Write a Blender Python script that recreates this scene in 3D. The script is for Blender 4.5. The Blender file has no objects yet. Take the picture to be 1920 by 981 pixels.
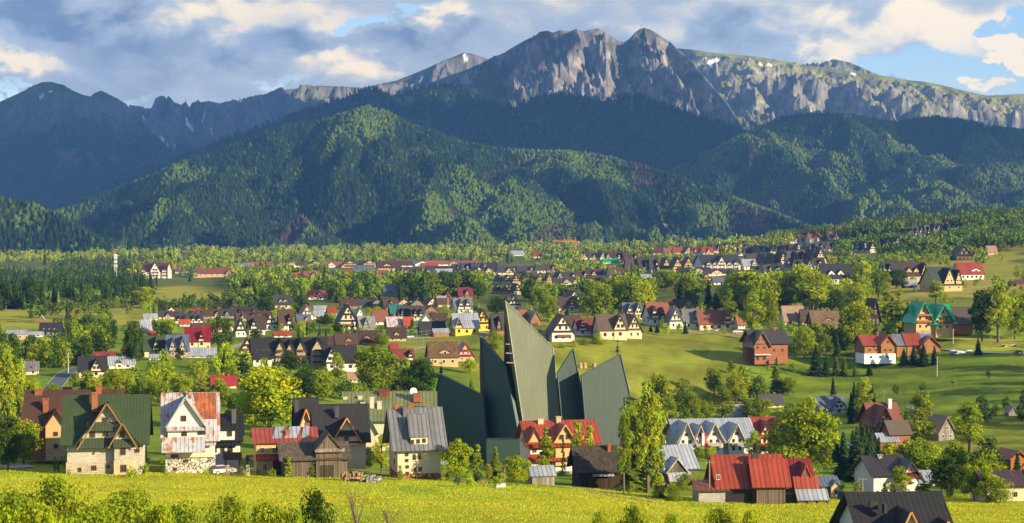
import bpy, math, random
import numpy as np
from mathutils import Vector, Matrix

# ------------------------------------------------------------------ camera, sky, sun, exposure
S = bpy.context.scene
COL = S.collection
F = 3600.0                      # focal length in photo pixels (1920 wide)
CZ = 60.0                       # camera height
PITCH = math.atan(90.5 / F)
cam_d = bpy.data.cameras.new('camera'); cam = bpy.data.objects.new('camera', cam_d); COL.objects.link(cam)
cam_d.sensor_width = 36.0; cam_d.lens = 36.0 * F / 1920.0
cam_d.clip_start = 1.0; cam_d.clip_end = 60000.0
cam.location = (0, 0, CZ); cam.rotation_euler = (math.radians(90) - PITCH, 0, 0)
S.camera = cam

SUN_EL, SUN_AZ = 18.5, 122.0     # azimuth clockwise from +Y (view direction)
sd = bpy.data.lights.new('sun', 'SUN'); sd.energy = 5.0; sd.angle = math.radians(0.55); sd.color = (1.0, 0.79, 0.47)
sun = bpy.data.objects.new('sun', sd); COL.objects.link(sun)
e, a = math.radians(SUN_EL), math.radians(SUN_AZ)
SUNV = Vector((math.sin(a) * math.cos(e), math.cos(a) * math.cos(e), math.sin(e)))
sun.rotation_euler = (-SUNV).to_track_quat('-Z', 'Y').to_euler(); sun.location = (300, -100, 400)

S.view_settings.view_transform = 'Standard'; S.view_settings.look = 'None'
S.view_settings.exposure = 1.25; S.view_settings.gamma = 1.0
S.view_settings.use_curve_mapping = False
S.cycles.max_bounces = 5; S.cycles.diffuse_bounces = 2; S.cycles.glossy_bounces = 2
S.cycles.transmission_bounces = 2; S.cycles.volume_bounces = 0; S.cycles.transparent_max_bounces = 6
S.cycles.use_denoising = True
S.cycles.caustics_reflective = False; S.cycles.caustics_refractive = False

class NT:
    """tiny helper for building node trees"""
    def __init__(s, nt): s.nt = nt
    def n(s, typ, **kw):
        nd = s.nt.nodes.new(typ)
        for k, v in kw.items():
            if k.startswith('i_'):
                key = k[2:]; key = int(key) if key.isdigit() else key.replace('_', ' ')
                s.put(nd.inputs[key], v)
            else: setattr(nd, k, v)
        return nd
    def put(s, sock, v):
        if isinstance(v, bpy.types.NodeSocket): s.nt.links.new(v, sock)
        else: sock.default_value = v
    def m(s, op, a, b=0.0, c=None, clamp=False):
        nd = s.nt.nodes.new('ShaderNodeMath'); nd.operation = op; nd.use_clamp = clamp
        s.put(nd.inputs[0], a); s.put(nd.inputs[1], b)
        if c is not None: s.put(nd.inputs[2], c)
        return nd.outputs[0]
    def mix(s, f, a, b, blend='MIX'):
        nd = s.nt.nodes.new('ShaderNodeMix'); nd.data_type = 'RGBA'; nd.blend_type = blend
        s.put(nd.inputs[0], f); s.put(nd.inputs[6], a); s.put(nd.inputs[7], b)
        return nd.outputs[2]
    def ss(s, x, lo, hi):
        nd = s.nt.nodes.new('ShaderNodeMapRange'); nd.interpolation_type = 'SMOOTHSTEP'
        s.put(nd.inputs[0], x); nd.inputs[1].default_value = lo; nd.inputs[2].default_value = hi
        return nd.outputs[0]
    def noise(s, vec, scale, detail=4, rough=0.55, dist=0.0):
        nd = s.n('ShaderNodeTexNoise'); s.put(nd.inputs['Vector'], vec)
        nd.inputs['Scale'].default_value = scale; nd.inputs['Detail'].default_value = detail
        nd.inputs['Roughness'].default_value = rough; nd.inputs['Distortion'].default_value = dist
        return nd.outputs['Fac']
def c4(c): return (c[0], c[1], c[2], 1.0)

W = bpy.data.worlds.new('World'); S.world = W; W.use_nodes = True
W.node_tree.nodes.clear()
T = NT(W.node_tree)
tc = T.n('ShaderNodeTexCoord')
sx = T.n('ShaderNodeSeparateXYZ'); T.put(sx.inputs[0], tc.outputs['Generated'])
yy = T.m('MAXIMUM', sx.outputs[1], 0.02)
AX = T.m('MULTIPLY', T.m('DIVIDE', sx.outputs[0], yy), 3.6)      # tangent coordinates of the sky towards the mountains
AY = T.m('MULTIPLY', T.m('DIVIDE', sx.outputs[2], yy), 3.6)      # 1 unit = 1000 photo pixels
fr = T.ss(sx.outputs[1], 0.05, 0.4)
cv = T.n('ShaderNodeCombineXYZ'); T.put(cv.inputs[0], AX); T.put(cv.inputs[1], T.m('MULTIPLY', AY, 1.7))
n1 = T.noise(cv.outputs[0], 5.5, 8, 0.55, 0.3)
n2 = T.noise(cv.outputs[0], 2.3, 5, 0.5, 0.2)
cv2 = T.n('ShaderNodeCombineXYZ'); T.put(cv2.inputs[0], AX); T.put(cv2.inputs[1], T.m('MULTIPLY', AY, 1.6)); cv2.inputs[2].default_value = 7.3
n3 = T.noise(cv2.outputs[0], 8.0, 8, 0.6, 0.4)
nx_ = T.m('MULTIPLY', T.m('SUBTRACT', n3, 0.5), 0.34)
ny_ = T.m('MULTIPLY', T.m('SUBTRACT', n1, 0.5), 0.22)
DX = T.m('ADD', AX, nx_); DY = T.m('ADD', AY, ny_)
def blob(px, py, rx, ry, amp):
    x0, y0 = (px - 960) / 1000.0, (400 - py) / 1000.0
    u = T.m('DIVIDE', T.m('SUBTRACT', DX, x0), rx / 1000.0); v = T.m('DIVIDE', T.m('SUBTRACT', DY, y0), ry / 1000.0)
    d2 = T.m('ADD', T.m('MULTIPLY', u, u), T.m('MULTIPLY', v, v))
    return T.m('MULTIPLY', T.m('DIVIDE', 1.0, T.m('ADD', 1.0, T.m('MULTIPLY', d2, d2))), amp)
def blobs(lst):
    acc = None
    for b in lst:
        o = blob(*b); acc = o if acc is None else T.m('ADD', acc, o)
    return acc
# where the cloud deck opens to blue
HOLES = [(520, 150, 70, 10, .4), (885, 15, 60, 8, .3), (1800, 140, 140, 55, 1.0), (1600, 150, 90, 26, .8), (1905, 60, 34, 40, .9), (675, 28, 34, 14, .9), (760, 15, 30, 18, .5), (1400, 120, 110, 14, .35), (300, 190, 160, 14, .35), (30, 178, 60, 12, .5)]
PUFFS = [(1890, 95, 55, 12, 1.0), (1910, 122, 28, 18, 1.2), (1840, 160, 26, 12, .8)]
hole = T.m('SUBTRACT', blobs(HOLES), blobs(PUFFS))
hole = T.m('ADD', hole, T.m('MULTIPLY', T.m('SUBTRACT', n1, 0.5), 0.9))
cover = T.m('SUBTRACT', 1.0, T.ss(hole, 0.22, 0.60))
BRIGHT = [(30, 125, 95, 28, 1.1), (470, 35, 170, 34, .95), (250, 40, 120, 24, .3), (640, 25, 70, 40, .5), (690, 100, 60, 36, .95), (640, 130, 60, 24, .6), (825, 25, 50, 26, 1.0), (520, 135, 90, 26, .35),
          (1600, 60, 190, 34, .8), (1790, 45, 120, 32, .85), (1560, 105, 60, 16, .8), (1150, 25, 200, 26, .3), (1890, 95, 60, 16, 1.0), (1910, 122, 30, 22, 1.2), (1840, 160, 30, 14, .9), (1300, 30, 140, 26, .3)]
DARK = [(100, 25, 170, 38, .9), (600, 70, 90, 34, .85), (735, 70, 60, 30, .75), (850, 60, 60, 20, .4), (300, 105, 200, 30, .5), (1100, 60, 250, 30, .25), (1450, 60, 150, 18, .45), (200, 160, 160, 20, .2)]
lum = T.m('ADD', T.m('SUBTRACT', blobs(BRIGHT), blobs(DARK)), T.m('MULTIPLY', T.m('SUBTRACT', n3, 0.5), 1.5))
lum = T.m('ADD', lum, T.m('MULTIPLY', T.m('SUBTRACT', n2, 0.5), 0.8))
f1 = T.ss(lum, -0.9, 0.15); f2 = T.ss(lum, 0.0, 1.05)
ccol = T.mix(f1, (1.25, 1.65, 2.3, 1), (3.3, 3.75, 4.15, 1))
ccol = T.mix(f2, ccol, (8.6, 7.0, 4.5, 1))
sky = T.n('ShaderNodeTexSky', sky_type='NISHITA', sun_disc=False)
sky.sun_elevation = math.radians(SUN_EL); sky.sun_rotation = math.radians(SUN_AZ)
sky.air_density = 1.0; sky.dust_density = 0.6; sky.ozone_density = 1.5; sky.altitude = 900
lp_cover = T.m('ADD', T.m('MULTIPLY', cover, fr), T.m('MULTIPLY', T.m('SUBTRACT', 1.0, fr), 0.35))
skyc = T.mix(1.0, sky.outputs[0], (0.95, 1.02, 1.15, 1), 'MULTIPLY')
colr = T.mix(lp_cover, skyc, ccol)
bg = T.n('ShaderNodeBackground'); T.put(bg.inputs[0], colr); bg.inputs[1].default_value = 0.076
wo = T.n('ShaderNodeOutputWorld'); T.put(wo.inputs[0], bg.outputs[0])
W.cycles.sampling_method = 'MANUAL'; W.cycles.sample_map_resolution = 512

# ------------------------------------------------------------------ pixel <-> world
CP, SP = math.cos(PITCH), math.sin(PITCH)
def ray(px, py):
    u, v = (px - 960) / F, (490.5 - py) / F
    return np.array([u, CP + v * SP, -SP + v * CP])
def at(px, py, D):
    d = ray(px, py); return d * (D / d[1]) + np.array([0, 0, CZ])
def proj(p):
    x, y, z = p[0], p[1], p[2] - CZ
    fw = y * CP - z * SP; up = y * SP + z * CP
    return 960 + F * x / fw, 490.5 - F * up / fw

# ------------------------------------------------------------------ noise
def _hash(ix, iy, seed):
    h = (ix.astype(np.int64) * 374761393 + iy.astype(np.int64) * 668265263 + seed * 1442695041) & 0xffffffff
    h = ((h ^ (h >> 13)) * 1274126177) & 0xffffffff
    h = h ^ (h >> 16)
    return h.astype(np.float64) / 4294967295.0
def vnoise(x, y, seed=0):
    ix, iy = np.floor(x), np.floor(y); fx, fy = x - ix, y - iy
    g = []
    for ox in (0, 1):
        for oy in (0, 1):
            an = _hash(ix + ox, iy + oy, seed) * 2 * math.pi
            g.append(np.cos(an) * (fx - ox) + np.sin(an) * (fy - oy))
    sx = fx * fx * fx * (fx * (fx * 6 - 15) + 10); sy = fy * fy * fy * (fy * (fy * 6 - 15) + 10)
    a = g[0] * (1 - sy) + g[1] * sy; b = g[2] * (1 - sy) + g[3] * sy
    return (a * (1 - sx) + b * sx) * 1.5
def fbm(x, y, octv=5, seed=0, gain=0.5):
    s = 0; a = 1; t = 0
    for k in range(octv):
        s = s + a * vnoise(x * 2 ** k, y * 2 ** k, seed + k * 17); t += a; a *= gain
    return s / t
def ridged(x, y, octv=5, seed=0, gain=0.5):
    s = 0; a = 1; t = 0
    for k in range(octv):
        s = s + a * (1 - np.abs(vnoise(x * 2 ** k, y * 2 ** k, seed + k * 17)) * 1.8); t += a; a *= gain
    return s / t
def sstep(x, lo, hi):
    t = np.clip((x - lo) / (hi - lo), 0, 1); return t * t * (3 - 2 * t)

# ------------------------------------------------------------------ object helpers
def link(o): COL.objects.link(o); return o
def tag(o, label=None, cat=None, group=None, kind=None):
    if label: o['label'] = label
    if cat: o['category'] = cat
    if group: o['group'] = group
    if kind: o['kind'] = kind
    return o
def empty(name, loc, rz=0.0, label=None, cat=None, group=None):
    o = bpy.data.objects.new(name, None); link(o); o.location = loc; o.rotation_euler = (0, 0, rz)
    o.empty_display_size = 2
    return tag(o, label, cat, group)
def np_mesh(name, verts, faces, mats=(), midx=None, smooth=False, cols=None, uv=True):
    """verts (n,3) array, faces (m,k) array of equal-size faces"""
    me = bpy.data.meshes.new(name)
    verts = np.asarray(verts, dtype=np.float32); faces = np.asarray(faces, dtype=np.int32)
    m, k = faces.shape
    me.vertices.add(len(verts)); me.vertices.foreach_set('co', verts.ravel())
    me.loops.add(m * k); me.loops.foreach_set('vertex_index', faces.ravel())
    me.polygons.add(m); me.polygons.foreach_set('loop_start', np.arange(0, m * k, k, dtype=np.int32))
    for mt in mats: me.materials.append(mt)
    if midx is not None: me.polygons.foreach_set('material_index', np.asarray(midx, dtype=np.int32))
    if smooth: me.polygons.foreach_set('use_smooth', np.ones(m, dtype=bool))
    if cols is not None:
        at_ = me.color_attributes.new('Col', 'FLOAT_COLOR', 'POINT')
        c = np.ones((len(verts), 4), dtype=np.float32); c[:, :3] = cols
        at_.data.foreach_set('color', c.ravel())
    me.update(calc_edges=True)
    return me
def grid_mesh(name, X, Y, Z, mat, cols=None):
    r, c = X.shape
    idx = np.arange(r * c).reshape(r, c)
    f = np.stack([idx[:-1, :-1], idx[:-1, 1:], idx[1:, 1:], idx[1:, :-1]], -1).reshape(-1, 4)
    v = np.stack([X, Y, Z], -1).reshape(-1, 3)
    me = np_mesh(name, v, f, [mat], smooth=True, cols=None if cols is None else cols.reshape(-1, 3))
    return link(bpy.data.objects.new(name, me))

# ------------------------------------------------------------------ terrain of the valley
CPTS = [(0, 981, 215), (480, 981, 218), (960, 981, 222), (1400, 981, 228), (1920, 981, 235), (-500, 981, 215), (2400, 981, 240),
 (40, 884, 328), (300, 889, 330), (600, 895, 330), (900, 908, 331), (1150, 922, 333), (1400, 941, 335), (1480, 941, 335), (1320, 938, 335), (1560, 939, 336), (1750, 930, 330), (1920, 938, 320), (2400, 938, 330),
 (300, 930, 268), (960, 940, 272), (1500, 958, 275),
 (980, 876, 440), (800, 872, 420), (500, 840, 420), (200, 830, 420), (1200, 880, 430), (1380, 855, 570), (1300, 770, 690), (1300, 700, 745), (1300, 640, 800), (1100, 700, 700), (1150, 642, 775),
 (1540, 790, 650), (1555, 720, 745), (1650, 678, 758), (1450, 676, 757), (1850, 668, 740), (1850, 760, 640), (1850, 800, 600), (1760, 632, 800), (1750, 600, 900),
 (1690, 840, 540), (1900, 872, 490), (1700, 870, 500), (1760, 905, 430), (1550, 895, 460), (1900, 905, 400),
 (210, 700, 620), (330, 670, 690), (150, 590, 1000), (350, 560, 1220), (250, 600, 930), (400, 695, 630), (600, 695, 645), (840, 682, 690), (850, 640, 780), (600, 610, 920), (700, 560, 1250), (1000, 560, 1250), (1000, 500, 2200), (500, 500, 2200),
 (500, 478, 3400), (1000, 463, 3600), (1300, 458, 3500), (1400, 462, 2600), (1400, 515, 1550), (1550, 445, 2500), (1560, 492, 1700), (1750, 545, 1100), (1900, 505, 1350), (1900, 440, 1800), (1800, 412, 2400), (1700, 425, 2600), (1600, 440, 3400), (1900, 412, 3400),
 (100, 505, 2300), (230, 486, 2900), (0, 510, 2300), (-600, 520, 2300), (-600, 700, 620), (2500, 400, 2300), (2500, 560, 1000), (2500, 700, 700), (-600, 885, 330), (-800, 485, 3600), (2500, 420, 3800)]
P = np.array([at(*c) for c in CPTS])
P = np.vstack([P, [[-400, 0, 34], [400, 0, 34], [0, 0, 33], [0, 110, 29], [-150, 110, 29], [150, 110, 29]]])
def warp(x, y):            # log-depth coordinates so that near and far points weigh alike
    yy = np.maximum(y, -60) + 260.0
    return x / yy * 1.5, np.log(yy)
px_, py_ = warp(P[:, 0], P[:, 1])
C = np.stack([px_, py_], 1)
def phi(r2): return 0.5 * r2 * np.log(r2 + 1e-12)
A = phi(((C[:, None] - C[None]) ** 2).sum(-1)) + np.eye(len(C)) * 0.002
Q = np.hstack([np.ones((len(C), 1)), C])
M = np.block([[A, Q], [Q.T, np.zeros((3, 3))]])
w_ = np.linalg.solve(M, np.concatenate([P[:, 2], np.zeros(3)]))
def ground(x, y):
    x = np.asarray(x, dtype=float); y = np.asarray(y, dtype=float); sh = x.shape
    u, v = warp(x.ravel(), y.ravel())
    out = np.empty(u.size)
    for s in range(0, u.size, 40000):
        q = np.stack([u[s:s + 40000], v[s:s + 40000]], 1)
        out[s:s + 40000] = phi(((q[:, None] - C[None]) ** 2).sum(-1)) @ w_[:-3] + w_[-3] + q @ w_[-2:]
    out = out.reshape(sh)
    out = np.clip(out, -45, 120)
    far = sstep(y, 3900, 4800); out = out * (1 - far) + (-20) * far
    na = 0.35 + 0.65 * sstep(y, 380, 480)
    out = out + na * fbm(x / 22.0, y / 22.0, 3, 5) * 0.5 * sstep(y, 60, 300) + na * fbm(x / 90.0, y / 90.0, 2, 9) * 1.2 * sstep(y, 100, 400)
    return out
# raycast table: march in depth
_DS = np.geomspace(120, 4200, 700)
def hit(px, py):
    d = ray(px, py); t = _DS / d[1]
    x, y, z = d[0] * t, d[1] * t, d[2] * t + CZ
    g = ground(x, y); below = np.nonzero(z <= g)[0]
    if len(below) == 0: return None
    k = below[0]
    if k == 0: D = _DS[0]
    else:
        a0, a1 = z[k - 1] - g[k - 1], z[k] - g[k]
        D = _DS[k - 1] + (_DS[k] - _DS[k - 1]) * a0 / (a0 - a1)
    p = d * (D / d[1]); return np.array([p[0], p[1], float(ground(np.array([p[0]]), np.array([p[1]]))[0])])

# ------------------------------------------------------------------ materials of the land
def principled(name, rough=0.8, spec=0.3):
    m = bpy.data.materials.new(name); m.use_nodes = True
    nt = m.node_tree; b = nt.nodes['Principled BSDF']
    b.inputs['Roughness'].default_value = rough; b.inputs['Specular IOR Level'].default_value = spec
    return m, NT(nt), b
def add_bump(t, b, h, strength, dist):
    bp = t.n('ShaderNodeBump'); bp.inputs['Strength'].default_value = strength; bp.inputs['Distance'].default_value = dist
    t.put(bp.inputs['Height'], h); t.put(b.inputs['Normal'], bp.outputs[0])

def land_mat(name, s1, s2, amt, bump, bdist, tint=None, rough=0.95):
    m, t, b = principled(name, rough, 0.1)
    ca = t.n('ShaderNodeVertexColor'); ca.layer_name = 'Col'
    tc = t.n('ShaderNodeTexCoord')
    n1 = t.noise(tc.outputs['Object'], s1, 6, 0.65); n2 = t.noise(tc.outputs['Object'], s2, 5, 0.6)
    k = t.m('MULTIPLY', t.m('ADD', 1 - amt, t.m('MULTIPLY', n1, amt * 2)), t.m('ADD', 0.6, t.m('MULTIPLY', n2, 0.8)))
    cc = t.n('ShaderNodeCombineXYZ'); [t.put(cc.inputs[i], k) for i in range(3)]
    t.put(b.inputs['Base Color'], t.mix(1.0, ca.outputs[0], cc.outputs[0], 'MULTIPLY'))
    add_bump(t, b, n1, bump, bdist)
    return m
M_mtn = land_mat('mountain_ground', 0.02, 0.004, 0.55, 0.9, 14.0)
M_hill = land_mat('forest_floor', 0.05, 0.01, 0.45, 0.8, 6.0)

# ------------------------------------------------------------------ valley ground
def ground_mat():
    m, t, b = principled('meadow_grass', 0.95, 0.05)
    ca = t.n('ShaderNodeVertexColor'); ca.layer_name = 'Col'
    tc = t.n('ShaderNodeTexCoord'); O = tc.outputs['Object']
    mp = t.n('ShaderNodeMapping'); t.put(mp.inputs[0], O); mp.inputs['Scale'].default_value = (0.35, 1.0, 1.0); mp.inputs['Rotation'].default_value = (0, 0, 0.2)
    n1 = t.noise(O, 1.3, 8, 0.75); n2 = t.noise(mp.outputs[0], 0.12, 6, 0.65, 0.5); n3 = t.noise(O, 0.035, 4, 0.6)
    k = t.m('MULTIPLY', t.m('ADD', 0.7, t.m('MULTIPLY', n1, 0.6)), t.m('ADD', 0.55, t.m('MULTIPLY', n2, 0.9)))
    cc = t.n('ShaderNodeCombineXYZ'); [t.put(cc.inputs[i], k) for i in range(3)]
    c = t.mix(1.0, ca.outputs[0], cc.outputs[0], 'MULTIPLY')
    c = t.mix(t.m('MULTIPLY', t.ss(n3, 0.45, 0.65), 0.45), c, t.mix(1.0, c, (0.55, 0.85, 0.7, 1), 'MULTIPLY'))
    t.put(b.inputs['Base Color'], c)
    add_bump(t, b, t.m('ADD', t.m('MULTIPLY', n1, 0.6), n2), 0.55, 0.7)
    return m
M_ground = ground_mat()
ys = np.concatenate([np.linspace(-150, 180, 30)[:-1], np.geomspace(180, 5000, 560)])
ss_ = np.concatenate([np.linspace(-2.6, -1.02, 40), np.linspace(-1, 1, 560), np.linspace(1.02, 2.6, 40)])
YG, SG = np.meshgrid(ys, ss_, indexing='ij'); XG = SG * (90 + 0.285 * np.maximum(YG, 0))
ZG = ground(XG, YG)
pxg, pyg = proj((XG, np.maximum(YG, 5), ZG))
GREEN = np.array([0.14, 0.205, 0.02]); YEL = np.array([0.37, 0.37, 0.02]); SOFT = np.array([0.17, 0.21, 0.03]); WOODF = np.array([0.03, 0.05, 0.015])
nz = fbm(XG / 40, YG / 90, 4, 31)[..., None]; nf = fbm(XG / 9, YG / 30, 4, 77)[..., None]
gc = np.ones(XG.shape + (3,)) * SOFT
near = (1 - sstep(YG, 330, 350))[..., None]
gc = gc * (1 - near) + near * (YEL * (1 + 0.35 * nf) + np.clip(nz - 0.1, 0, 1) * np.array([-0.35, -0.1, 0.0]))
lowgreen = ((1 - sstep(YG, 205, 255)) * 0.55)[..., None]; gc = gc * (1 - lowgreen) + lowgreen * np.array([0.16, 0.22, 0.02])
# village floor is greener; the far plain is straw coloured; the right valley is deep green
vil = (sstep(YG, 345, 370) * (1 - sstep(YG, 850, 1000)))[..., None]
gc = gc * (1 - vil) + vil * (GREEN * (1 + 0.5 * nz) + np.clip(nf, 0, 1) * np.array([.09, .08, .0]))
fld = (sstep(pxg + 80 * fbm(XG / 60, YG / 60, 3, 19), 840, 900) * (1 - sstep(pxg + 80 * fbm(XG / 60, YG / 60, 3, 19), 1380, 1450)) * sstep(YG, 630, 690) * (1 - sstep(YG, 950, 1000)))[..., None]
stripe = (0.5 + 0.5 * np.sin((YG - 0.22 * XG) / 9.0 + 3 * nf[..., 0]))[..., None]
gc = gc * (1 - fld) + fld * (np.array([0.20, 0.215, 0.026]) * (0.72 + 0.45 * stripe))
far_ = sstep(YG, 900, 1100)[..., None]
gc = gc * (1 - far_) + far_ * (np.array([0.12, 0.14, 0.03]) * (1 + 0.3 * nz))
def region(x0, x1, y0, y1, col, soft=14):
    global gc
    qx = pxg + 55 * fbm(XG / 60, YG / 60, 4, 15); qy = pyg + 9 * fbm(XG / 50, YG / 70, 4, 16)
    k = sstep(qx, x0 - soft, x0 + soft) * (1 - sstep(qx, x1 - soft, x1 + soft)) * sstep(qy, y0 - 3, y0 + 3) * (1 - sstep(qy, y1 - 3, y1 + 3)) * (YG > 300)
    gc = gc * (1 - k[..., None]) + k[..., None] * np.array(col)
STRAW = (0.30, 0.28, 0.04)
region(-50, 300, 578, 612, STRAW); region(285, 430, 538, 566, STRAW); region(1470, 1920, 455, 560, (0.30, 0.27, 0.045)); region(1640, 1760, 500, 520, STRAW)
region(5, 90, 503, 518, (0.24, 0.2, 0.13)); region(1780, 1930, 632, 660, (0.27, 0.28, 0.03), 40); region(1640, 1790, 684, 692, (0.24, 0.26, 0.03), 60); region(760, 880, 628, 660, (0.22, 0.22, 0.04))
region(1700, 1930, 770, 860, (0.17, 0.2, 0.02), 30); region(1440, 1930, 672, 760, (0.14, 0.195, 0.018), 20)
gc = gc * (1 + .24 * np.sin((YG + .5 * XG) / 5.0 + 4 * nf[..., 0]) * vil[..., 0] * (pxg > 1400))[..., None]
o = grid_mesh('ground', XG, YG, ZG, M_ground, gc); o['kind'] = 'structure'

# ------------------------------------------------------------------ mountains
def seg_height(X, Y, lines, extra=None):
    H = np.full(X.shape, -1e4)
    for L in lines:
        pts = np.array([at(*p) for p in L['pts']]); s = L.get('s', 0.6); q = L.get('q', 0.0)
        for i in range(len(pts) - 1):
            a0, b0 = pts[i], pts[i + 1]; dx, dy = b0[0] - a0[0], b0[1] - a0[1]
            t = np.clip(((X - a0[0]) * dx + (Y - a0[1]) * dy) / (dx * dx + dy * dy + 1e-9), 0, 1)
            ex, ey = X - a0[0] - t * dx, Y - a0[1] - t * dy
            d = np.sqrt(ex * ex + ey * ey)
            # cliffs: steeper first d0 metres, gentler afterwards; q rounds the crest
            d0 = L.get('d0', 0.0); s0 = L.get('s0', s)
            drop = s0 * np.minimum(d, d0) + s * np.maximum(d - d0, 0)
            if q: drop = np.where(d < q, drop * d / q, drop - 0.0)
            h = a0[2] + t * (b0[2] - a0[2]) - drop
            H = np.maximum(H, h)
    return H
def mountain(name, lines, px0, px1, D0, D1, nc, nr, amp, colour, mat, fx=1 / 420.0, fy=1 / 1100.0, seed=1, floor=-60, rid=True, keep=60.0, namp=10, drift=0.0, nsky=1, jag=3.0):
    d = np.linspace(D0, D1, nr); u = np.linspace((px0 - 960) / F, (px1 - 960) / F, nc)
    Y, U = np.meshgrid(d, u, indexing='ij'); X = U * Y
    wx = X + 60 * fbm(X / 500, Y / 500, 3, seed + 3) ; wy = Y + 60 * fbm(X / 500, Y / 500, 3, seed + 4)
    # distance below the crest decides how much the flanks are carved
    crest = seg_dist(X, Y, lines[:1]); k = sstep(crest, 0, keep * 4)
    wk = sstep(crest, 20, 350)
    aw = 170 if rid else 60
    WX = X + wk * (aw * fbm(X / 420, Y / 420, 4, seed + 31) + 26 * fbm(X / 90, Y / 90, 3, seed + 33)); WY = Y + wk * (aw * fbm(X / 420, Y / 420, 4, seed + 32))
    H1 = seg_height(X + 0.5 * (WX - X), Y + 0.5 * (WY - Y), lines[:1])
    if len(lines) > 1:
        H2 = seg_height(WX, WY, lines[1:]) + wk * 30 * fbm(X / 200, Y / 200, 3, seed + 41) - 8 * wk
        sc = 20.0 * sstep(crest, 10, 250) + 0.5
        mx = np.maximum(H1, H2); H = mx + sc * np.log(np.exp(np.maximum(H1 - mx, -300) / sc) + np.exp(np.maximum(H2 - mx, -300) / sc)) * 1.0
    else: H = H1
    g = (ridged((wx + drift * wy) * fx, wy * fy, 5, seed) - 0.62) if rid else fbm(wx * fx, wy * fy, 5, seed)
    Hn = H + k * amp * g + namp * fbm(X / 60, Y / 60, 4, seed + 9) * sstep(crest, 0, 120) 
    Hn = np.maximum(Hn, floor - 40)
    # no spike of the carving stands above the crest line that the range really has
    lim = np.full(nc, 1e4)
    for L in lines[:nsky]:
        pp = np.array(L['pts'])[:, :2]; yy_ = np.interp(960 + F * u, pp[:, 0], pp[:, 1], left=1e4, right=1e4); lim = np.minimum(lim, yy_)
    lim = np.where(lim > 5e3, 700, lim) + jag * fbm(960 / 6 + F * u / 7.0, u * 0 + seed, 3, seed)
    rr = np.array([(lambda d_: d_[2] / d_[1])(ray(960, v)) for v in lim])
    Hn = np.minimum(Hn, np.where(rr < -0.05, 1e4, CZ + rr)[None, :] * 0 + np.where((rr < -0.05)[None, :], 1e4, CZ + rr[None, :] * Y))
    gy, gx = np.gradient(Hn); dxs = np.gradient(X, axis=1); dys = np.gradient(Y, axis=0)
    slope = np.sqrt((gx / dxs) ** 2 + (gy / dys) ** 2)
    ppx, ppy = proj((X, Y, Hn))
    cols = colour(X, Y, Hn, slope, ppx, ppy)
    o = grid_mesh(name, X, Y, Hn, mat, cols); o['kind'] = 'structure'
    return X, Y, Hn, cols, ppx, ppy
def seg_dist(X, Y, lines):
    Dm = np.full(X.shape, 1e9)
    for L in lines:
        pts = np.array([at(*p) for p in L['pts']])
        for i in range(len(pts) - 1):
            a0, b0 = pts[i], pts[i + 1]; dx, dy = b0[0] - a0[0], b0[1] - a0[1]
            t = np.clip(((X - a0[0]) * dx + (Y - a0[1]) * dy) / (dx * dx + dy * dy + 1e-9), 0, 1)
            Dm = np.minimum(Dm, np.hypot(X - a0[0] - t * dx, Y - a0[1] - t * dy))
    return Dm
def lerp(a, b, k): return a * (1 - k[..., None]) + np.asarray(b) * k[..., None]
CONI = np.array([0.020, 0.042, 0.016]); DECI = np.array([0.075, 0.125, 0.018]); DEAD = np.array([0.085, 0.055, 0.045])
ROCK = np.array([0.19, 0.185, 0.195]); ALP = np.array([0.13, 0.15, 0.045]); SNOW = np.array([0.8, 0.82, 0.86])

def col_forest(X, Y, H, sl, ppx, ppy):
    c = np.ones(X.shape + (3,)) * CONI
    n = fbm(X / 260, Y / 500, 4, 51); c = lerp(c, DECI, sstep(n + .16 * (1 - sstep(H, 20, 180)) * (ppx > 780), 0.0, 0.2) * 0.8)  # low right slopes turned lighter green to look sunlit
    n = fbm(X / 200, Y / 300, 4, 61); c = lerp(c, DEAD, sstep(n + .1 * sstep(ppx, 1150, 1300), 0.22, 0.38) * 0.75)
    return c
def col_forest_lit(X, Y, H, sl, ppx, ppy):  # brighter, yellower greens put sunlight into the forest colour
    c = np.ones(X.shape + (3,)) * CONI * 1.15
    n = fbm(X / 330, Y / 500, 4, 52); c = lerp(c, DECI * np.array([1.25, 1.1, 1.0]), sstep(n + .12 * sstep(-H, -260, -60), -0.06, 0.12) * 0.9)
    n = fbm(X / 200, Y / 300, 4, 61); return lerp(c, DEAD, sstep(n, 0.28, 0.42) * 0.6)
def snow_strokes(c, ppx, ppy, strokes):
    for (x0, y0, x1, y1, w) in strokes:
        dx, dy = x1 - x0, y1 - y0; t = np.clip(((ppx - x0) * dx + (ppy - y0) * dy) / (dx * dx + dy * dy + 1e-6), 0, 1)
        d = np.hypot(ppx - x0 - t * dx, ppy - y0 - t * dy) + 1.5 * vnoise(ppx / 4, ppy / 4, 3)
        c = lerp(c, SNOW, 1 - sstep(d, w * 0.6, w * 1.3))
    return c
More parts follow.
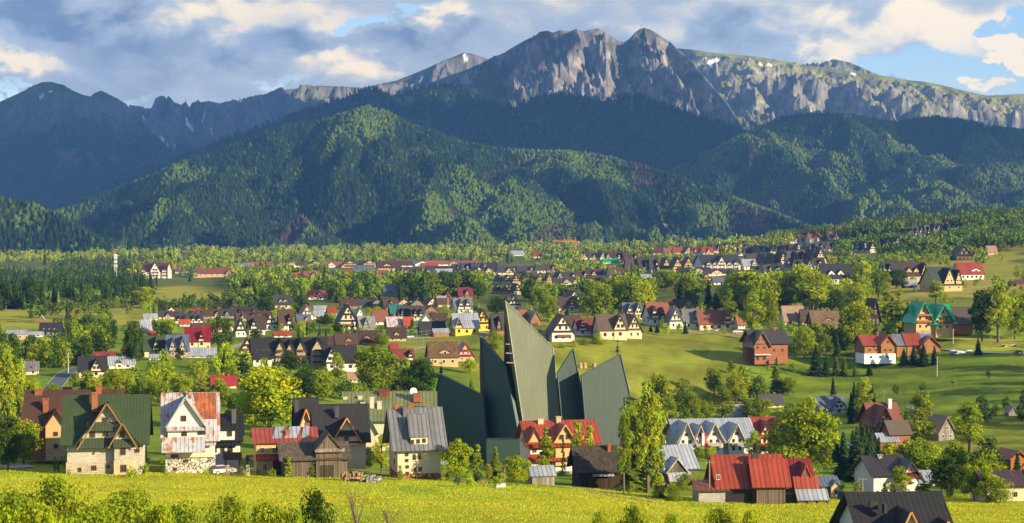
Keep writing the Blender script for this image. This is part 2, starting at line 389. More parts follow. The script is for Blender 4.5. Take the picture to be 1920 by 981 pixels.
def col_left(X, Y, H, sl, ppx, ppy):
    c = np.ones(X.shape + (3,)) * CONI * np.array([0.7, 0.7, 1.1])  # darker, bluer conifer tint stands for shade and haze
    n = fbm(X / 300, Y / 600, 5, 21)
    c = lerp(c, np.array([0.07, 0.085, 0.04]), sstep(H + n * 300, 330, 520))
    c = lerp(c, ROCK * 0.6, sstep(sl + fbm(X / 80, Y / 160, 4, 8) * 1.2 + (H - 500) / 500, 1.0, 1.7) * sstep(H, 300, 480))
    d = sstep(fbm(X / 200, Y / 140, 4, 41), 0.05, .2) * sstep(ppy, 275, 290) * (1 - sstep(ppy, 300, 320)) * (ppx < 280) * (ppx > 90)
    c = lerp(c, DEAD * 1.3, d * 0.8)
    return snow_strokes(c, ppx, ppy, [(72, 184, 84, 178, 2), (92, 173, 97, 172, 1.2)])
def col_back(X, Y, H, sl, ppx, ppy):
    n = fbm(X / 240, Y / 500, 5, 22); rk = sstep(ridged(X / 130, Y / 500, 4, 14) + sl * 0.5, 0.85, 1.35)
    c = lerp(np.ones(X.shape + (3,)) * np.array([0.085, 0.095, 0.04]), ROCK * 0.75, rk)
    c = lerp(c, np.array([0.12, 0.11, 0.05]), sstep(n, 0.0, 0.3) * 0.5)
    return snow_strokes(c, ppx, ppy, [(252, 222, 254, 238, 2), (254, 238, 266, 254, 2), (248, 245, 262, 256, 1.5), (286, 252, 288, 256, 2), (268, 218, 270, 226, 1.2), (349, 222, 352, 232, 2), (352, 232, 361, 244, 2), (384, 216, 380, 227, 1.5), (396, 240, 397, 252, 1),
        (300, 255, 315, 272, 1.2), (327, 273, 337, 279, 2.5), (335, 265, 342, 268, 2), (318, 280, 320, 282, 1.5), (205, 216, 240, 240, 1.2), (240, 200, 243, 206, 1.5), (870, 103, 875, 110, 2), (875, 110, 868, 117, 2)])
def col_mid(X, Y, H, sl, ppx, ppy):
    c = np.ones(X.shape + (3,)) * CONI * np.array([0.75, 0.75, 1.1])  # shade and haze painted in as a darker, bluer conifer tint
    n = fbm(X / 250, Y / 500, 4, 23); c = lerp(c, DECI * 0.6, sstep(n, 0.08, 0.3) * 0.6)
    r = sstep(ridged(X / 90, Y / 200, 4, 63) , 0.75, 0.95)
    kn = (np.exp(-((ppx - 695) / 48) ** 2 - ((ppy - 190) / 20) ** 2) + 0.7 * np.exp(-((ppx - 985) / 60) ** 2 - ((ppy - 245) / 18) ** 2) + 0.9 * np.exp(-((ppx - 1180) / 40) ** 2 - ((ppy - 190) / 14) ** 2))
    c = lerp(c, ROCK * 0.9, np.clip(kn * 1.5 * r, 0, 1))
    return c
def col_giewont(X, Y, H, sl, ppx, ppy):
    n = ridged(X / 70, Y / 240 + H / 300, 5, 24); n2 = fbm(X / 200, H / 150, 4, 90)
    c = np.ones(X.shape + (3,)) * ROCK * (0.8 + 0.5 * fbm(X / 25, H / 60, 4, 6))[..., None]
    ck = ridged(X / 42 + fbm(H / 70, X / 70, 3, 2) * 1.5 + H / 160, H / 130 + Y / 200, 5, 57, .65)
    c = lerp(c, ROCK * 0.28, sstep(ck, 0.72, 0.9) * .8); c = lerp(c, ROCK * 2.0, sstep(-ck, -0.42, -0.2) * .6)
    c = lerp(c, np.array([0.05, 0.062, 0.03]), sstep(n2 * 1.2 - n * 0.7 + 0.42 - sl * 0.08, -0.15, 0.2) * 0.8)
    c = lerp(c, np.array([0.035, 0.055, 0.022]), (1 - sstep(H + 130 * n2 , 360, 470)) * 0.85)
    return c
def col_right(X, Y, H, sl, ppx, ppy):
    n2 = fbm(X / 160, Y / 300, 4, 91)
    grass = np.ones(X.shape + (3,)) * np.array([0.22, 0.22, 0.05]) * (0.9 + 0.5 * fbm(X / 60, Y / 120, 4, 5))[..., None]
    rock = np.ones(X.shape + (3,)) * ROCK * (0.9 + 0.4 * fbm(X / 25, H / 50, 4, 66))[..., None]
    ck = ridged(X / 42 + fbm(H / 70, X / 70, 3, 2) * 1.5 + H / 160, H / 130 + Y / 200, 5, 58, .65)
    rock = lerp(rock, ROCK * 0.3, sstep(ck, 0.72, 0.9) * .7); rock = lerp(rock, np.array([.5, .46, .40]), sstep(-ck, -0.42, -0.2) * .5)
    rock = lerp(rock, np.array([0.06, 0.075, 0.035]), sstep(n2 - 0.35 * (sl - 1.0) + 0.1, -0.05, 0.25) * 0.75)
    c = lerp(grass, rock, sstep(sl + n2 * 0.4, 0.52, 0.8)[...,] if False else sstep(sl + n2 * 0.9, 0.85, 1.2)[...])
    c = lerp(c, np.array([0.035, 0.06, 0.02]), (1 - sstep(H + 160 * n2, 370, 500)) * 0.85)
    return snow_strokes(c, ppx, ppy, [(1330, 118, 1345, 113, 4), (1320, 128, 1328, 130, 2), (1318, 112, 1323, 109, 1.5), (1425, 121, 1428, 122, 2), (1438, 121, 1446, 122, 1.5), (1596, 138, 1604, 140, 2), (1460, 150, 1463, 152, 1.5)])

# far ridges
mountain('mountain', [
    dict(pts=[(520, 170, 11500), (600, 160, 11500), (680, 164, 11500), (745, 150, 11500), (800, 128, 11500), (845, 108, 11500), (870, 98, 11500), (885, 100, 11500), (910, 109, 11500), (980, 130, 11500)], s=0.45, d0=0),
    dict(pts=[(180, 230, 9900), (215, 195, 10000), (245, 197, 10000), (268, 200, 10000), (285, 187, 10000), (300, 180, 10000), (318, 181, 10000), (330, 193, 10000), (341, 197, 10000), (352, 187, 10000), (366, 184, 10000), (378, 192, 10000), (392, 189, 10000), (412, 194, 10000), (440, 187, 10100), (470, 181, 10200), (500, 176, 10400), (530, 162, 10600), (560, 160, 10700), (600, 158, 10800), (640, 163, 10800), (690, 172, 10900)], s=0.62),
    dict(pts=[(530, 162, 10600), (470, 225, 9700), (430, 262, 9200)], s=0.6), dict(pts=[(300, 180, 10000), (310, 240, 9400), (330, 290, 9000)], s=0.75),
    dict(pts=[(392, 189, 10000), (405, 240, 9400), (400, 290, 9000)], s=0.75), dict(pts=[(620, 160, 10800), (600, 220, 9800), (560, 260, 9200)], s=0.6), dict(pts=[(215, 195, 10000), (250, 260, 9200), (300, 300, 8800)], s=0.7)],
    -100, 1150, 8400, 12200, 900, 260, 190, col_back, M_mtn, fx=1 / 230, fy=1 / 1100, seed=3, keep=25, namp=22, nsky=2)
mountain('mountain', [
    dict(pts=[(-200, 230, 8600), (0, 190, 8600), (40, 172, 8600), (68, 158, 8600), (80, 153, 8600), (98, 153, 8600), (118, 158, 8600), (135, 168, 8600), (158, 178, 8600), (172, 180, 8600), (180, 173, 8700), (190, 169, 8700), (200, 174, 8700), (218, 183, 8700), (238, 195, 8800), (262, 225, 8900), (330, 290, 9000)], s=0.62),
    dict(pts=[(158, 178, 8600), (135, 182, 8200), (180, 220, 7700), (240, 262, 7400), (318, 292, 7300)], s=0.62),
    dict(pts=[(135, 182, 8200), (80, 225, 7600), (0, 262, 7200), (-100, 280, 7000)], s=0.66), dict(pts=[(135, 182, 8200), (150, 280, 7200), (160, 340, 6700)], s=0.6)],
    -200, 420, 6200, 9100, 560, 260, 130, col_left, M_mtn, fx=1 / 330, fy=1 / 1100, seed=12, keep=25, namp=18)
mountain('mountain', [
    dict(pts=[(1100, 80, 9600), (1200, 85, 9600), (1290, 92, 9600), (1340, 99, 9600), (1420, 106, 9600), (1470, 114, 9600), (1500, 122, 9600), (1560, 128, 9500), (1640, 140, 9400), (1700, 150, 9400), (1735, 153, 9300), (1760, 158, 9300), (1800, 168, 9200), (1850, 179, 9200), (1920, 176, 9200), (2100, 190, 9200)], s=0.4, q=0),
    dict(pts=[(1440, 120, 10600), (1490, 117, 10600), (1530, 111, 10600), (1555, 110, 10600), (1590, 116, 10600), (1640, 138, 10600), (1700, 160, 10600)], s=0.4),
    # cliff edge in front of the grassy shoulder
    dict(pts=[(1280, 110, 9000), (1350, 135, 8700), (1420, 140, 8600), (1480, 140, 8600), (1540, 140, 8500), (1600, 148, 8500), (1650, 158, 8500), (1690, 172, 8400), (1740, 186, 8400), (1790, 192, 8400), (1840, 196, 8400), (1890, 206, 8400), (1980, 215, 8400)], s=0.5, s0=1.5, d0=190),
    dict(pts=[(1350, 135, 8700), (1400, 185, 8100), (1470, 230, 7700)], s=0.8), dict(pts=[(1480, 140, 8600), (1500, 175, 8200), (1530, 215, 7800)], s=0.9, s0=1.3, d0=60),
    dict(pts=[(1600, 148, 8500), (1625, 190, 8100), (1660, 222, 7800)], s=0.9, s0=1.3, d0=60), dict(pts=[(1740, 186, 8400), (1770, 215, 8000), (1790, 235, 7800)], s=0.8)],
    1050, 2100, 7200, 10800, 900, 420, 80, col_right, M_mtn, fx=1 / 230, fy=1 / 380, seed=22, keep=60, namp=42, nsky=2, jag=1.0)
mountain('mountain', [
    dict(pts=[(700, 190, 7900), (790, 160, 7800), (840, 142, 7700), (880, 128, 7650), (905, 118, 7600), (928, 104, 7600), (945, 98, 7600), (960, 88, 7600), (985, 74, 7600), (1003, 66, 7600), (1015, 58, 7600), (1026, 56, 7600), (1037, 60, 7600), (1050, 55, 7600), (1064, 58, 7600), (1080, 54, 7600), (1096, 57, 7600), (1112, 53, 7600), (1122, 52, 7600), (1134, 61, 7600), (1148, 68, 7600), (1158, 75, 7600), (1170, 78, 7600), (1180, 72, 7600), (1190, 60, 7600), (1200, 53, 7600), (1208, 51, 7600), (1220, 54, 7600), (1232, 62, 7600), (1246, 71, 7600), (1256, 77, 7600), (1266, 88, 7550), (1285, 103, 7500), (1302, 122, 7400), (1322, 146, 7300), (1345, 172, 7200), (1368, 200, 7100), (1392, 238, 7000)], s=0.55, s0=1.65, d0=150),
    dict(pts=[(928, 104, 7600), (900, 150, 7300), (880, 185, 7100)], s=0.7), dict(pts=[(1080, 54, 7600), (1060, 120, 7300), (1070, 175, 7080)], s=0.8, s0=1.6, d0=70),
    dict(pts=[(1208, 51, 7600), (1225, 110, 7330), (1275, 180, 7050), (1300, 215, 6950)], s=0.8, s0=1.5, d0=80), dict(pts=[(1015, 58, 7600), (985, 120, 7330), (960, 165, 7100)], s=0.8, s0=1.5, d0=60),
    dict(pts=[(1134, 61, 7600), (1140, 130, 7280), (1150, 180, 7080)], s=0.8, s0=1.6, d0=60)],
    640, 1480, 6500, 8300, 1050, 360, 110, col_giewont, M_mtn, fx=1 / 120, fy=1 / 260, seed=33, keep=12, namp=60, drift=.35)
HM = mountain('mountain', [
    dict(pts=[(250, 345, 6300), (330, 300, 6400), (420, 262, 6500), (500, 235, 6600), (560, 215, 6700), (610, 197, 6800), (640, 185, 6800), (670, 174, 6800), (690, 168, 6800), (705, 168, 6800), (722, 182, 6800), (745, 178, 6850), (790, 165, 6900), (850, 160, 7000), (900, 178, 6900), (935, 195, 6800), (965, 202, 6750), (1000, 186, 6700), (1030, 180, 6650), (1060, 177, 6650), (1090, 183, 6650), (1120, 190, 6600), (1150, 186, 6600), (1175, 178, 6600), (1200, 180, 6600), (1230, 192, 6600), (1270, 205, 6550), (1320, 222, 6500), (1360, 236, 6450), (1400, 250, 6400), (1440, 300, 6300)], s=0.55),
    dict(pts=[(690, 168, 6800), (760, 215, 6400), (860, 262, 6000), (930, 300, 5700)], s=0.6), dict(pts=[(900, 178, 6900), (980, 240, 6300), (1080, 300, 5800)], s=0.6),
    dict(pts=[(1090, 183, 6650), (1130, 250, 6200), (1160, 310, 5800)], s=0.6), dict(pts=[(1270, 205, 6550), (1290, 270, 6100), (1300, 330, 5700)], s=0.6), dict(pts=[(500, 235, 6600), (420, 300, 6000), (330, 350, 5600)], s=0.55)],
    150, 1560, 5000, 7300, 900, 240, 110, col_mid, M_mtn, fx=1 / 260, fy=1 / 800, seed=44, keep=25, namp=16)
HR = mountain('hill', [
    dict(pts=[(1220, 345, 6000), (1290, 310, 6000), (1350, 278, 6000), (1400, 255, 6000), (1430, 240, 6000), (1460, 225, 6000), (1500, 218, 6000), (1550, 217, 6000), (1610, 222, 6100), (1680, 232, 6200), (1750, 222, 6300), (1800, 228, 6400), (1860, 240, 6400), (1940, 250, 6500), (2100, 240, 6500)], s=0.5),
    dict(pts=[(1460, 225, 6000), (1440, 290, 5500), (1470, 312, 5300), (1530, 345, 5050), (1600, 375, 4800), (1700, 400, 4550)], s=0.5),
    dict(pts=[(1550, 217, 6000), (1620, 270, 5700), (1690, 296, 5600), (1760, 305, 5500), (1830, 318, 5400), (1920, 345, 5200), (2000, 370, 5000)], s=0.5),
    dict(pts=[(1690, 296, 5600), (1760, 345, 5100), (1850, 385, 4700), (1950, 405, 4500)], s=0.5), dict(pts=[(1350, 278, 6000), (1360, 340, 5500), (1400, 385, 5100)], s=0.5),
    dict(pts=[(1800, 228, 6400), (1900, 290, 6000), (2000, 300, 5900)], s=0.5)],
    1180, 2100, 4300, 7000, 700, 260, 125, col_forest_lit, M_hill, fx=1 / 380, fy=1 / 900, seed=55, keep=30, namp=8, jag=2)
HF = mountain('hill', [
    dict(pts=[(60, 425, 5000), (110, 400, 5000), (160, 378, 5000), (220, 356, 5000), (300, 328, 5000), (380, 298, 5000), (440, 276, 5000), (490, 255, 5000), (540, 240, 5000), (590, 230, 5000), (630, 222, 5000), (660, 212, 5000), (690, 205, 5000), (715, 210, 5000), (745, 224, 5000), (790, 244, 5000), (830, 258, 5050), (870, 270, 5100), (900, 279, 5100), (935, 284, 5100), (960, 285, 5100), (1010, 288, 5100), (1060, 290, 5050), (1110, 293, 5000), (1160, 304, 4900), (1210, 318, 4800), (1260, 332, 4700), (1310, 350, 4600), (1360, 372, 4450), (1420, 395, 4300), (1480, 418, 4150), (1540, 440, 4000)], s=0.5),
    dict(pts=[(690, 205, 5000), (660, 290, 4500), (600, 370, 4100), (540, 430, 3850)], s=0.5), dict(pts=[(690, 205, 5000), (740, 300, 4500), (800, 370, 4150), (860, 415, 3950)], s=0.5),
    dict(pts=[(540, 240, 5000), (440, 330, 4500), (330, 400, 4150), (280, 450, 3900)], s=0.5), dict(pts=[(900, 279, 5100), (930, 350, 4550), (990, 392, 4200), (1050, 425, 3950)], s=0.5),
    dict(pts=[(1060, 290, 5050), (1100, 350, 4600), (1180, 410, 4150), (1240, 440, 3950)], s=0.5), dict(pts=[(1260, 332, 4700), (1300, 390, 4250), (1360, 430, 4000)], s=0.5)],
    20, 1620, 3600, 5500, 1000, 260, 135, col_forest, M_hill, fx=1 / 420, fy=1 / 900, seed=66, keep=30, namp=8, jag=2)
HL = mountain('hill', [
    dict(pts=[(-300, 330, 3500), (0, 382, 3500), (50, 392, 3500), (90, 410, 3450), (130, 428, 3400), (170, 450, 3350), (205, 475, 3300), (240, 498, 3250)], s=0.42)],
    -300, 330, 2900, 4200, 260, 130, 30, col_forest, M_hill, fx=1 / 300, fy=1 / 500, seed=77, keep=30, namp=5, floor=-60)

# ------------------------------------------------------------------ haze and unseen clouds added to shade the mountains
def add_box(name, x0, x1, y0, y1, z0, z1, mat):
    v = np.array([(x, y, z) for x in (x0, x1) for y in (y0, y1) for z in (z0, z1)], dtype=float)
    f = np.array([(0, 1, 3, 2), (4, 6, 7, 5), (0, 4, 5, 1), (2, 3, 7, 6), (0, 2, 6, 4), (1, 5, 7, 3)])
    return link(bpy.data.objects.new(name, np_mesh(name, v, f, [mat])))
hm = bpy.data.materials.new('haze_air'); hm.use_nodes = True; hm.node_tree.nodes.clear()
t = NT(hm.node_tree); vol = t.n('ShaderNodeVolumePrincipled'); vol.inputs['Density'].default_value = 4.5e-5
vol.inputs['Color'].default_value = (0.14, 0.37, 1.0, 1); vol.inputs['Anisotropy'].default_value = 0.0
mo = t.n('ShaderNodeOutputMaterial'); t.put(mo.inputs['Volume'], vol.outputs[0])
hz = add_box('haze', -7000, 7000, -400, 12600, -180, 1250, hm); hz['kind'] = 'stuff'

cm = bpy.data.materials.new('shade_cloud_white'); cm.use_nodes = True
cb = cm.node_tree.nodes['Principled BSDF']; cb.inputs['Base Color'].default_value = (0.85, 0.85, 0.85, 1); cb.inputs['Roughness'].default_value = 1.0
def shade_cloud(cx, cy, cz, rx, ry, rz, seed):
    n = 60; th = np.linspace(0, np.pi, n); ph = np.linspace(0, 2 * np.pi, 2 * n)
    TH, PH = np.meshgrid(th, ph, indexing='ij')
    ux, uy, uz = np.sin(TH) * np.cos(PH), np.sin(TH) * np.sin(PH), np.cos(TH)
    r = 1 + 0.5 * fbm(ux * 2.2 + 5 * uz + seed, uy * 2.2 + seed, 5, seed)
    z = np.where(uz < 0, uz * 0.35, uz)
    X = cx + rx * ux * r; Y = cy + ry * uy * r; Z = cz + rz * z * r
    o = grid_mesh('shade_cloud', X, Y, Z, cm); o['kind'] = 'structure'
# shade target (x, y) on the range, size -> cloud up the sun's direction
def shade(tx, ty, tz, rx, ry, seed, h=2100.0):
    k = (h - tz) / SUNV.z
    shade_cloud(tx + SUNV.x * k, ty + SUNV.y * k, h, rx, ry, 260, seed)
shade(-2600, 7600, 300, 1700, 1500, 3)
shade(-1500, 9700, 500, 1500, 900, 9)
shade(-300, 6350, 250, 950, 600, 14)
shade(1300, 6400, 250, 620, 420, 27)

# ------------------------------------------------------------------ fast ground lookup and pixel hits
def gz(x, y):
    x = np.atleast_1d(np.asarray(x, float)); y = np.atleast_1d(np.asarray(y, float))
    s = x / (90 + 0.285 * np.maximum(y, 0))
    i = np.clip(np.searchsorted(ys, y) - 1, 0, len(ys) - 2); j = np.clip(np.searchsorted(ss_, s) - 1, 0, len(ss_) - 2)
    a_ = np.clip((y - ys[i]) / (ys[i + 1] - ys[i]), 0, 1); b_ = np.clip((s - ss_[j]) / (ss_[j + 1] - ss_[j]), 0, 1)
    return (ZG[i, j] * (1 - a_) * (1 - b_) + ZG[i + 1, j] * a_ * (1 - b_) + ZG[i, j + 1] * (1 - a_) * b_ + ZG[i + 1, j + 1] * a_ * b_)
def hits(px, py):
    px = np.atleast_1d(np.asarray(px, float)); py = np.atleast_1d(np.asarray(py, float)); n = len(px)
    u, v = (px - 960) / F, (490.5 - py) / F
    dx, dy, dz = u, CP + v * SP, -SP + v * CP
    Dm = _DS[None, :]; x = (dx / dy)[:, None] * Dm; z = (dz / dy)[:, None] * Dm + CZ
    g = gz(x.ravel(), np.broadcast_to(Dm, x.shape).ravel()).reshape(x.shape)
    b = z <= g; k = np.argmax(b, 1); ok = b.any(1); k = np.maximum(k, 1); r = np.arange(n)
    a0, a1 = z[r, k - 1] - g[r, k - 1], z[r, k] - g[r, k]
    D = _DS[k - 1] + (_DS[k] - _DS[k - 1]) * np.clip(a0 / (a0 - a1 + 1e-9), 0, 1)
    X = dx / dy * D
    return X, D, gz(X, D), ok
def hit1(px, py):
    X, D, Z, ok = hits([px], [py]); return float(X[0]), float(D[0]), float(Z[0])

# ------------------------------------------------------------------ tree materials
def leaf_mat(name, vcol, trans=0.35):
    m = bpy.data.materials.new(name); m.use_nodes = True; nt = m.node_tree; nt.nodes.clear(); t = NT(nt)
    if vcol:
        ca = t.n('ShaderNodeVertexColor'); ca.layer_name = 'Col'; base = ca.outputs[0]
    else:
        oi = t.n('ShaderNodeObjectInfo'); ca = t.n('ShaderNodeVertexColor'); ca.layer_name = 'Col'
        r = t.m('ADD', 0.8, t.m('MULTIPLY', oi.outputs['Random'], 0.4))
        cc = t.n('ShaderNodeCombineXYZ'); [t.put(cc.inputs[i], r) for i in range(3)]
        base = t.mix(1.0, t.mix(1.0, oi.outputs['Color'], ca.outputs[0], 'MULTIPLY'), cc.outputs[0], 'MULTIPLY')
    d = t.n('ShaderNodeBsdfDiffuse'); t.put(d.inputs[0], base)
    tr = t.n('ShaderNodeBsdfTranslucent'); t.put(tr.inputs[0], t.mix(1.0, base, (1.3, 1.25, 0.6, 1), 'MULTIPLY'))
    mx = t.n('ShaderNodeMixShader'); mx.inputs[0].default_value = trans; t.put(mx.inputs[1], d.outputs[0]); t.put(mx.inputs[2], tr.outputs[0])
    o = t.n('ShaderNodeOutputMaterial'); t.put(o.inputs[0], mx.outputs[0]); return m
M_leaf = leaf_mat('leaves', False); M_stuff = leaf_mat('far_foliage', True, 0.15)
M_bark, t_, b_ = principled('bark', 0.9, 0.1)
n_ = t_.noise(t_.n('ShaderNodeTexCoord').outputs['Object'], 3.0, 5, 0.6)
t_.put(b_.inputs['Base Color'], t_.mix(n_, (0.06, 0.045, 0.03, 1), (0.17, 0.14, 0.11, 1)))

# ------------------------------------------------------------------ tree prototypes (unit: 10 m tall, scaled per tree)
def tube_np(p0, p1, r0, r1, n=6):
    p0, p1 = np.array(p0, float), np.array(p1, float); d = p1 - p0; d /= np.linalg.norm(d)
    a = np.cross(d, [0.3, 0.2, 1.0] if abs(d[2]) < .9 else [1, 0, 0]); a /= np.linalg.norm(a); b = np.cross(d, a)
    an = np.arange(n) * 2 * np.pi / n; ring = np.cos(an)[:, None] * a + np.sin(an)[:, None] * b
    v = np.vstack([p0 + ring * r0, p1 + ring * r1]); i = np.arange(n); j = (i + 1) % n
    return v, np.stack([i, j, j + n, i + n], 1)
def join_np(parts):
    V, Fc, o = [], [], 0
    for v, f in parts: V.append(v); Fc.append(f + o); o += len(v)
    return np.vstack(V), np.vstack(Fc)
def leaves(centres, radii, n_per, size, rng, flat=1.0, tint=None):
    k = len(centres); N = k * n_per
    c = np.repeat(centres, n_per, 0); r = np.repeat(radii, n_per)
    d = rng.normal(size=(N, 3)); d /= np.linalg.norm(d, axis=1)[:, None]
    rad = r * (0.62 + 0.45 * rng.random(N)); p = c + d * rad[:, None] * np.array([1, 1, flat])
    nrm = d + rng.normal(size=(N, 3)) * 0.55; nrm /= np.linalg.norm(nrm, axis=1)[:, None]
    a = np.cross(nrm, rng.normal(size=(N, 3))); a /= np.linalg.norm(a, axis=1)[:, None]; b = np.cross(nrm, a)
    s = size * (0.6 + 0.8 * rng.random(N))[:, None]
    v = np.stack([p - a * s, p - b * s * 0.6, p + a * s, p + b * s * 0.6], 1).reshape(-1, 3)
    f = np.arange(4 * N).reshape(N, 4)
    tn = np.repeat(0.75 + 0.5 * rng.random(k), n_per) * (0.8 + 0.4 * rng.random(N))
    hue = np.repeat(rng.random(k), n_per)
    col = np.stack([tn * (0.9 + 0.35 * hue), tn, tn * (1.1 - 0.4 * hue)], 1)
    return v, f, np.repeat(col, 4, 0)
PROTO = {}
def broad(key, seed, width=8.0, trunk_h=2.2, n_cl=46, n_per=135, size=0.205, shape='round', clr=1.35):
    rng = np.random.default_rng(seed); cs = []
    for i in range(n_cl):
        for _ in range(50):
            z = rng.random(); an = rng.random() * 2 * np.pi; rr = math.sqrt(rng.random())
            if shape == 'round': prof = math.sqrt(max(0.02, 1 - (2 * z - 0.85) ** 2 / 1.35))
            elif shape == 'tall': prof = (0.55 + 0.5 * math.sin(math.pi * min(1, z * 1.1))) * (1 - z * 0.55)
            else: prof = (1 - z) * 0.9 + 0.12
            prof *= 0.80 + 0.35 * math.sin(an * 2 + seed) * math.sin(z * 5 + seed)
            p = np.array([math.cos(an) * rr * prof * width * .42, math.sin(an) * rr * prof * width * .42, trunk_h + (10 - trunk_h) * (0.06 + 0.90 * z) - 0.4])
            if all(np.linalg.norm(p - q) > clr * 0.62 for q in cs) and (rr > 0.45 or z > .8 or rng.random() < .35): break
        cs.append(p)
    cs = np.array(cs); rad = clr * (0.55 + 0.6 * rng.random(len(cs))) * (width / 8) ** 0.6
    v, f, c = leaves(cs, rad, n_per, size, rng, 0.85)
    crown = np_mesh(key + '_crown', v, f, [M_leaf], cols=c)
    parts = [tube_np((0, 0, -1.2), (0.1, 0, trunk_h + 1), 0.27, 0.2, 8), tube_np((0.1, 0, trunk_h + 1), (0, 0.1, 8.4), 0.2, 0.05, 6)]
    for q in cs[::3]: parts.append(tube_np((0.05, 0.05, max(trunk_h, q[2] * 0.6)), q, 0.09, 0.03, 4))
    PROTO[key] = (crown, np_mesh(key + '_trunk', *join_np(parts), [M_bark], smooth=True))
def spruce(key, seed, width=4.2, tiers=17, per=11):
    rng = np.random.default_rng(seed); V, Fc, Cc = [], [], []; o = 0
    for i in range(tiers):
        z = 0.9 + 8.9 * i / tiers; r = width / 2 * (1 - (z / 10.2)) ** 0.85 * (0.85 + 0.3 * rng.random())
        for j in range(max(4, int(per * (1 - 0.55 * i / tiers)))):
            an = 2 * np.pi * (j + rng.random()) / per * (per / max(4, int(per * (1 - 0.55 * i / tiers)))); rr = r * (0.75 + 0.45 * rng.random())
            d = np.array([math.cos(an), math.sin(an), 0]); s = np.array([-d[1], d[0], 0]); w = 0.20 * rr + 0.22; dz = 0.32 * rr + 0.1
            a0 = np.array([0, 0, z + 0.45]) + d * 0.1
            for q in range(2):
                tw = (q * 2 - 1) * 0.35
                b0 = d * rr * 0.6 + s * (w + tw * w) + [0, 0, z - dz * 0.4 + 0.1 * rng.random()]; c0 = d * rr + [0, 0, z - dz + 0.25 * rng.random()]; e0 = d * rr * 0.6 - s * (w - tw * w) + [0, 0, z - dz * 0.4 - q * 0.3]
                V += [a0, b0, c0, e0]; Fc.append([o, o + 1, o + 2, o + 3]); o += 4
                t0 = 0.7 + 0.6 * rng.random(); Cc += [[t0, t0, t0]] * 4
    tip = np.array([[0, 0, 10.1], [0.25, 0, 9], [-.15, .2, 9], [-.15, -.2, 9]]); V += list(tip); Fc += [[o, o + 1, o + 2, o + 2], [o, o + 2, o + 3, o + 3]]; Cc += [[1, 1, 1]] * 4
    Fc = [f for f in Fc if len(set(f)) == 4] + [[o, o + 1, o + 2, o + 3]]
    crown = np_mesh(key + '_crown', np.array(V), np.array(Fc), [M_leaf], cols=np.array(Cc))
    PROTO[key] = (crown, np_mesh(key + '_trunk', *join_np([tube_np((0, 0, -1.2), (0, 0, 9.2), 0.22, 0.03, 7)]), [M_bark], smooth=True))
for s in range(4): broad('broad%d' % s, 11 + s)
for s in range(2): broad('slim%d' % s, 31 + s, width=3.6, trunk_h=1.2, n_cl=30, n_per=110, size=0.16, shape='tall', clr=0.95)
for s in range(2): broad('birch%d' % s, 41 + s, width=6.0, trunk_h=2.2, n_cl=36, n_per=85, size=0.16, shape='tall', clr=0.95)
for s in range(2): broad('shrub%d' % s, 51 + s, width=11.0, trunk_h=0.3, n_cl=44, n_per=170, size=0.2, shape='round', clr=1.6)
for s in range(3): spruce('spruce%d' % s, 61 + s, 4.0 + 0.5 * s)
broad('thuja0', 71, width=2.6, trunk_h=0.1, n_cl=26, n_per=70, size=0.2, shape='cone', clr=0.75)
for s in range(3): broad('mid%d' % s, 81 + s, n_cl=26, n_per=40, size=0.42, clr=1.7)
CROWN_W = {'broad': 7.3, 'slim': 3.0, 'birch': 4.4, 'shrub': 9.5, 'spruce': 4.0, 'thuja': 2.2, 'mid': 7.4}
TONE = {'bright': (0.25, 0.33, 0.015), 'mid': (0.175, 0.25, 0.018), 'dark': (0.050, 0.095, 0.018), 'yellow': (0.24, 0.30, 0.025), 'spruce': (0.034, 0.066, 0.022), 'larch': (0.12, 0.165, 0.02)}
rngT = np.random.default_rng(5)
CAT = {'spruce': ('spruce', 'conifer'), 'thuja': ('thuja', 'conifer'), 'shrub': ('shrub', 'shrub'), 'birch': ('birch_tree', 'tree'), 'slim': ('poplar_tree', 'tree'), 'broad': ('leafy_tree', 'tree'), 'mid': ('leafy_tree', 'tree')}
def put_tree(x, y, z, h, w, kind, tone, label, group=None, vary=0.0):
    ks = [k for k in PROTO if k.startswith(kind)]; key = ks[rngT.integers(len(ks))]
    nm, cat = CAT[kind]
    e_ = empty(nm, (x, y, z - 0.25), rngT.random() * 6.28, label, cat, group)
    sxy = w / CROWN_W[kind]; e_.scale = (sxy, sxy, h / 10.0)
    col = np.array(TONE[tone]) * (1 + vary * (rngT.random() - 0.5)) if isinstance(tone, str) else np.array(tone)
    for me, pn in zip(PROTO[key], ('crown', 'trunk')):
        o = bpy.data.objects.new(pn, me); link(o); o.parent = e_; o.color = (*col, 1)
    return e_
BLOCK = []   # (px0, px1, py0, py1, D): things that random trees must not cover
TREES = []   # (px, py, h px, w px, kind, tone, label)

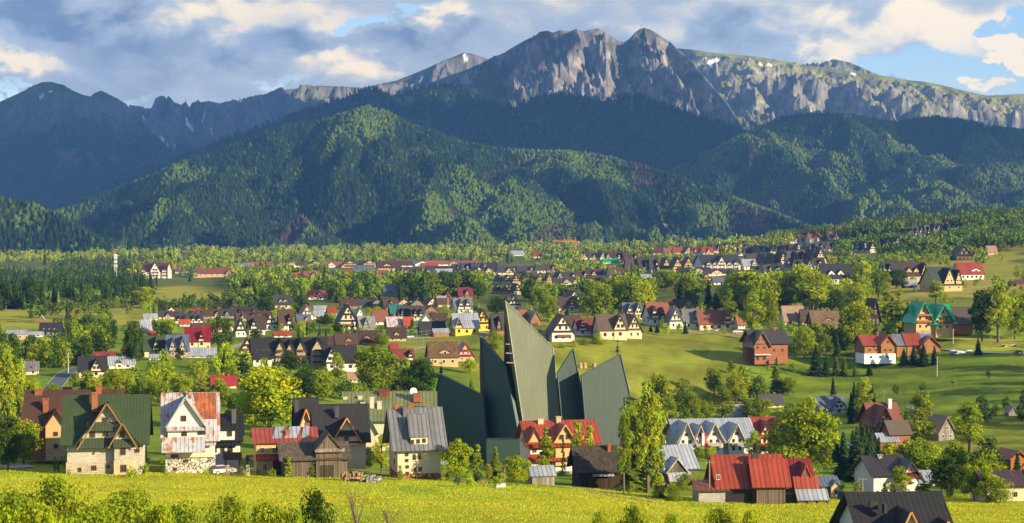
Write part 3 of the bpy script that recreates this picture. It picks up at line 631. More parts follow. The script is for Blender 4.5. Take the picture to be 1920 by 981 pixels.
# ------------------------------------------------------------------ forests (uncountable): one object each
def cone_tpl():
    v = [];
    for (z, r, n) in ((0.12, 0.19, 6), (0.45, 0.125, 6)):
        for k in range(n):
            a_ = 2 * math.pi * (k + z * 2) / n; rr = r * (1.15 if k % 2 else 0.8); v.append((rr * math.cos(a_), rr * math.sin(a_), z - (0.04 if k % 2 else 0)))
    v += [(0, 0, 0.68), (0, 0, 1.0)]
    f = [(k, (k + 1) % 6, 12) for k in range(6)] + [(6 + k, 6 + (k + 1) % 6, 13) for k in range(6)]
    return np.array(v), np.array(f)
def ico_tpl():
    p = (1 + 5 ** .5) / 2
    v = np.array([(-1, p, 0), (1, p, 0), (-1, -p, 0), (1, -p, 0), (0, -1, p), (0, 1, p), (0, -1, -p), (0, 1, -p), (p, 0, -1), (p, 0, 1), (-p, 0, -1), (-p, 0, 1)], float)
    v /= np.linalg.norm(v[0]); v = v * np.array([0.36, 0.36, 0.46]) + np.array([0, 0, 0.52])
    f = np.array([(0, 11, 5), (0, 5, 1), (0, 1, 7), (0, 7, 10), (0, 10, 11), (1, 5, 9), (5, 11, 4), (11, 10, 2), (10, 7, 6), (7, 1, 8), (3, 9, 4), (3, 4, 2), (3, 2, 6), (3, 6, 8), (3, 8, 9), (4, 9, 5), (2, 4, 11), (6, 2, 10), (8, 6, 7), (9, 8, 1)])
    return v, f
def leafy_tpl(seed):
    rng = np.random.default_rng(seed); cs = rng.normal(size=(7, 3)) * [.17, .17, .2] + [0, 0, .58]
    v, f, c = leaves(cs, np.full(7, 0.2), 13, 0.085, rng)
    return v, np.vstack([f[:, :3], f[:, [0, 2, 3]]])
CONE, ICO = cone_tpl(), ico_tpl(); LEAFY = [leafy_tpl(s) for s in (1, 2, 3)]
def scatter(tpl, pos, h, wid, rng, col, jit=0.0):
    v, f = tpl; n = len(pos); a_ = rng.random(n) * 6.283; c_, s_ = np.cos(a_), np.sin(a_)
    vv = np.broadcast_to(v, (n,) + v.shape).copy()
    if jit: vv *= 1 + jit * (rng.random(vv.shape) - 0.5)
    x = (vv[..., 0] * c_[:, None] - vv[..., 1] * s_[:, None]) * wid[:, None] + pos[:, 0:1]
    y = (vv[..., 0] * s_[:, None] + vv[..., 1] * c_[:, None]) * wid[:, None] + pos[:, 1:2]
    z = vv[..., 2] * h[:, None] + pos[:, 2:3]
    V = np.stack([x, y, z], -1).reshape(-1, 3); Fc = (f[None] + (np.arange(n) * len(v))[:, None, None]).reshape(-1, 3)
    return V, Fc, np.repeat(col, len(v), 0)
def stuff_obj(name, parts, label, cat):
    V, Fc, Cc, o = [], [], [], 0
    for v, f, c in parts: V.append(v); Fc.append(f + o); Cc.append(c); o += len(v)
    me = np_mesh(name, np.vstack(V), np.vstack(Fc), [M_stuff], cols=np.vstack(Cc))
    ob = link(bpy.data.objects.new(name, me)); tag(ob, label, cat, kind='stuff'); return ob
def clad(name, G, n, hs, seed, label, ymax, sparse=None, pym=500):
    X, Y, H, cols, ppx, ppy = G; rng = np.random.default_rng(seed); R, C_ = X.shape
    i = rng.integers(0, R - 1, n * 3); j = rng.integers(0, C_ - 1, n * 3)
    ar = Y[i, j] / Y.max(); keep = rng.random(n * 3) < ar
    i, j = i[keep], j[keep]; a_, b_ = rng.random(len(i)), rng.random(len(i))
    def bi(A): return A[i, j] * (1 - a_) * (1 - b_) + A[i + 1, j] * a_ * (1 - b_) + A[i, j + 1] * (1 - a_) * b_ + A[i + 1, j + 1] * a_ * b_
    x, y, z = bi(X), bi(Y), bi(H); c = cols[i, j]
    ok = (z > gz(x, np.minimum(y, 4990)) - 2) & (y < ymax(x, y) ) & (ppx[i, j] > -60) & (ppx[i, j] < 1980)
    # only slopes that turn to the valley
    gy = (H[i + 1, j] - H[i, j]); ok &= gy > -6
    if sparse is not None: ok &= rng.random(len(i)) < sparse(x, y, ppx[i, j], ppy[i, j])
    x, y, z, c = x[ok][:n], y[ok][:n], z[ok][:n], c[ok][:n]
    dec = c[:, 1] > 0.075 + 0.03 * (rng.random(len(x)) - .5)
    dec |= rng.random(len(x)) < 0.06
    br = (0.65 + 0.7 * rng.random(len(x)))[:, None]; pos = np.stack([x, y, z - 1.0], 1)
    c2 = c * br; c2[dec] = (DECI * 0.5 + c[dec] * 0.5) * br[dec] * np.array([1.05, 1.0, 0.9])
    hh = hs * (0.55 + 0.75 * rng.random(len(x)))
    P1 = scatter(CONE, pos[~dec], hh[~dec], hh[~dec] * 0.95, rng, c2[~dec]); P2 = scatter(ICO, pos[dec], hh[dec] * 0.85, hh[dec] * 0.68, rng, c2[dec], 0.45)
    stuff_obj(name, [P1, P2], label, 'forest')
clad('forest', HF, 92000, 14.5, 1, 'dense dark spruce and beech forest on the near mountain slopes', lambda x, y: 5300 + 0 * x,
     sparse=lambda x, y, px, py: np.where((px > 218) & (px < 282) & (py > 452) & (py < 482), 0.0, 1.0))
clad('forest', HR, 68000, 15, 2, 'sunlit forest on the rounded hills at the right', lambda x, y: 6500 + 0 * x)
clad('forest', HM, 34000, 19, 4, 'dark blue green forest under the rocky peak', lambda x, y: 7100 + 0 * x)
clad('forest', HL, 9000, 19, 3, 'dark spruce forest on the low hill at the left edge', lambda x, y: 4000 + 0 * x)

# ------------------------------------------------------------------ building materials (colour comes from each object)
def obj_mat(name, rough, spec=0.3, kind='plain', metal=0.0):
    m, t, b = principled(name, rough, spec); b.inputs['Metallic'].default_value = metal
    oi = t.n('ShaderNodeObjectInfo'); uv = t.n('ShaderNodeUVMap').outputs[0]; tc = t.n('ShaderNodeTexCoord')
    sp = t.n('ShaderNodeSeparateXYZ'); t.put(sp.inputs[0], uv); u, v = sp.outputs[0], sp.outputs[1]
    n1 = t.noise(tc.outputs['Object'], 0.45, 7, 0.75); n2 = t.noise(tc.outputs['Object'], 4.0, 4, 0.6)
    k = t.m('ADD', 0.38, t.m('ADD', t.m('MULTIPLY', n1, 0.95), t.m('MULTIPLY', n2, 0.3)))
    h = n2; col = oi.outputs['Color']; bs, bd = 0.3, 0.03
    def band(x, per, w):
        fr_ = t.m('FRACT', t.m('DIVIDE', x, per)); return t.m('LESS_THAN', fr_, w)
    def grey(x):
        cc = t.n('ShaderNodeCombineXYZ'); [t.put(cc.inputs[i], x) for i in range(3)]; return cc.outputs[0]
    if kind == 'seam':
        s = band(u, 0.8, 0.2); fl = t.m('FLOOR', t.m('DIVIDE', u, 0.8)); wn = t.n('ShaderNodeTexWhiteNoise', noise_dimensions='1D'); t.put(wn.inputs['W'], fl)
        k = t.m('MULTIPLY', k, t.m('ADD', 0.85, t.m('MULTIPLY', wn.outputs[0], 0.25))); k = t.m('MULTIPLY', k, t.m('SUBTRACT', 1.0, t.m('MULTIPLY', s, 0.5))); h = s; bs, bd = 0.8, 0.06
    elif kind == 'tile':
        f1_ = t.m('FRACT', t.m('DIVIDE', v, 0.5)); f2_ = t.m('FRACT', t.m('DIVIDE', u, 0.55))
        h = t.m('ADD', f1_, t.m('MULTIPLY', t.m('SINE', t.m('MULTIPLY', f2_, 6.283)), 0.1)); k = t.m('MULTIPLY', k, t.m('ADD', 0.8, t.m('MULTIPLY', f1_, 0.35))); bs, bd = 0.9, 0.08
    elif kind == 'shingle':
        f1_ = t.m('FRACT', t.m('DIVIDE', v, 0.7)); wn = t.n('ShaderNodeTexWhiteNoise', noise_dimensions='2D')
        cv_ = t.n('ShaderNodeCombineXYZ'); t.put(cv_.inputs[0], t.m('FLOOR', t.m('DIVIDE', u, 0.3))); t.put(cv_.inputs[1], t.m('FLOOR', t.m('DIVIDE', v, 0.7))); t.put(wn.inputs['Vector'], cv_.outputs[0])
        k = t.m('MULTIPLY', k, t.m('ADD', 0.65, t.m('MULTIPLY', wn.outputs[0], 0.6))); h = f1_; bs, bd = 0.8, 0.06
    elif kind == 'plank':
        s = band(v, 0.32, 0.18); k = t.m('MULTIPLY', k, t.m('SUBTRACT', 1.0, t.m('MULTIPLY', s, 0.55))); h = t.m('SUBTRACT', 1.0, s); bs, bd = 0.8, 0.05
    elif kind == 'vplank':
        s = band(u, 0.3, 0.2); wn = t.n('ShaderNodeTexWhiteNoise', noise_dimensions='1D'); t.put(wn.inputs['W'], t.m('FLOOR', t.m('DIVIDE', u, 0.3)))
        k = t.m('MULTIPLY', t.m('MULTIPLY', k, t.m('SUBTRACT', 1.0, t.m('MULTIPLY', s, 0.6))), t.m('ADD', 0.6, t.m('MULTIPLY', wn.outputs[0], 0.6))); h = t.m('SUBTRACT', 1.0, s); bs, bd = 0.8, 0.05
    elif kind == 'brick' or kind == 'block':
        bt = t.n('ShaderNodeTexBrick'); t.put(bt.inputs['Vector'], uv); sc_ = 1.0
        bt.inputs['Scale'].default_value = 1.0; bt.inputs['Brick Width'].default_value = 0.6 if kind == 'block' else 0.45; bt.inputs['Row Height'].default_value = 0.3 if kind == 'block' else 0.2
        bt.inputs['Mortar Size'].default_value = 0.03; bt.inputs['Color1'].default_value = (0.8, 0.8, 0.8, 1); bt.inputs['Color2'].default_value = (1.15, 1.1, 1.05, 1); bt.inputs['Mortar'].default_value = (.6, .6, .6, 1)
        col = t.mix(1.0, col, bt.outputs[0], 'MULTIPLY'); h = bt.outputs['Fac']; bs, bd = 0.4, -0.03
    elif kind == 'stone':
        vo = t.n('ShaderNodeTexVoronoi', feature='DISTANCE_TO_EDGE'); t.put(vo.inputs['Vector'], uv); vo.inputs['Scale'].default_value = 2.0
        v2 = t.n('ShaderNodeTexVoronoi'); t.put(v2.inputs['Vector'], uv); v2.inputs['Scale'].default_value = 2.0
        sp2 = t.n('ShaderNodeSeparateXYZ'); t.put(sp2.inputs[0], v2.outputs['Color'])
        k = t.m('MULTIPLY', k, t.m('MULTIPLY', t.ss(vo.outputs[0], 0.0, 0.12), t.m('ADD', 0.6, t.m('MULTIPLY', sp2.outputs[0], 0.8)))); h = t.ss(vo.outputs[0], 0, .15); bs, bd = 0.8, 0.08
    elif kind == 'rust':
        r = t.noise(tc.outputs['Object'], 0.55, 7, 0.7, 0.6); cv_ = t.n('ShaderNodeCombineXYZ'); t.put(cv_.inputs[0], t.m('MULTIPLY', u, 1.2)); t.put(cv_.inputs[1], t.m('MULTIPLY', v, 0.35))
        r2 = t.noise(cv_.outputs[0], 1.2, 4, 0.7); q = t.ss(t.m('ADD', r, t.m('MULTIPLY', r2, 0.9)), 0.95, 1.08)
        col = t.mix(q, col, t.mix(n2, (0.22, 0.05, 0.015, 1), (0.42, 0.15, 0.05, 1))); s = band(u, 0.7, 0.14); k = t.m('MULTIPLY', k, t.m('SUBTRACT', 1.05, t.m('MULTIPLY', s, 0.45))); h = s; bs, bd = 0.8, 0.06
    elif kind == 'plaster':
        k = t.m('ADD', 0.84, t.m('ADD', t.m('MULTIPLY', n1, 0.22), t.m('MULTIPLY', n2, 0.1))); bs, bd = 0.15, 0.02
    t.put(b.inputs['Base Color'], t.mix(1.0, col, grey(k), 'MULTIPLY'))
    add_bump(t, b, h, bs, bd); return m
MT = {k: obj_mat(*a_) for k, a_ in {
    'seam': ('standing_seam_roof', 0.42, 0.5, 'seam', 0.25), 'tile': ('tile_roof', 0.6, 0.35, 'tile'), 'shingle': ('shingle_roof', 0.8, 0.2, 'shingle'),
    'plaster': ('plaster_wall', 0.9, 0.1, 'plaster'), 'plank': ('log_wall', 0.8, 0.2, 'plank'), 'vplank': ('board_wall', 0.85, 0.1, 'vplank'),
    'brick': ('brick_wall', 0.9, 0.1, 'brick'), 'block': ('block_wall', 0.9, 0.1, 'block'), 'stone': ('rubble_stone', 0.85, 0.2, 'stone'), 'rust': ('rusty_sheet_roof', 0.55, 0.4, 'rust', 0.1), 'plain': ('painted_part', 0.6, 0.3, 'plain')}.items()}
M_glass, t_, b_ = principled('window_glass', 0.08, 0.6); b_.inputs['Base Color'].default_value = (0.025, 0.028, 0.032, 1)

RC = dict(black=(.016, .016, .020), char=(.032, .032, .038), brown=(.055, .026, .019), dbrown=(.040, .022, .018), maroon=(.12, .018, .02), red=(.30, .052, .026), orange=(.42, .085, .03), silver=(.31, .35, .42),
          grey=(.17, .175, .19), blueg=(.11, .14, .2), green=(.028, .048, .018), bgreen=(.0, .34, .17), teal=(.03, .17, .17), tan=(.25, .17, .12), rusty=(.33, .36, .42), rbrown=(.17, .055, .035), dgreen=(.018, .03, .022), crimson=(.22, .012, .02), oldg=(.17, .19, .08))
WC = dict(white=(.58, .57, .54), cream=(.54, .46, .33), tan=(.48, .33, .17), yellow=(.66, .47, .07), wood=(.26, .115, .04), dwood=(.05, .032, .022), brick=(.29, .12, .075), stone=(.40, .35, .28), pink=(.5, .32, .26), greyw=(.26, .24, .21), owood=(.29, .14, .055), block=(.42, .40, .36), oldw=(.13, .105, .08))
WM = dict(wood='plank', dwood='plank', brick='brick', stone='stone', owood='plank', block='block', oldw='vplank', greyw='vplank')

class MB:
    def __init__(s): s.v, s.f = [], []
    def quad(s, *p): o = len(s.v); s.v += [tuple(q) for q in p]; s.f.append(tuple(range(o, o + len(p))))
    def hexa(s, p):   # 8 points: bottom 4 (ccw from above), top 4
        o = len(s.v); s.v += [tuple(q) for q in p]
        for f in ((3, 2, 1, 0), (4, 5, 6, 7), (0, 1, 5, 4), (1, 2, 6, 5), (2, 3, 7, 6), (3, 0, 4, 7)): s.f.append(tuple(o + i for i in f))
    def box(s, x0, x1, y0, y1, z0, z1): s.hexa([(x0, y0, z0), (x1, y0, z0), (x1, y1, z0), (x0, y1, z0), (x0, y0, z1), (x1, y0, z1), (x1, y1, z1), (x0, y1, z1)])
    def prism(s, prof, y0, y1, ax='y'):  # profile (a, z) ccw seen from -y, extruded along y (or x)
        o = len(s.v); n = len(prof)
        P = (lambda a, b, z: (a, b, z)) if ax == 'y' else (lambda a, b, z: (b, -a, z))
        s.v += [P(a, y0, z) for a, z in prof] + [P(a, y1, z) for a, z in prof]
        s.f.append(tuple(o + i for i in range(n))); s.f.append(tuple(o + n + i for i in reversed(range(n))))
        for i in range(n): j = (i + 1) % n; s.f.append((o + j, o + i, o + n + i, o + n + j))
    def slab(s, a, b, c, d, th):   # quad a b c d (ccw seen from outside) thickened inwards
        a, b, c, d = map(Vector, (a, b, c, d)); n = (b - a).cross(c - a).normalized() * th
        s.hexa([a - n, b - n, c - n, d - n, a, b, c, d])
    def tube(s, p0, p1, r0, r1=None, n=6):
        v, f = tube_np(p0, p1, r0, r0 if r1 is None else r1, n); o = len(s.v); s.v += [tuple(q) for q in v]; s.f += [tuple(int(i) + o for i in q) for q in f]
        s.f.append(tuple(o + i for i in reversed(range(n)))); s.f.append(tuple(o + n + i for i in range(n)))
    def build(s, name, mat, parent=None, color=(1, 1, 1)):
        me = bpy.data.meshes.new(name); me.from_pydata(s.v, [], s.f)
        uvl = me.uv_layers.new(name='UVMap'); co = np.array(s.v); uv = np.empty((len(me.loops), 2), np.float32); k = 0
        for f in s.f:
            p = co[list(f)]; n = np.cross(p[1] - p[0], p[2] - p[0]); ln = np.linalg.norm(n); n = n / ln if ln > 1e-9 else np.array([0, 0, 1.0])
            u = np.cross([0, 0, 1.0], n); lu = np.linalg.norm(u); u = u / lu if lu > 0.05 else np.array([1.0, 0, 0]); v = np.cross(n, u)
            uv[k:k + len(f), 0] = p @ u; uv[k:k + len(f), 1] = p @ v; k += len(f)
        uvl.data.foreach_set('uv', uv.ravel()); me.materials.append(mat)
        o = link(bpy.data.objects.new(name, me)); o.color = (*color, 1)
        if parent is not None: o.parent = parent
        return o
def pal(c, D, M_, default):
    if isinstance(c, tuple): return c, MT[default]
    m = default
    if ':' in c: c, m = c.split(':')
    return D[c], MT[M_.get(c, m) if m == default else m]
def vol(wm, rm, x, y, w, d, z0, ze, zr, ax='y', over=0.5, th=0.2, hip=0.0):
    """gabled volume centred at (x, y); roof ridge along ax"""
    if ax == 'y': hw, hd, P = w / 2, d / 2, (lambda a, b, z: (x + a, y + b, z))
    else: hw, hd, P = d / 2, w / 2, (lambda a, b, z: (x + b, y - a, z))
    prof = [(-hw, z0), (hw, z0), (hw, ze), (0, zr), (-hw, ze)]
    o = len(wm.v); n = 5
    wm.v += [P(a, -hd, z) for a, z in prof] + [P(a, hd, z) for a, z in prof]
    wm.f.append(tuple(o + i for i in range(n))); wm.f.append(tuple(o + n + i for i in reversed(range(n))))
    for i in range(n): j = (i + 1) % n; wm.f.append((o + j, o + i, o + n + i, o + n + j))
    sl = (zr - ze) / hw; L = hd + over; zb = ze - over * sl + 0.12; zt = zr + 0.12; hb = hip * (zr - ze)
    for sg in (-1, 1):
        a1 = sg * (hw + over)
        q = [P(0, -L, zt), P(0, L, zt), P(a1, L, zb), P(a1, -L, zb)]
        if sg > 0: q = q[::-1]
        nq = (Vector(q[1]) - Vector(q[0])).cross(Vector(q[2]) - Vector(q[0]))
        if nq.z < 0: q = q[::-1]
        rm.slab(*q, th)
def lean(rm, x0, x1, yf, yb, zf, zb, th=0.16):   # pent roof in front (low edge yf)
    rm.slab((x0, yf, zf), (x1, yf, zf), (x1, yb, zb), (x0, yb, zb), th)
# window meshes
def win_meshes():
    m = MB()
    for (a, b, c, d) in ((-.5, -.4, 0, 1), (.4, .5, 0, 1), (-.4, .4, 0, .09), (-.4, .4, .91, 1), (-.04, .04, .09, .91)): m.box(a, b, -.09, .02, c, d)
    f = m.build('window', MT['plain']); g = MB(); g.box(-.42, .42, -.055, .02, .05, .95); p = g.build('pane', M_glass)
    r = (f.data, p.data)
    bpy.data.objects.remove(f); bpy.data.objects.remove(p); return r
WF, WP = win_meshes()
# mid-distance window: frame and glass in one mesh
WMID = WF.copy(); WMID.materials.append(M_glass)
def _mid():
    m = MB(); m.box(-.5, .5, -.06, .02, 0, 1); m.box(-.40, .40, -.09, .02, .1, .9)
    o = m.build('window', MT['plain']); o.data.materials.append(M_glass)
    for i, p in enumerate(o.data.polygons): p.material_index = 1 if i >= 6 else 0
    me = o.data; bpy.data.objects.remove(o); return me
WMID = _mid()
def window(parent, x, y, z, w, h, rz=0.0, near=False, col=(.7, .7, .68)):
    o = bpy.data.objects.new('window', WF if near else WMID); link(o); o.parent = parent; o.location = (x, y, z); o.rotation_euler = (0, 0, rz); o.scale = (w, 1, h); o.color = (*col, 1)
    if near:
        p = bpy.data.objects.new('pane', WP); link(p); p.parent = o
    return o
def chimney(parent, x, y, z0, z1, w=0.8, col=(.3, .11, .06), mat='brick'):
    m = MB(); m.box(x - w / 2, x + w / 2, y - w / 2, y + w / 2, z0, z1); m.box(x - w / 2 - .1, x + w / 2 + .1, y - w / 2 - .1, y + w / 2 + .1, z1 + .003, z1 + .18)
    return m.build('chimney', MT[mat], parent, col)
HOUSES = []
def fell(px, py, D, wpx, hpx): BLOCK.append((px - wpx / 2, px + wpx / 2, py - hpx, py, D))
def house(px0, px1, ytop, yb, style, roof, wall, label, gables=(), hw=0.42, rz=0.22, depth=None, name='house', cat='house', group=None, chim=1, wcol=None, skirts=True, nwin=None, rm=None, base=None, Dfix=None, bal=True):
    """a village house placed from its outline in the picture; style 'g' gable to the front, 's' long side to the front"""
    wd_ = (px1 - px0) * .07; px0 -= wd_; px1 += wd_; pc = (px0 + px1) / 2; hw = hw * .86
    if Dfix: p = at(pc, yb, Dfix); x, y, z = p[0], p[1], float(gz(p[0], p[1])[0])
    else: x, y, z = hit1(pc, yb)
    mpp = y / F; Wt = (px1 - px0) * mpp; H = (yb - ytop) * mpp
    if depth is None: depth = 0.95 * Wt if style == 'g' else min(0.8 * Wt, 1.1 * H)
    c, s_ = math.cos(rz), abs(math.sin(rz)); over = 0.055 * H + 0.15
    W_ = max(3.0, (Wt - depth * s_) / c - 2 * over) if True else Wt
    W_ = max(W_, Wt * 0.55)
    y += depth * 0.5
    z = float(gz(x, y)[0]) * 0.35 + z * 0.65
    e_ = empty(name, (x, y, z), rz + math.atan2(-x, y) * 0.0, label, cat, group)
    rcol, rmat = pal(roof, RC, {}, rm or ('seam' if roof in ('silver', 'red', 'orange', 'bgreen', 'blueg', 'grey', 'teal') else 'tile')); wcol_, wmat = pal(wall, WC, WM, 'plaster')
    if roof == 'rusty': rmat = MT['rust']
    wm, rf = MB(), MB(); ze, zr = H * hw, H - 0.15
    yf = -depth / 2; fc = wcol or ((.7, .68, .62) if sum(wcol_) < 1.2 else (.12, .07, .04))
    small = (px1 - px0) < 26
    if style == 'g':
        vol(wm, rf, 0, 0, W_, depth, -1.5, ze, zr, 'y', over)
    else:
        vol(wm, rf, 0, 0, W_, depth, -1.5, ze, zr, 'x', over)
    wm.build('wall', wmat, e_, wcol_); ro = rf.build('roof', rmat, e_, rcol)
    ww, wh = min(1.1, W_ * 0.09) + .15, min(1.3, ze * 0.3) + .2
    if style == 'g':
        if skirts and H > 6:
            sl = (zr - ze) / (W_ / 2)
            for zz in ((ze + (zr - ze) * 0.02), (ze + (zr - ze) * 0.42)):
                hwid = (zr - zz) / sl - 0.25
                if hwid > 0.8: sk = MB(); lean(sk, -hwid, hwid, yf - 0.75, yf - 0.03, zz - 0.15, zz + 0.4, .1); sk.build('pent_roof', rmat, e_, rcol)
        n = nwin or max(2, int(W_ / 3)); rows = max(1, int(ze / 2.9))
        for r in range(rows):
            for k in range(n): window(e_, (k + .5 - n / 2) * W_ / n * 0.9, yf - 0.01, ze * (r + 0.3) / rows, ww, wh, 0, False, fc)
        for k in ((-1, 1) if W_ > 6 else (0,)): window(e_, k * W_ * 0.14, yf - 0.01, ze + (zr - ze) * 0.14, ww, wh, 0, False, fc)
        if H > 8: window(e_, 0, yf - .01, ze + (zr - ze) * 0.52, ww * .9, wh * .9, 0, False, fc)
        if not small:
            for k in (-.25, .2): window(e_, -W_ / 2 - 0.01, k * depth, ze * 0.4, ww, wh, -math.pi / 2, False, fc)
            if bal and W_ > 7:
                b_ = MB(); b_.box(-W_ * .3, W_ * .3, yf - .9, yf - .02, ze * .5 - .15, ze * .5); b_.box(-W_ * .3, W_ * .3, yf - .9, yf - .84, ze * .5 + .003, ze * .5 + .85); b_.build('balcony', MT['plank'], e_, (.16, .08, .04))
    else:
        n = nwin or max(2, int(W_ / 3.2)); rows = max(1, int(ze / 2.9))
        for r in range(rows):
            for k in range(n): window(e_, (k + .5 - n / 2) * W_ / n * 0.92, yf - 0.01, ze * (r + 0.3) / rows, ww, wh, 0, False, fc)
        if not small:
            for k in (-.2, .2): window(e_, -W_ / 2 - .01, k * depth, ze * .4, ww, wh, -math.pi / 2, False, fc)
        sl = (zr - ze) / (depth / 2)
        for (gx, gw, gh) in gables:      # cross gables or dormers in the front roof slope
            d_, dr = MB(), MB(); gwm = gw * W_; z1 = ze + (zr - ze) * gh; z0 = ze - 0.2
            yfr = yf - 0.25 if gh > 0.6 else yf + (zr - ze) * 0.18 / sl; zb = z0 if gh > .6 else ze + (zr - ze) * 0.1
            yb_ = -0.0 - (zr - z1) / sl + 0.3; dl = yb_ - yfr
            zee = zb + (z1 - zb) * (0.12 if gh > .6 else .45)
            vol(d_, dr, gx * W_, yfr + dl / 2, gwm, dl, zb if gh < .6 else -1.4, zee, z1 - .1, 'y', over * .6, .14)
            do = d_.build('dormer', wmat, e_, wcol_); dr.build('dormer_roof', rmat, do, rcol)
            if gh > .6:
                for k in (-1, 1): window(e_, gx * W_ + k * gwm * .17, yfr - .01, ze + 0.1 * (zr - ze), ww, wh, 0, False, fc)
                window(e_, gx * W_, yfr - .01, ze + (z1 - ze) * 0.5, ww * .9, wh * .9, 0, False, fc)
                window(e_, gx * W_, yfr - .01, ze * 0.35, ww, wh, 0, False, fc)
            else: window(e_, gx * W_, yfr - .01, zb + 0.25, ww, wh * .8, 0, False, fc)
    for k in range(chim):
        cx_ = (0.22 - 0.5 * k) * (W_ if style == 's' else 0.35 * W_); cyy = 0.12 * depth
        zt = zr + 0.7 - (0.1 if style == 's' else 0.2) * (zr - ze); chimney(e_, cx_, cyy, ze, max(zt, zr + .3) if k < 2 else zt, .75 if W_ > 6 else .5)
    if base:
        bc, bm_ = pal(base, WC, WM, 'plaster'); b_ = MB(); hb = min(2.4, ze * .5); b_.box(-W_ / 2 - .04, W_ / 2 + .04, -depth / 2 - .04, depth / 2 + .04, -1.4, hb); b_.build('plinth', bm_, e_, bc)
    BLOCK.append((px0, px1, ytop, yb, y)); HOUSES.append((x, y, max(W_, depth) * .62))
    return e_

# ------------------------------------------------------------------ the houses of the front row, each built after its own picture
class Hero:
    def __init__(s, name, pc, pyb, rz, label, cat='house', D=None):
        x, y, z = hit1(pc, pyb)
        if D:
            p = at(pc, pyb, D); g_ = float(gz(p[0], p[1])[0])
            if p[2] > g_ - .25 or abs(y - D) > 45: x, y, z = p
        s.m = y / F; s.pc, s.pyb, s.rz = pc, pyb, rz; s.c = math.cos(rz); s.D = y
        s.e = empty(name, (x, y, z), rz, label, cat)
    def X(s, px): return (px - s.pc) * s.m / s.c
    def Z(s, py): return (s.pyb - py) * s.m
    def v(s, wall, roof, x0, x1, yt, ye, yf, dep, ax='y', zb=None, over=.5, th=.2, wn='wall', rn='roof', rm=None, parent=None, wm=None):
        wc, wmat = pal(wall, WC, WM, 'plaster'); rc, rmat = pal(roof, RC, {}, rm or 'tile')
        if roof == 'rusty': rmat = MT['rust']
        if wm: wmat = MT[wm]
        a, b = MB(), MB(); X0, X1 = s.X(x0), s.X(x1)
        hw_ = (X1 - X0) / 2 if ax == 'y' else dep / 2; zr_ = s.Z(yt) - .12; ze_ = (s.Z(ye) + over * zr_ / hw_) / (1 + over / hw_)
        vol(a, b, (X0 + X1) / 2, yf + dep / 2, X1 - X0, dep, -1.2 if zb is None else s.Z(zb), ze_, zr_, ax, over, th)
        w_ = a.build(wn, wmat, parent or s.e, wc); r_ = b.build(rn, rmat, parent or s.e if rn == 'roof' else w_, rc); return w_, r_
    def box(s, name, col, mat, x0, x1, y0, y1, zt, zb, parent=None):
        m = MB(); m.box(s.X(x0), s.X(x1), y0, y1, s.Z(zb) if zb is not None else -1.2, s.Z(zt)); return m.build(name, MT[mat], parent or s.e, col)
    def pent(s, roof, x0, x1, yt, yb_, yf, out, rm=None, name='pent_roof'):
        rc, rmat = pal(roof, RC, {}, rm or 'tile')
        if roof == 'rusty': rmat = MT['rust']
        m = MB(); lean(m, s.X(x0), s.X(x1), yf - out, yf, s.Z(yb_), s.Z(yt)); return m.build(name, rmat, s.e, rc)
    def win(s, yf, lst, col=(.12, .07, .04)):
        for q in lst: window(s.e, s.X(q[0]), yf - .01, s.Z(q[1] + q[3] / 2), q[2] * s.m / s.c, q[3] * s.m, 0, True, col)
    def side(s, xside, lst, col=(.12, .07, .04)):      # windows on the left wall: (y m, py, w m, h px)
        for q in lst: window(s.e, s.X(xside) - .01, q[0], s.Z(q[1] + q[3] / 2), q[2], q[3] * s.m, -math.pi / 2, True, col)
    def rake(s, x0, x1, xa, ya, ye, yf, col=(.22, .11, .05), w=.24):   # coloured barge boards along a gable
        m = MB()
        for xe in (x0, x1):
            p0, p1 = Vector((s.X(xa), yf, s.Z(ya))), Vector((s.X(xe), yf, s.Z(ye))); m.tube(p0, p1, w * .6, w * .6, 4)
        m.build('barge_board', MT['plain'], s.e, col)
    def done(s, w, h): BLOCK.append((s.pc - w / 2, s.pc + w / 2, s.pyb - h, s.pyb, s.D)); HOUSES.append((s.e.location.x, s.e.location.y + 5, w * s.m * .6))

# green roofed block house
h = Hero('house', 192, 889, .14, 'large unplastered block house with mossy green tile roof and two front gables', D=331)
h.v('block:block', 'green', 128, 267, 746, 834, 0, 12.5, 'x', over=1.1, wn='wall')
w1, r1 = h.v('block', 'green', 152, 254, 757, 834, -.6, 7, 'y', zb=842, over=.9, wn='front_gable', rn='gable_roof')
w2, r2 = h.v('block', 'green', 215, 249, 795, 834, -1.3, 6, 'y', over=.9, wn='front_bay', rn='gable_roof')
h.rake(147, 258, 201, 755, 841, -1.62); h.rake(205, 257, 230, 792, 838, -2.3)
h.pent('green', 166, 222, 790, 806, -.62, .9); h.pent('green', 148, 215, 820, 838, -.62, 1.0); h.pent('green', 213, 252, 822, 837, -1.32, .7)
h.box('plinth', WC['stone'], 'block', 126, 214, -.08, 1, 866, None); h.box('plinth', (.5, .4, .26), 'block', 214, 250, -1.38, 1, 862, None)
h.win(-.62, [(198, 786, 10, 9), (175, 814, 10, 10), (199, 813, 10, 8)]); h.win(-1.32, [(229, 813, 10, 12), (231, 845, 10, 14)]); h.win(-1.4, [(232, 877, 11, 14)])
h.win(-.02, [(203, 841, 10, 6), (256, 843, 9, 13)]); h.win(-.1, [(151, 880, 6, 8), (177, 877, 9, 9), (203, 875, 6, 7)])
h.side(128, [(3, 850, 1, 12), (8, 850, 1, 12), (5, 815, 1.2, 10)])
chimney(h.e, h.X(176), 3.4, h.Z(775), h.Z(740), .95); chimney(h.e, h.X(160), 5.6, h.Z(770), h.Z(745), .9, (.03, .05, .02), 'plain'); h.done(180, 145)
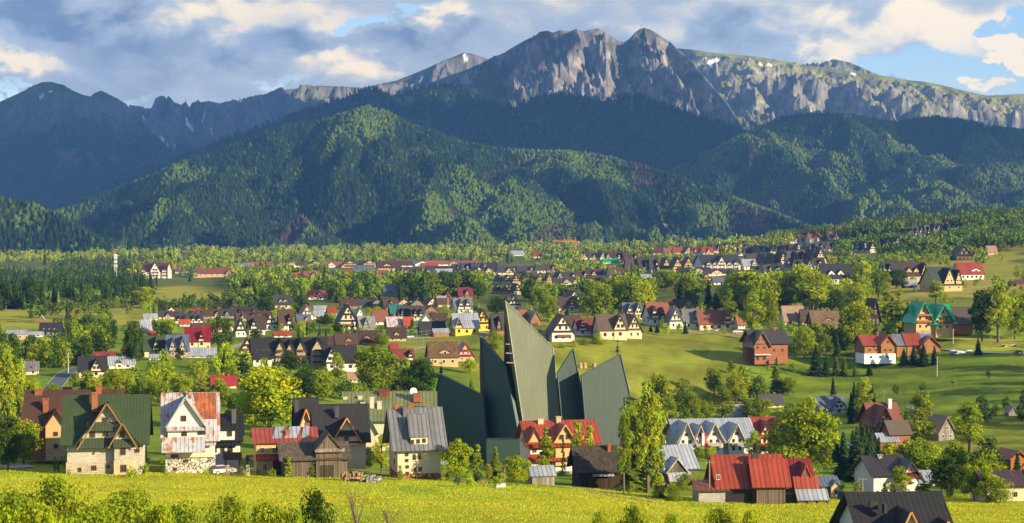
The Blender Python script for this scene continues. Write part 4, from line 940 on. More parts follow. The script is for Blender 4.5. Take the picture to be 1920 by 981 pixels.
# rusty sheet roof house
h = Hero('house', 346, 889, .16, 'tall white house with rusty patched sheet metal roof and rubble stone base', D=331)
h.v('white', 'rusty', 312, 402, 740, 828, 0, 9.5, 'x', over=.9)
h.v('white', 'rusty', 316, 382, 744, 800, -.9, 6.5, 'y', zb=836, over=.55, wn='front_gable', rn='gable_roof')
h.rake(313, 386, 347, 743, 800, -1.5, (.25, .3, .34)); rp = MB(); rp.slab((h.X(385), -.95, h.Z(829)), (h.X(405), -.95, h.Z(829)), (h.X(405), 4.6, h.Z(740.5)), (h.X(362), 4.6, h.Z(740.5)), .05); rp.build('rusty_panel', MT['rust'], h.e, (.2, .06, .03))
h.pent('rusty', 314, 386, 798, 805, -.92, .8, 'rust'); h.pent('rusty', 310, 404, 822, 834, -.02, 1.2, 'rust'); h.pent('rusty', 305, 384, 818, 844, -.9, 2.1, 'rust', 'balcony_roof')
h.box('plinth', (.55, .5, .43), 'stone', 311.5, 403, -.1, 9.6, 858, None); h.box('balcony', (.62, .54, .36), 'plaster', 344, 402, -.5, .01, 846, 857)
h.win(-.92, [(345, 783, 10, 11), (346, 811, 10, 11), (378, 809, 15, 11)], (.10, .05, .04)); h.win(-.02, [(328, 857, 14, 11)], (.08, .05, .05)); h.win(-.12, [(349, 864, 9, 5), (329, 879, 7, 6)])
h.side(312, [(3, 838, 1, 12), (6, 838, 1, 12), (3, 808, 1, 10)]); chimney(h.e, h.X(354), 4.5, h.Z(760), h.Z(737), 1.0, (.3, .24, .18), 'stone'); h.done(130, 150)
# brown roofed house behind them
h = Hero('house', 130, 850, .10, 'wide brown tile roofed house half hidden behind the green roofed one', D=352)
h.v('owood', 'brown', 50, 216, 736, 800, 0, 13, 'x', over=1.0); h.v('tan', 'brown', 88, 128, 765, 806, -1.0, 6, 'y', over=.7, wn='front_gable', rn='gable_roof')
h.win(-1.02, [(107, 812, 8, 8), (107, 835, 8, 8)]); chimney(h.e, h.X(84), 2.2, h.Z(775), h.Z(750), .9); chimney(h.e, h.X(178), 6, h.Z(750), h.Z(730), 1.0); chimney(h.e, h.X(66), 6, h.Z(752), h.Z(737), 1.3); h.done(170, 90)
# small white house with black roof
h = Hero('house', 424, 872, .12, 'white rendered house with black sheet roof right of the rusty roofed one', D=350)
h.v('white', 'black', 402, 448, 780, 828, 0, 9, 'x', over=.8, rm='seam'); h.v('white', 'black', 404, 440, 803, 806, -.5, 4, 'x', zb=830, over=.25, rm='seam', wn='dormer', rn='dormer_roof')
h.win(-.52, [(431, 812, 9, 11)]); h.win(-.02, [(432, 843, 9, 11), (404, 843, 6, 10), (418, 843, 7, 10)]); h.pent('black', 398, 452, 822, 834, 0, 1.1, 'seam'); chimney(h.e, h.X(438), 3, h.Z(800), h.Z(772), .8, (.08, .08, .09), 'plain'); h.done(56, 100)
def gazebo(pc, pyb, wpx, hpx, label, D):
    g = Hero('gazebo', pc, pyb, .2, label, 'gazebo', D=D); w = wpx * g.m; hh = hpx * g.m; m = MB()
    for a_, b_ in ((-1, -1), (1, -1), (1, 1), (-1, 1)): m.tube((a_ * w * .38, b_ * w * .3, -.5), (a_ * w * .38, b_ * w * .3, hh * .55), .12, .12, 4)
    m.build('post', MT['plank'], g.e, (.3, .09, .04)); r = MB(); r.slab((-w / 2, -w * .4, hh * .5), (w / 2, -w * .4, hh * .5), (w / 2, 0, hh), (-w / 2, 0, hh), .12); r.slab((w / 2, w * .4, hh * .5), (-w / 2, w * .4, hh * .5), (-w / 2, 0, hh), (w / 2, 0, hh), .12); r.build('roof', MT['tile'], g.e, (.05, .025, .02))
gazebo(436, 872, 34, 24, 'open wooden garden shelter in front of the small white house', 345); gazebo(472, 872, 22, 20, 'small red roofed shelter left of the red and tan house', 352)
# red / tan house and the old barn
h = Hero('house', 532, 892, .18, 'tan house with red and silver patched metal roof beside the weathered barn', D=334)
h.v('tan', 'red', 482, 590, 806, 830, 0, 9, 'x', over=.7, rm='seam'); h.pent('red', 480, 520, 851, 860, 0, 1.4, 'seam'); h.box('porch', WC['dwood'], 'plank', 512, 535, -.8, 0, 860, None)
h.win(-.02, [(493, 843, 6, 12), (516, 844, 12, 12), (536, 846, 9, 12), (497, 875, 7, 14)], (.6, .55, .5)); rp = MB(); z0, z1 = h.Z(829.5), h.Z(806)
for a0, a1, b0 in ((508, 524, 12), (530, 552, 16), (562, 574, 10)): rp.slab((h.X(a0), -.62, z0 + .02), (h.X(a1), -.62, z0 + .02), (h.X(a1 + b0), 4.3, z1 + .14), (h.X(a0 + b0), 4.3, z1 + .14), .05)
rp.build('sheet_panel', MT['seam'], h.e, RC['silver']); chimney(h.e, h.X(541), 2.2, h.Z(828), h.Z(810), .8); chimney(h.e, h.X(579), 5, h.Z(815), h.Z(802), .8); h.done(125, 88)
h = Hero('barn', 592, 896, .2, 'old grey timber barn with sagging shingle roof in front of the black chalet', 'barn', D=328)
h.v('oldw', (.075, .06, .05), 533, 650, 834, 862, 0, 9, 'x', over=.8, rm='shingle'); h.v('oldw', (.075, .06, .05), 592, 640, 812, 846, -.4, 6, 'y', over=.3, rm='shingle', wn='front_gable', rn='gable_roof'); h.pent((.2, .17, .15), 590, 645, 841, 846, -.42, .7, 'shingle')
h.box('door', (.05, .04, .03), 'vplank', 600, 625, -.46, -.3, 872, None); h.done(125, 80)
# black chalet with orange barge boards
for (pc, x0, x1, xa, a0, a1, D, lb) in ((640, 592, 690, 645, 626, 672, 352, 'black roofed chalet with one orange edged gable behind the old barn'), (574, 556, 596, 566, 556, 590, 368, 'black roofed chalet with orange edged gable left of the larger black chalet')):
    h = Hero('chalet', pc, 868, .16, lb, 'chalet', D=D); yt = 762 if pc == 640 else 750
    h.v('cream', 'black', x0 + 4, x1 - 4, yt, 830, 0, 11, 'x', over=.9); h.v('cream', 'black', a0, a1, 785 if pc == 640 else 768, 824, -.7, 6, 'y', zb=834, over=.5, wn='front_gable', rn='gable_roof')
    xc = (a0 + a1) / 2; h.rake(a0 - 4, a1 + 4, xc, 783 if pc == 640 else 766, 828, -1.3, (.5, .2, .05)); h.pent('black', a0, a1, 806, 816, -.72, .6)
    h.win(-.72, [(xc, 822, 8, 8)]); h.win(-.02, [(x0 + 56 if pc == 640 else xc, 850, 9, 10), (x0 + 20, 850, 8, 9)]); chimney(h.e, h.X(xc - 15), 3, h.Z(785), h.Z(yt + 5), .8, (.05, .05, .055), 'plain'); h.done(x1 - x0, 105)
# grey metal roof house
h = Hero('house', 776, 892, .2, 'cream house with steep grey standing seam roof left of the church', D=338)
h.v('cream', 'grey', 746, 826, 769, 845, 0, 11, 'x', over=1.2, rm='seam'); h.v('cream', 'grey', 770, 801, 778, 820, -.2, 5.2, 'x', zb=834, over=.3, rm='seam', wn='dormer', rn='dormer_roof')
h.win(-.22, [(773, 828, 6, 8), (784, 827, 6, 8), (795, 826, 6, 8)]); h.win(-.02, [(763, 852, 6, 6), (777, 857, 5, 11), (787, 856, 6, 11), (763, 863, 6, 6), (764, 875, 6, 6), (779, 881, 5, 8), (788, 880, 6, 8), (764, 887, 6, 6)], (.1, .07, .06))
h.side(746, [(2.5, 850, 1, 9), (6, 850, 1, 9), (3.2, 812, 1, 9), (6, 812, 1, 9), (4, 870, 1, 8)]); h.box('plinth', (.33, .15, .07), 'stone', 745.5, 826.5, -.07, 9, 888, None)
c1 = chimney(h.e, h.X(752), 5.5, h.Z(778), h.Z(764), .8); c2 = chimney(h.e, h.X(778), 5.6, h.Z(778), h.Z(763), .8); chimney(h.e, h.X(767), 4.4, h.Z(785), h.Z(769), .9, (.1, .1, .11), 'plain'); h.done(125, 128)
cp = MB(); cp.slab((0, 0, 2.3), (4, 0, 2.1), (4, 3, 2.3), (0, 3, 2.5), .1); [cp.tube((a_, b_, -.5), (a_, b_, 2.2), .08) for a_ in (.1, 3.9) for b_ in (.1, 2.9)]
x, y, z = hit1(818, 893); o = cp.build('carport', MT['seam'], None, RC['silver']); o.location = (x, y, z); tag(o, 'small blue grey sheet canopy on posts beside the cream house', 'canopy')
# long green hotel roof behind
h = Hero('hotel', 728, 835, .05, 'long low building with pale green sheet roof left of the church', 'building', D=405)
h.v('cream', 'oldg', 648, 812, 740, 790, 0, 16, 'x', over=1, rm='seam'); h.v('cream', 'teal', 676, 706, 777, 815, -.8, 6, 'y', over=.5, rm='seam', wn='front_gable', rn='gable_roof'); h.box('roof_deck', (.02, .03, .03), 'plain', 750, 800, 1, 4, 765, 780)
for i, (cx_, cz_) in enumerate(((680, 758), (690, 756), (711, 756), (646, 750), (697, 748), (674, 748))): chimney(h.e, h.X(cx_), 3 + i % 2 * 3, h.Z(cz_ + 20), h.Z(cz_), .9, (.5, .45, .38), 'plaster')
chimney(h.e, h.X(720), 7.5, h.Z(750), h.Z(738), 2.2, (.2, .07, .04)); chimney(h.e, h.X(783), 5, h.Z(758), h.Z(742), 1.6)
d_ = MB(); d_.tube((h.X(775), 5, h.Z(752)), (h.X(775), 5, h.Z(740)), .07); d_.tube((h.X(775), 4.9, h.Z(738)), (h.X(775.5), 4.7, h.Z(737.5)), .75, .8, 12); d_.build('satellite_dish', MT['plain'], h.e, (.7, .7, .68)); h.done(170, 60)
# red roofed yellow house in front of the church
h = Hero('house', 1062, 888, .2, 'white and ochre house with bright red ribbed roof in front of the church', D=420)
h.v('white', 'red', 994, 1118, 792, 832, 0, 11, 'x', over=1.2, rm='seam')
for (a0, a1, yt) in ((1040, 1075, 795),): h.v('tan', 'red', a0, a1, yt, 826, -.9, 6, 'y', over=.5, rm='seam', wn='front_gable', rn='gable_roof', zb=872)
h.v('tan', 'red', 990, 1014, 800, 832, -.5, 6, 'y', over=.5, rm='seam', wn='front_gable', rn='gable_roof', zb=840); h.rake(1036, 1078, 1057, 795, 828, -1.5, (.5, .28, .08)); h.box('timber_facade', (.55, .26, .06), 'plank', 1000, 1112, -.3, .1, 818, 836)
h.pent('red', 990, 1118, 828, 836, -.3, 1.2, 'seam'); h.pent('red', 988, 1120, 850, 862, 0, 1.6, 'seam')
h.win(-.92, [(1050, 818, 7, 9), (1063, 818, 7, 9)]); h.win(-.32, [(1085, 822, 8, 9), (1100, 822, 8, 9), (1026, 824, 7, 8)]); h.win(-.02, [(1002, 843, 8, 9), (1025, 843, 8, 10), (1062, 842, 9, 11), (1078, 841, 9, 11), (1100, 840, 9, 11), (1030, 868, 8, 11), (1046, 869, 9, 11), (1061, 868, 9, 11), (1078, 867, 10, 11), (1098, 866, 9, 11)], (.5, .3, .15))
chimney(h.e, h.X(1056), 4.8, h.Z(805), h.Z(786), 1.0, (.4, .3, .2), 'plaster'); chimney(h.e, h.X(1022), 5, h.Z(805), h.Z(790), 1.2, (.45, .38, .3), 'plaster'); h.done(145, 105)
h = Hero('shed', 1018, 903, .2, 'low grey sheet roofed shed below the red roofed house', 'shed', D=345); h.v('greyw', 'silver', 998, 1040, 875, 893, 0, 4, 'x', over=.4, rm='seam'); h.done(45, 26)
h = Hero('barn', 1128, 916, .12, 'dark weathered barn with black shingle roof right of the red roofed house', 'barn', D=352)
h.v('dwood:vplank', (.045, .037, .03), 1086, 1172, 840, 886, 0, 9, 'x', over=.9, rm='shingle'); h.box('sheet_panel', RC['silver'], 'seam', 1110, 1150, -1.0, -.3, 888, 892); chimney(h.e, h.X(1148), 3.4, h.Z(870), h.Z(838), .6); h.done(100, 78)
# red barn, annex and hut
h = Hero('barn', 1394, 944, .08, 'timber barn with large bright red ribbed roof in the front meadow', 'barn', D=334)
h.v('oldw', 'red', 1348, 1470, 858, 916, 0, 9, 'x', over=.8, rm='seam'); h.v('oldw', 'red', 1416, 1470, 862, 912, -1.4, 5.5, 'x', over=.9, rm='seam', wn='front_bay', rn='gable_roof')
h.v((.34, .34, .33), 'rbrown', 1308, 1358, 902, 918, -.6, 6, 'x', over=.7, rm='seam', wm='block', wn='side_wing', rn='gable_roof'); h.box('doorway', (.012, .01, .009), 'plain', 1360, 1410, -.08, .2, 917, 940)
h.win(.0, [(1346, 894, 7, 10)], (.5, .5, .48)); chimney(h.e, h.X(1421), 2.6, h.Z(895), h.Z(856), .95, (.05, .035, .03), 'plain'); h.box('beam', (.16, .1, .06), 'plank', 1358, 1412, -.3, -.1, 912, 917); h.done(178, 92)
h = Hero('barn', 1506, 944, .12, 'red roofed timber annex with corrugated lean-to right of the big red barn', 'barn', D=337)
h.v('oldw', 'crimson', 1466, 1526, 865, 912, 0, 8, 'x', over=.5, rm='seam'); h.v('oldw', 'red', 1496, 1524, 868, 908, -.5, 7, 'y', over=.2, rm='seam', wn='front_gable', rn='gable_roof'); h.pent('red', 1484, 1532, 892, 914, -.5, 1.3, 'seam'); h.pent('silver', 1484, 1545, 914, 932, -1.9, 1.8, 'seam', 'lean_to_roof')
p_ = MB(); [p_.tube((h.X(q), -3.4, -.6), (h.X(q), -3.4, h.Z(932)), .1, .1, 5) for q in (1486, 1506, 1524, 1543)]; p_.box(h.X(1488), h.X(1542), -3.2, -1.6, .1, .9); p_.build('log_pile', MT['vplank'], h.e, (.2, .15, .1)); h.done(78, 82)
h = Hero('hut', 1558, 935, .25, 'little grey boarded hut with blue grey roof at the right end of the red barns', 'hut', D=345); h.v('greyw', 'blueg', 1540, 1574, 895, 912, 0, 4, 'x', over=.4, rm='seam'); h.v('tan', 'blueg', 1556, 1574, 900, 914, -.6, 2.5, 'y', over=.3, rm='seam', wn='front_gable', rn='gable_roof'); h.win(-.62, [(1565, 922, 5, 6)]); h.done(48, 42)
# grey barn behind the poplar
h = Hero('barn', 1276, 905, .3, 'grey board barn with silver and rusty roof behind the tall poplars', 'barn', D=372); h.v('oldw', 'silver', 1248, 1304, 838, 880, 0, 8, 'x', over=.8, rm='seam'); h.v('oldw', 'rusty', 1246, 1284, 856, 886, -1.2, 7, 'y', over=.4, wn='front_gable', rn='gable_roof'); h.pent('silver', 1246, 1292, 884, 900, -1.2, 1.1, 'seam'); h.done(70, 68)
# silver guest house with four gables, red guest house
h = Hero('guest_house', 1342, 857, .18, 'long white guest house with silver metal roof and four front gables', 'guest house', D=560)
h.v('white', 'silver', 1272, 1414, 789, 826, 0, 15, 'x', over=1.3, rm='seam')
for i, (a0, a1, yt) in enumerate(((1268, 1296, 790), (1297, 1318, 795), (1318, 1352, 792), (1364, 1392, 794))):
    w_, r_ = h.v('white', 'silver', a0, a1, yt, 828, -2.2, 9, 'y', over=.9, rm='seam', wn='front_gable', rn='gable_roof'); xc = (a0 + a1) / 2; h.rake(a0 - 3, a1 + 3, xc, yt, 830, -3.15, (.4, .3, .22), .3)
    h.win(-2.22, [(xc, 812, 6, 6), (xc - 6, 825, 5, 6), (xc + 6, 825, 5, 6), (xc - 6, 840, 5, 7), (xc + 6, 840, 5, 7)]); h.box('balcony', (.35, .3, .28), 'plank', a0 + 3, a1 - 3, -3.0, -2.25, 829, 835, w_)
h.win(-.02, [(1356, 838, 6, 6), (1402, 836, 6, 6), (1408, 850, 6, 6), (1388, 848, 5, 6)]); h.pent('silver', 1352, 1414, 832, 838, 0, 1.2, 'seam'); h.done(152, 72)
h = Hero('guest_house', 1446, 852, .15, 'red roofed white guest house joined to the right end of the silver one', 'guest house', D=566)
h.v('white', 'red', 1420, 1476, 785, 830, 0, 13, 'x', over=1, rm='seam'); h.v('cream', 'crimson', 1424, 1446, 789, 818, -1.5, 7, 'y', over=.9, rm='seam', wn='front_gable', rn='gable_roof'); h.v('white', 'red', 1450, 1472, 786, 812, -1.2, 7, 'y', over=.9, rm='seam', wn='front_gable', rn='gable_roof')
h.pent('red', 1416, 1478, 813, 819, -1.5, .9, 'seam'); h.pent('red', 1416, 1478, 830, 836, -1.5, .9, 'seam'); h.win(-1.52, [(1431, 808, 5, 5), (1440, 808, 5, 5), (1431, 824, 5, 6), (1440, 824, 5, 6), (1455, 824, 5, 6), (1466, 824, 5, 6), (1436, 842, 6, 6), (1460, 842, 6, 6)]); h.done(66, 68)
# brown wooden house right
h = Hero('house', 1668, 834, .2, 'tall brown timber house with rust red roof across the valley at the right', D=528)
h.v('wood', 'rbrown', 1640, 1690, 758, 800, 0, 12, 'x', over=1.1); h.v('wood', 'rbrown', 1640, 1668, 760, 800, -1.2, 8, 'y', over=1, wn='front_gable', rn='gable_roof'); h.pent('rbrown', 1637, 1670, 793, 798, -1.2, .8)
h.win(-1.22, [(1650, 772, 4, 6), (1658, 772, 4, 6), (1646, 786, 5, 6), (1656, 786, 5, 6), (1663, 786, 5, 6), (1645, 803, 6, 7), (1661, 804, 7, 8), (1645, 820, 5, 6), (1661, 822, 6, 6)], (.6, .58, .5)); h.box('plinth', (.25, .12, .08), 'stone', 1639, 1669, -1.28, 5, 826, None); chimney(h.e, h.X(1680), 4.5, h.Z(775), h.Z(752), .9, (.7, .65, .6), 'plaster'); h.done(65, 80)
h = Hero('barn', 1680, 842, .2, 'small brick barn with grey tile and sheet roof beside the brown timber house', 'barn', D=510); h.v('brick', (.085, .065, .05), 1670, 1708, 790, 816, 0, 7, 'x', over=.6); h.v('wood', 'silver', 1646, 1680, 812, 828, -1, 5, 'x', over=.6, rm='seam', wn='side_wing', rn='gable_roof'); h.win(-1.02, [(1654, 835, 5, 5), (1664, 835, 5, 5)]); h.done(64, 54)
# dark metal houses bottom right
h = Hero('house', 1682, 925, .22, 'dark ribbed metal roofed white house below the road at the right', D=398)
h.v('white', (.035, .028, .035), 1636, 1704, 858, 892, 0, 9, 'x', over=.8, rm='seam'); h.v('white', (.035, .028, .035), 1684, 1718, 862, 900, -1.5, 8, 'y', over=.8, rm='seam', wn='front_gable', rn='gable_roof'); h.pent('maroon', 1690, 1722, 884, 892, -1.5, .9, 'seam'); h.win(-1.52, [(1701, 880, 6, 6), (1700, 904, 7, 7)], (.5, .2, .1)); chimney(h.e, h.X(1664), 4, h.Z(875), h.Z(858), .9, (.3, .27, .24), 'stone'); h.done(88, 68)
h = Hero('house', 1742, 925, .25, 'white house with pale sheet roof right of the dark ribbed roof', D=402); h.v('white', 'silver', 1720, 1758, 886, 906, 0, 8, 'x', over=.7, rm='seam'); h.v('white', 'maroon', 1738, 1760, 900, 915, -1, 5, 'y', over=.5, rm='seam', wn='front_gable', rn='gable_roof'); h.win(-1.02, [(1749, 916, 5, 5)]); h.done(44, 40)
h = Hero('house', 1885, 940, .1, 'long dark maroon roofed house at the right edge behind the shrubs', D=340); h.v('cream', (.06, .025, .035), 1850, 1925, 888, 912, 0, 8, 'x', over=.7, rm='seam'); h.win(-.02, [(1884, 927, 8, 9), (1904, 927, 8, 9)]); h.done(80, 52)
h = Hero('house', 1908, 872, .3, 'small wooden house with red roof at the right edge near the road', D=455); h.v('wood', 'red', 1894, 1926, 845, 862, 0, 7, 'y', over=.6, rm='seam'); h.win(-.02, [(1908, 866, 5, 5)]); h.done(34, 28)
# black roofed chalet at the bottom edge
h = Hero('chalet', 1702, 1036, .1, 'black tile roofed chalet cut off by the bottom edge of the picture', 'chalet', D=205)
h.v('white', (.011, .011, .014), 1622, 1780, 934, 1012, 0, 10, 'x', over=.9); w_, r_ = h.v('white', (.011, .011, .014), 1682, 1718, 956, 998, -.8, 5, 'y', over=.6, wn='front_gable', rn='gable_roof'); h.v('white', (.011, .011, .014), 1758, 1784, 975, 1006, -.8, 4, 'y', over=.5, wn='front_gable', rn='gable_roof')
h.rake(1674, 1726, 1700, 956, 1008, -1.45, (.42, .2, .07), .2); h.rake(1752, 1790, 1771, 975, 1010, -1.35, (.42, .2, .07), .2); h.win(-.82, [(1695, 990, 9, 12), (1706, 990, 9, 12)]); h.box('skylight', (.02, .02, .025), 'plain', 1662, 1668, 1.0, 1.8, 948, 965); chimney(h.e, h.X(1712), 5.2, h.Z(950), h.Z(929), .6, (.04, .04, .05), 'plain')
h.box('snow_guard', (.02, .02, .02), 'plain', 1640, 1655, 2.0, 2.5, 945, 960); h.done(210, 60)
# brick house, green house, log house, grey barn on the right slope
h = Hero('house', 1446, 677, .25, 'unfinished red brick house with tan and grey roof on the field edge', D=757); h.v('brick', 'char', 1412, 1478, 619, 645, 0, 12, 'x', over=1.2); h.v('brick', (.2, .15, .08), 1412, 1440, 620, 652, -1, 9, 'y', over=1, wn='front_gable', rn='gable_roof')
h.box('balcony', (.5, .45, .42), 'plaster', 1410, 1441, -2.6, -1.1, 663, 665); h.win(-1.02, [(1419, 636, 4, 5), (1430, 636, 4, 5), (1418, 651, 4, 5), (1431, 651, 4, 5), (1418, 671, 6, 8), (1431, 671, 6, 8)], (.15, .1, .08)); h.win(-.02, [(1452, 657, 4, 5), (1468, 657, 4, 5)]); chimney(h.e, h.X(1463), 6, h.Z(630), h.Z(616), 1.0, (.3, .12, .08)); h.done(80, 60)
h = Hero('house', 1750, 627, .22, 'tan guest house with vivid green gabled roof on the right hillside', 'house', D=790)
h.v('tan', 'bgreen', 1716, 1788, 572, 600, 0, 12, 'x', over=1, rm='seam'); h.v('tan', 'bgreen', 1712, 1740, 565, 606, -2, 10, 'y', over=1.4, rm='seam', wn='front_gable', rn='gable_roof'); h.v('tan', 'bgreen', 1752, 1780, 571, 604, -1.5, 9, 'y', over=1.4, rm='seam', wn='front_gable', rn='gable_roof')
h.pent('bgreen', 1736, 1762, 602, 608, -1.5, 1.6, 'seam'); h.pent('bgreen', 1766, 1792, 603, 607, -1.5, 1.4, 'seam'); h.pent('bgreen', 1752, 1780, 592, 595, -1.5, .8, 'seam')
h.box('balcony', (.3, .1, .04), 'plank', 1711, 1741, -3.2, -2.1, 588, 592); h.box('balcony', (.3, .1, .04), 'plank', 1711, 1741, -3.2, -2.1, 600, 604); h.box('balcony', (.3, .1, .04), 'plank', 1754, 1780, -2.6, -1.6, 600, 604)
h.win(-2.02, [(1726, 582, 4, 5), (1720, 596, 4, 5), (1732, 596, 4, 5), (1720, 611, 4, 5), (1732, 611, 4, 5)]); h.win(-1.52, [(1766, 585, 4, 5), (1760, 598, 4, 4), (1773, 598, 4, 4), (1760, 613, 4, 4), (1774, 613, 4, 4)]); chimney(h.e, h.X(1733), 6, h.Z(580), h.Z(563), 1.6, (.2, .08, .05)); h.box('plinth', WC['stone'], 'stone', 1713, 1741, -2.08, 4, 619, None); h.done(90, 62)
h = Hero('barn', 1806, 622, -.05, 'grey tile roofed barn right of the vivid green roof', 'barn', D=805); h.v('owood', (.075, .06, .055), 1786, 1824, 576, 608, 0, 12, 'x', over=1); h.done(50, 48)
h = Hero('house', 1650, 676, .2, 'log house with red roof and white painted ground floor on the right slope', D=752); h.v('owood', 'red', 1620, 1676, 629, 648, 0, 11, 'x', over=1, rm='seam'); h.v('owood', 'red', 1650, 1676, 627, 648, -1.2, 8, 'y', over=.9, rm='seam', wn='front_gable', rn='gable_roof'); h.box('plinth', (.75, .75, .75), 'plaster', 1617, 1678, -1.3, 8, 663, None)
h.win(-1.22, [(1663, 641, 4, 4), (1658, 656, 4, 4), (1668, 656, 4, 4)]); h.win(-.02, [(1630, 656, 4, 4), (1642, 656, 4, 4)]); h.win(-1.32, [(1630, 669, 4, 4), (1648, 669, 4, 4), (1662, 669, 4, 4)]); chimney(h.e, h.X(1654), 5, h.Z(635), h.Z(624), .8); h.done(74, 50)
h = Hero('house', 1722, 664, .15, 'long low house with red and diamond patterned blue roof behind small spruces', D=772); h.v('owood', 'blueg', 1680, 1750, 627, 648, 0, 9, 'x', over=.8, rm='shingle'); h.v('owood', 'red', 1700, 1726, 626, 648, -.3, 9, 'x', over=.85, rm='seam', wn='middle_bay', rn='gable_roof'); h.v('owood', 'orange', 1724, 1762, 630, 652, -1.5, 9, 'y', over=.9, rm='seam', wn='front_gable', rn='gable_roof'); h.done(92, 38)

# ------------------------------------------------------------------ the church: tall leaning sails of green copper
def copper_mat():
    m, t, b = principled('green_copper', 0.5, 0.4); b.inputs['Metallic'].default_value = 0.25
    oi = t.n('ShaderNodeObjectInfo'); uv = t.n('ShaderNodeUVMap').outputs[0]; tc = t.n('ShaderNodeTexCoord'); sp = t.n('ShaderNodeSeparateXYZ'); t.put(sp.inputs[0], uv)
    u, v = sp.outputs[0], sp.outputs[1]; s = t.m('LESS_THAN', t.m('FRACT', t.m('DIVIDE', u, 0.55)), 0.22)
    cv_ = t.n('ShaderNodeCombineXYZ'); t.put(cv_.inputs[0], t.m('MULTIPLY', u, 0.9)); t.put(cv_.inputs[1], t.m('MULTIPLY', v, 0.09)); n = t.noise(cv_.outputs[0], 2.0, 6, 0.7); n2 = t.noise(tc.outputs['Object'], 0.16, 4, 0.6)
    row = t.m('LESS_THAN', t.m('FRACT', t.m('DIVIDE', t.m('ADD', v, t.m('MULTIPLY', t.m('FLOOR', t.m('DIVIDE', u, .55)), .37)), 1.9)), 0.06)
    k = t.m('MULTIPLY', t.m('ADD', 0.45, t.m('ADD', t.m('MULTIPLY', n, 0.75), t.m('MULTIPLY', n2, 0.4))), t.m('SUBTRACT', 1.0, t.m('MAXIMUM', t.m('MULTIPLY', s, 0.15), t.m('MULTIPLY', row, 0.18))))
    cc = t.n('ShaderNodeCombineXYZ'); [t.put(cc.inputs[i], k) for i in range(3)]
    t.put(b.inputs['Base Color'], t.mix(1.0, oi.outputs['Color'], cc.outputs[0], 'MULTIPLY')); add_bump(t, b, s, 0.45, 0.05); return m
M_cu = copper_mat()
CU = (.075, .125, .09); CUD = (.036, .066, .062)  # CUD is the copper darkened for sails in shade
ch = empty('church', at(985, 870, 452), 0, 'modern church of tall leaning dark green copper sails behind the front houses', 'church')
cz0 = float(gz(ch.location.x, ch.location.y)[0]) - 1.5; ch.location.z = cz0
CL = np.array(ch.location)
def sail(pts, dA, dB, back=(0, 3, 0), th=0.7, col=CU, name='roof_sail'):
    """pts: outline (px, py, side weight 0..1); the plane runs from depth dA (weight 0) to dB (weight 1)"""
    q0_ = min(p[0] for p in pts); q1_ = max(p[0] for p in pts)
    P = [at(px, py, dA + (dB - dA) * (px - q0_) / (q1_ - q0_)) - CL for px, py, w in pts]
    m = MB(); o = 0; n = len(P); nrm = np.cross(P[1] - P[0], P[2] - P[0]); nrm = nrm / np.linalg.norm(nrm)
    if nrm[1] < 0: nrm = -nrm
    P2 = [p + nrm * th for p in P]; m.v = [tuple(p) for p in P] + [tuple(p) for p in P2]
    m.f = [tuple(range(n)), tuple(reversed(range(n, 2 * n)))] + [(i, i + n, (i + 1) % n + n, (i + 1) % n) for i in range(n)]
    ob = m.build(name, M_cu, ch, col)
    tr = MB()      # metal edge trim
    for i in range(n):
        if pts[i][1] < 820 or pts[(i + 1) % n][1] < 820: tr.tube(P[i] - nrm * .1, P[(i + 1) % n] - nrm * .1, .16, .16, 4)
    tr.build('edge_trim', MT['plain'], ob, tuple(min(1, c * 1.7) for c in col)); return ob
# left low sail, left high sail, tall middle sail, small right sail, right broad sail; sunlit one painted paler, shaded ones darker
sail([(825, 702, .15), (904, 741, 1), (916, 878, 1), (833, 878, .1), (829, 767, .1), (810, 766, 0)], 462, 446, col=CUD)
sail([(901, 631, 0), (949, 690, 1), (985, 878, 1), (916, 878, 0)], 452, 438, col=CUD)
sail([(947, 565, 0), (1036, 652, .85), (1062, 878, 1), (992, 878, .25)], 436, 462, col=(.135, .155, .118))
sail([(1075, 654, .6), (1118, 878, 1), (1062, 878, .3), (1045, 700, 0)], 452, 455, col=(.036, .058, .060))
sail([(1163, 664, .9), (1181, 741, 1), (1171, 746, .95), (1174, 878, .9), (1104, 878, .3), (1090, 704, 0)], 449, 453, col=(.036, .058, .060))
# brown timber and glass flanks between sail and tower, the nave behind and the low entrance
def flank(quad_, name, mat, col, parent=ch):
    m = MB(); P = [at(*q) - CL for q in quad_]; m.quad(*P); P2 = [p + np.array([.3, .5, 0]) for p in P]; o = len(m.v); m.v += [tuple(p) for p in P2]; m.f.append(tuple(o + i for i in (3, 2, 1, 0)))
    for i in range(4): j = (i + 1) % 4; m.f.append((i, j, o + j, o + i))
    return m.build(name, MT[mat], parent, col)
f1_ = flank([(946, 563, 436.3), (991, 878, 446), (984, 878, 462), (945, 690, 450)], 'side_wall', 'vplank', (.15, .055, .03))
f2_ = flank([(900, 631, 452.3), (916, 878, 449.7), (905, 878, 464), (899, 690, 464)], 'side_wall', 'vplank', (.15, .055, .03))
flank([(810, 766, 463), (833, 878, 463), (826, 878, 476), (809, 790, 476)], 'side_wall', 'vplank', (.12, .045, .025))
for (x0, y0, x1, D_) in ((949.5, 645, 954, 439), (950, 662, 956, 439), (951, 680, 958.5, 439), (907, 725, 911, 455), (909, 745, 913, 455)):
    m = MB(); p = at(x0, y0, D_) - CL; p2 = at(x1 + 3, y0, D_ + 1.5) - CL; m.box(p[0] - .15, p2[0] + .2, p[1] - .45, p[1] + .6, p[2] - .12, p[2] + .06); m.build('window_ledge', MT['plain'], ch, (.3, .3, .32))
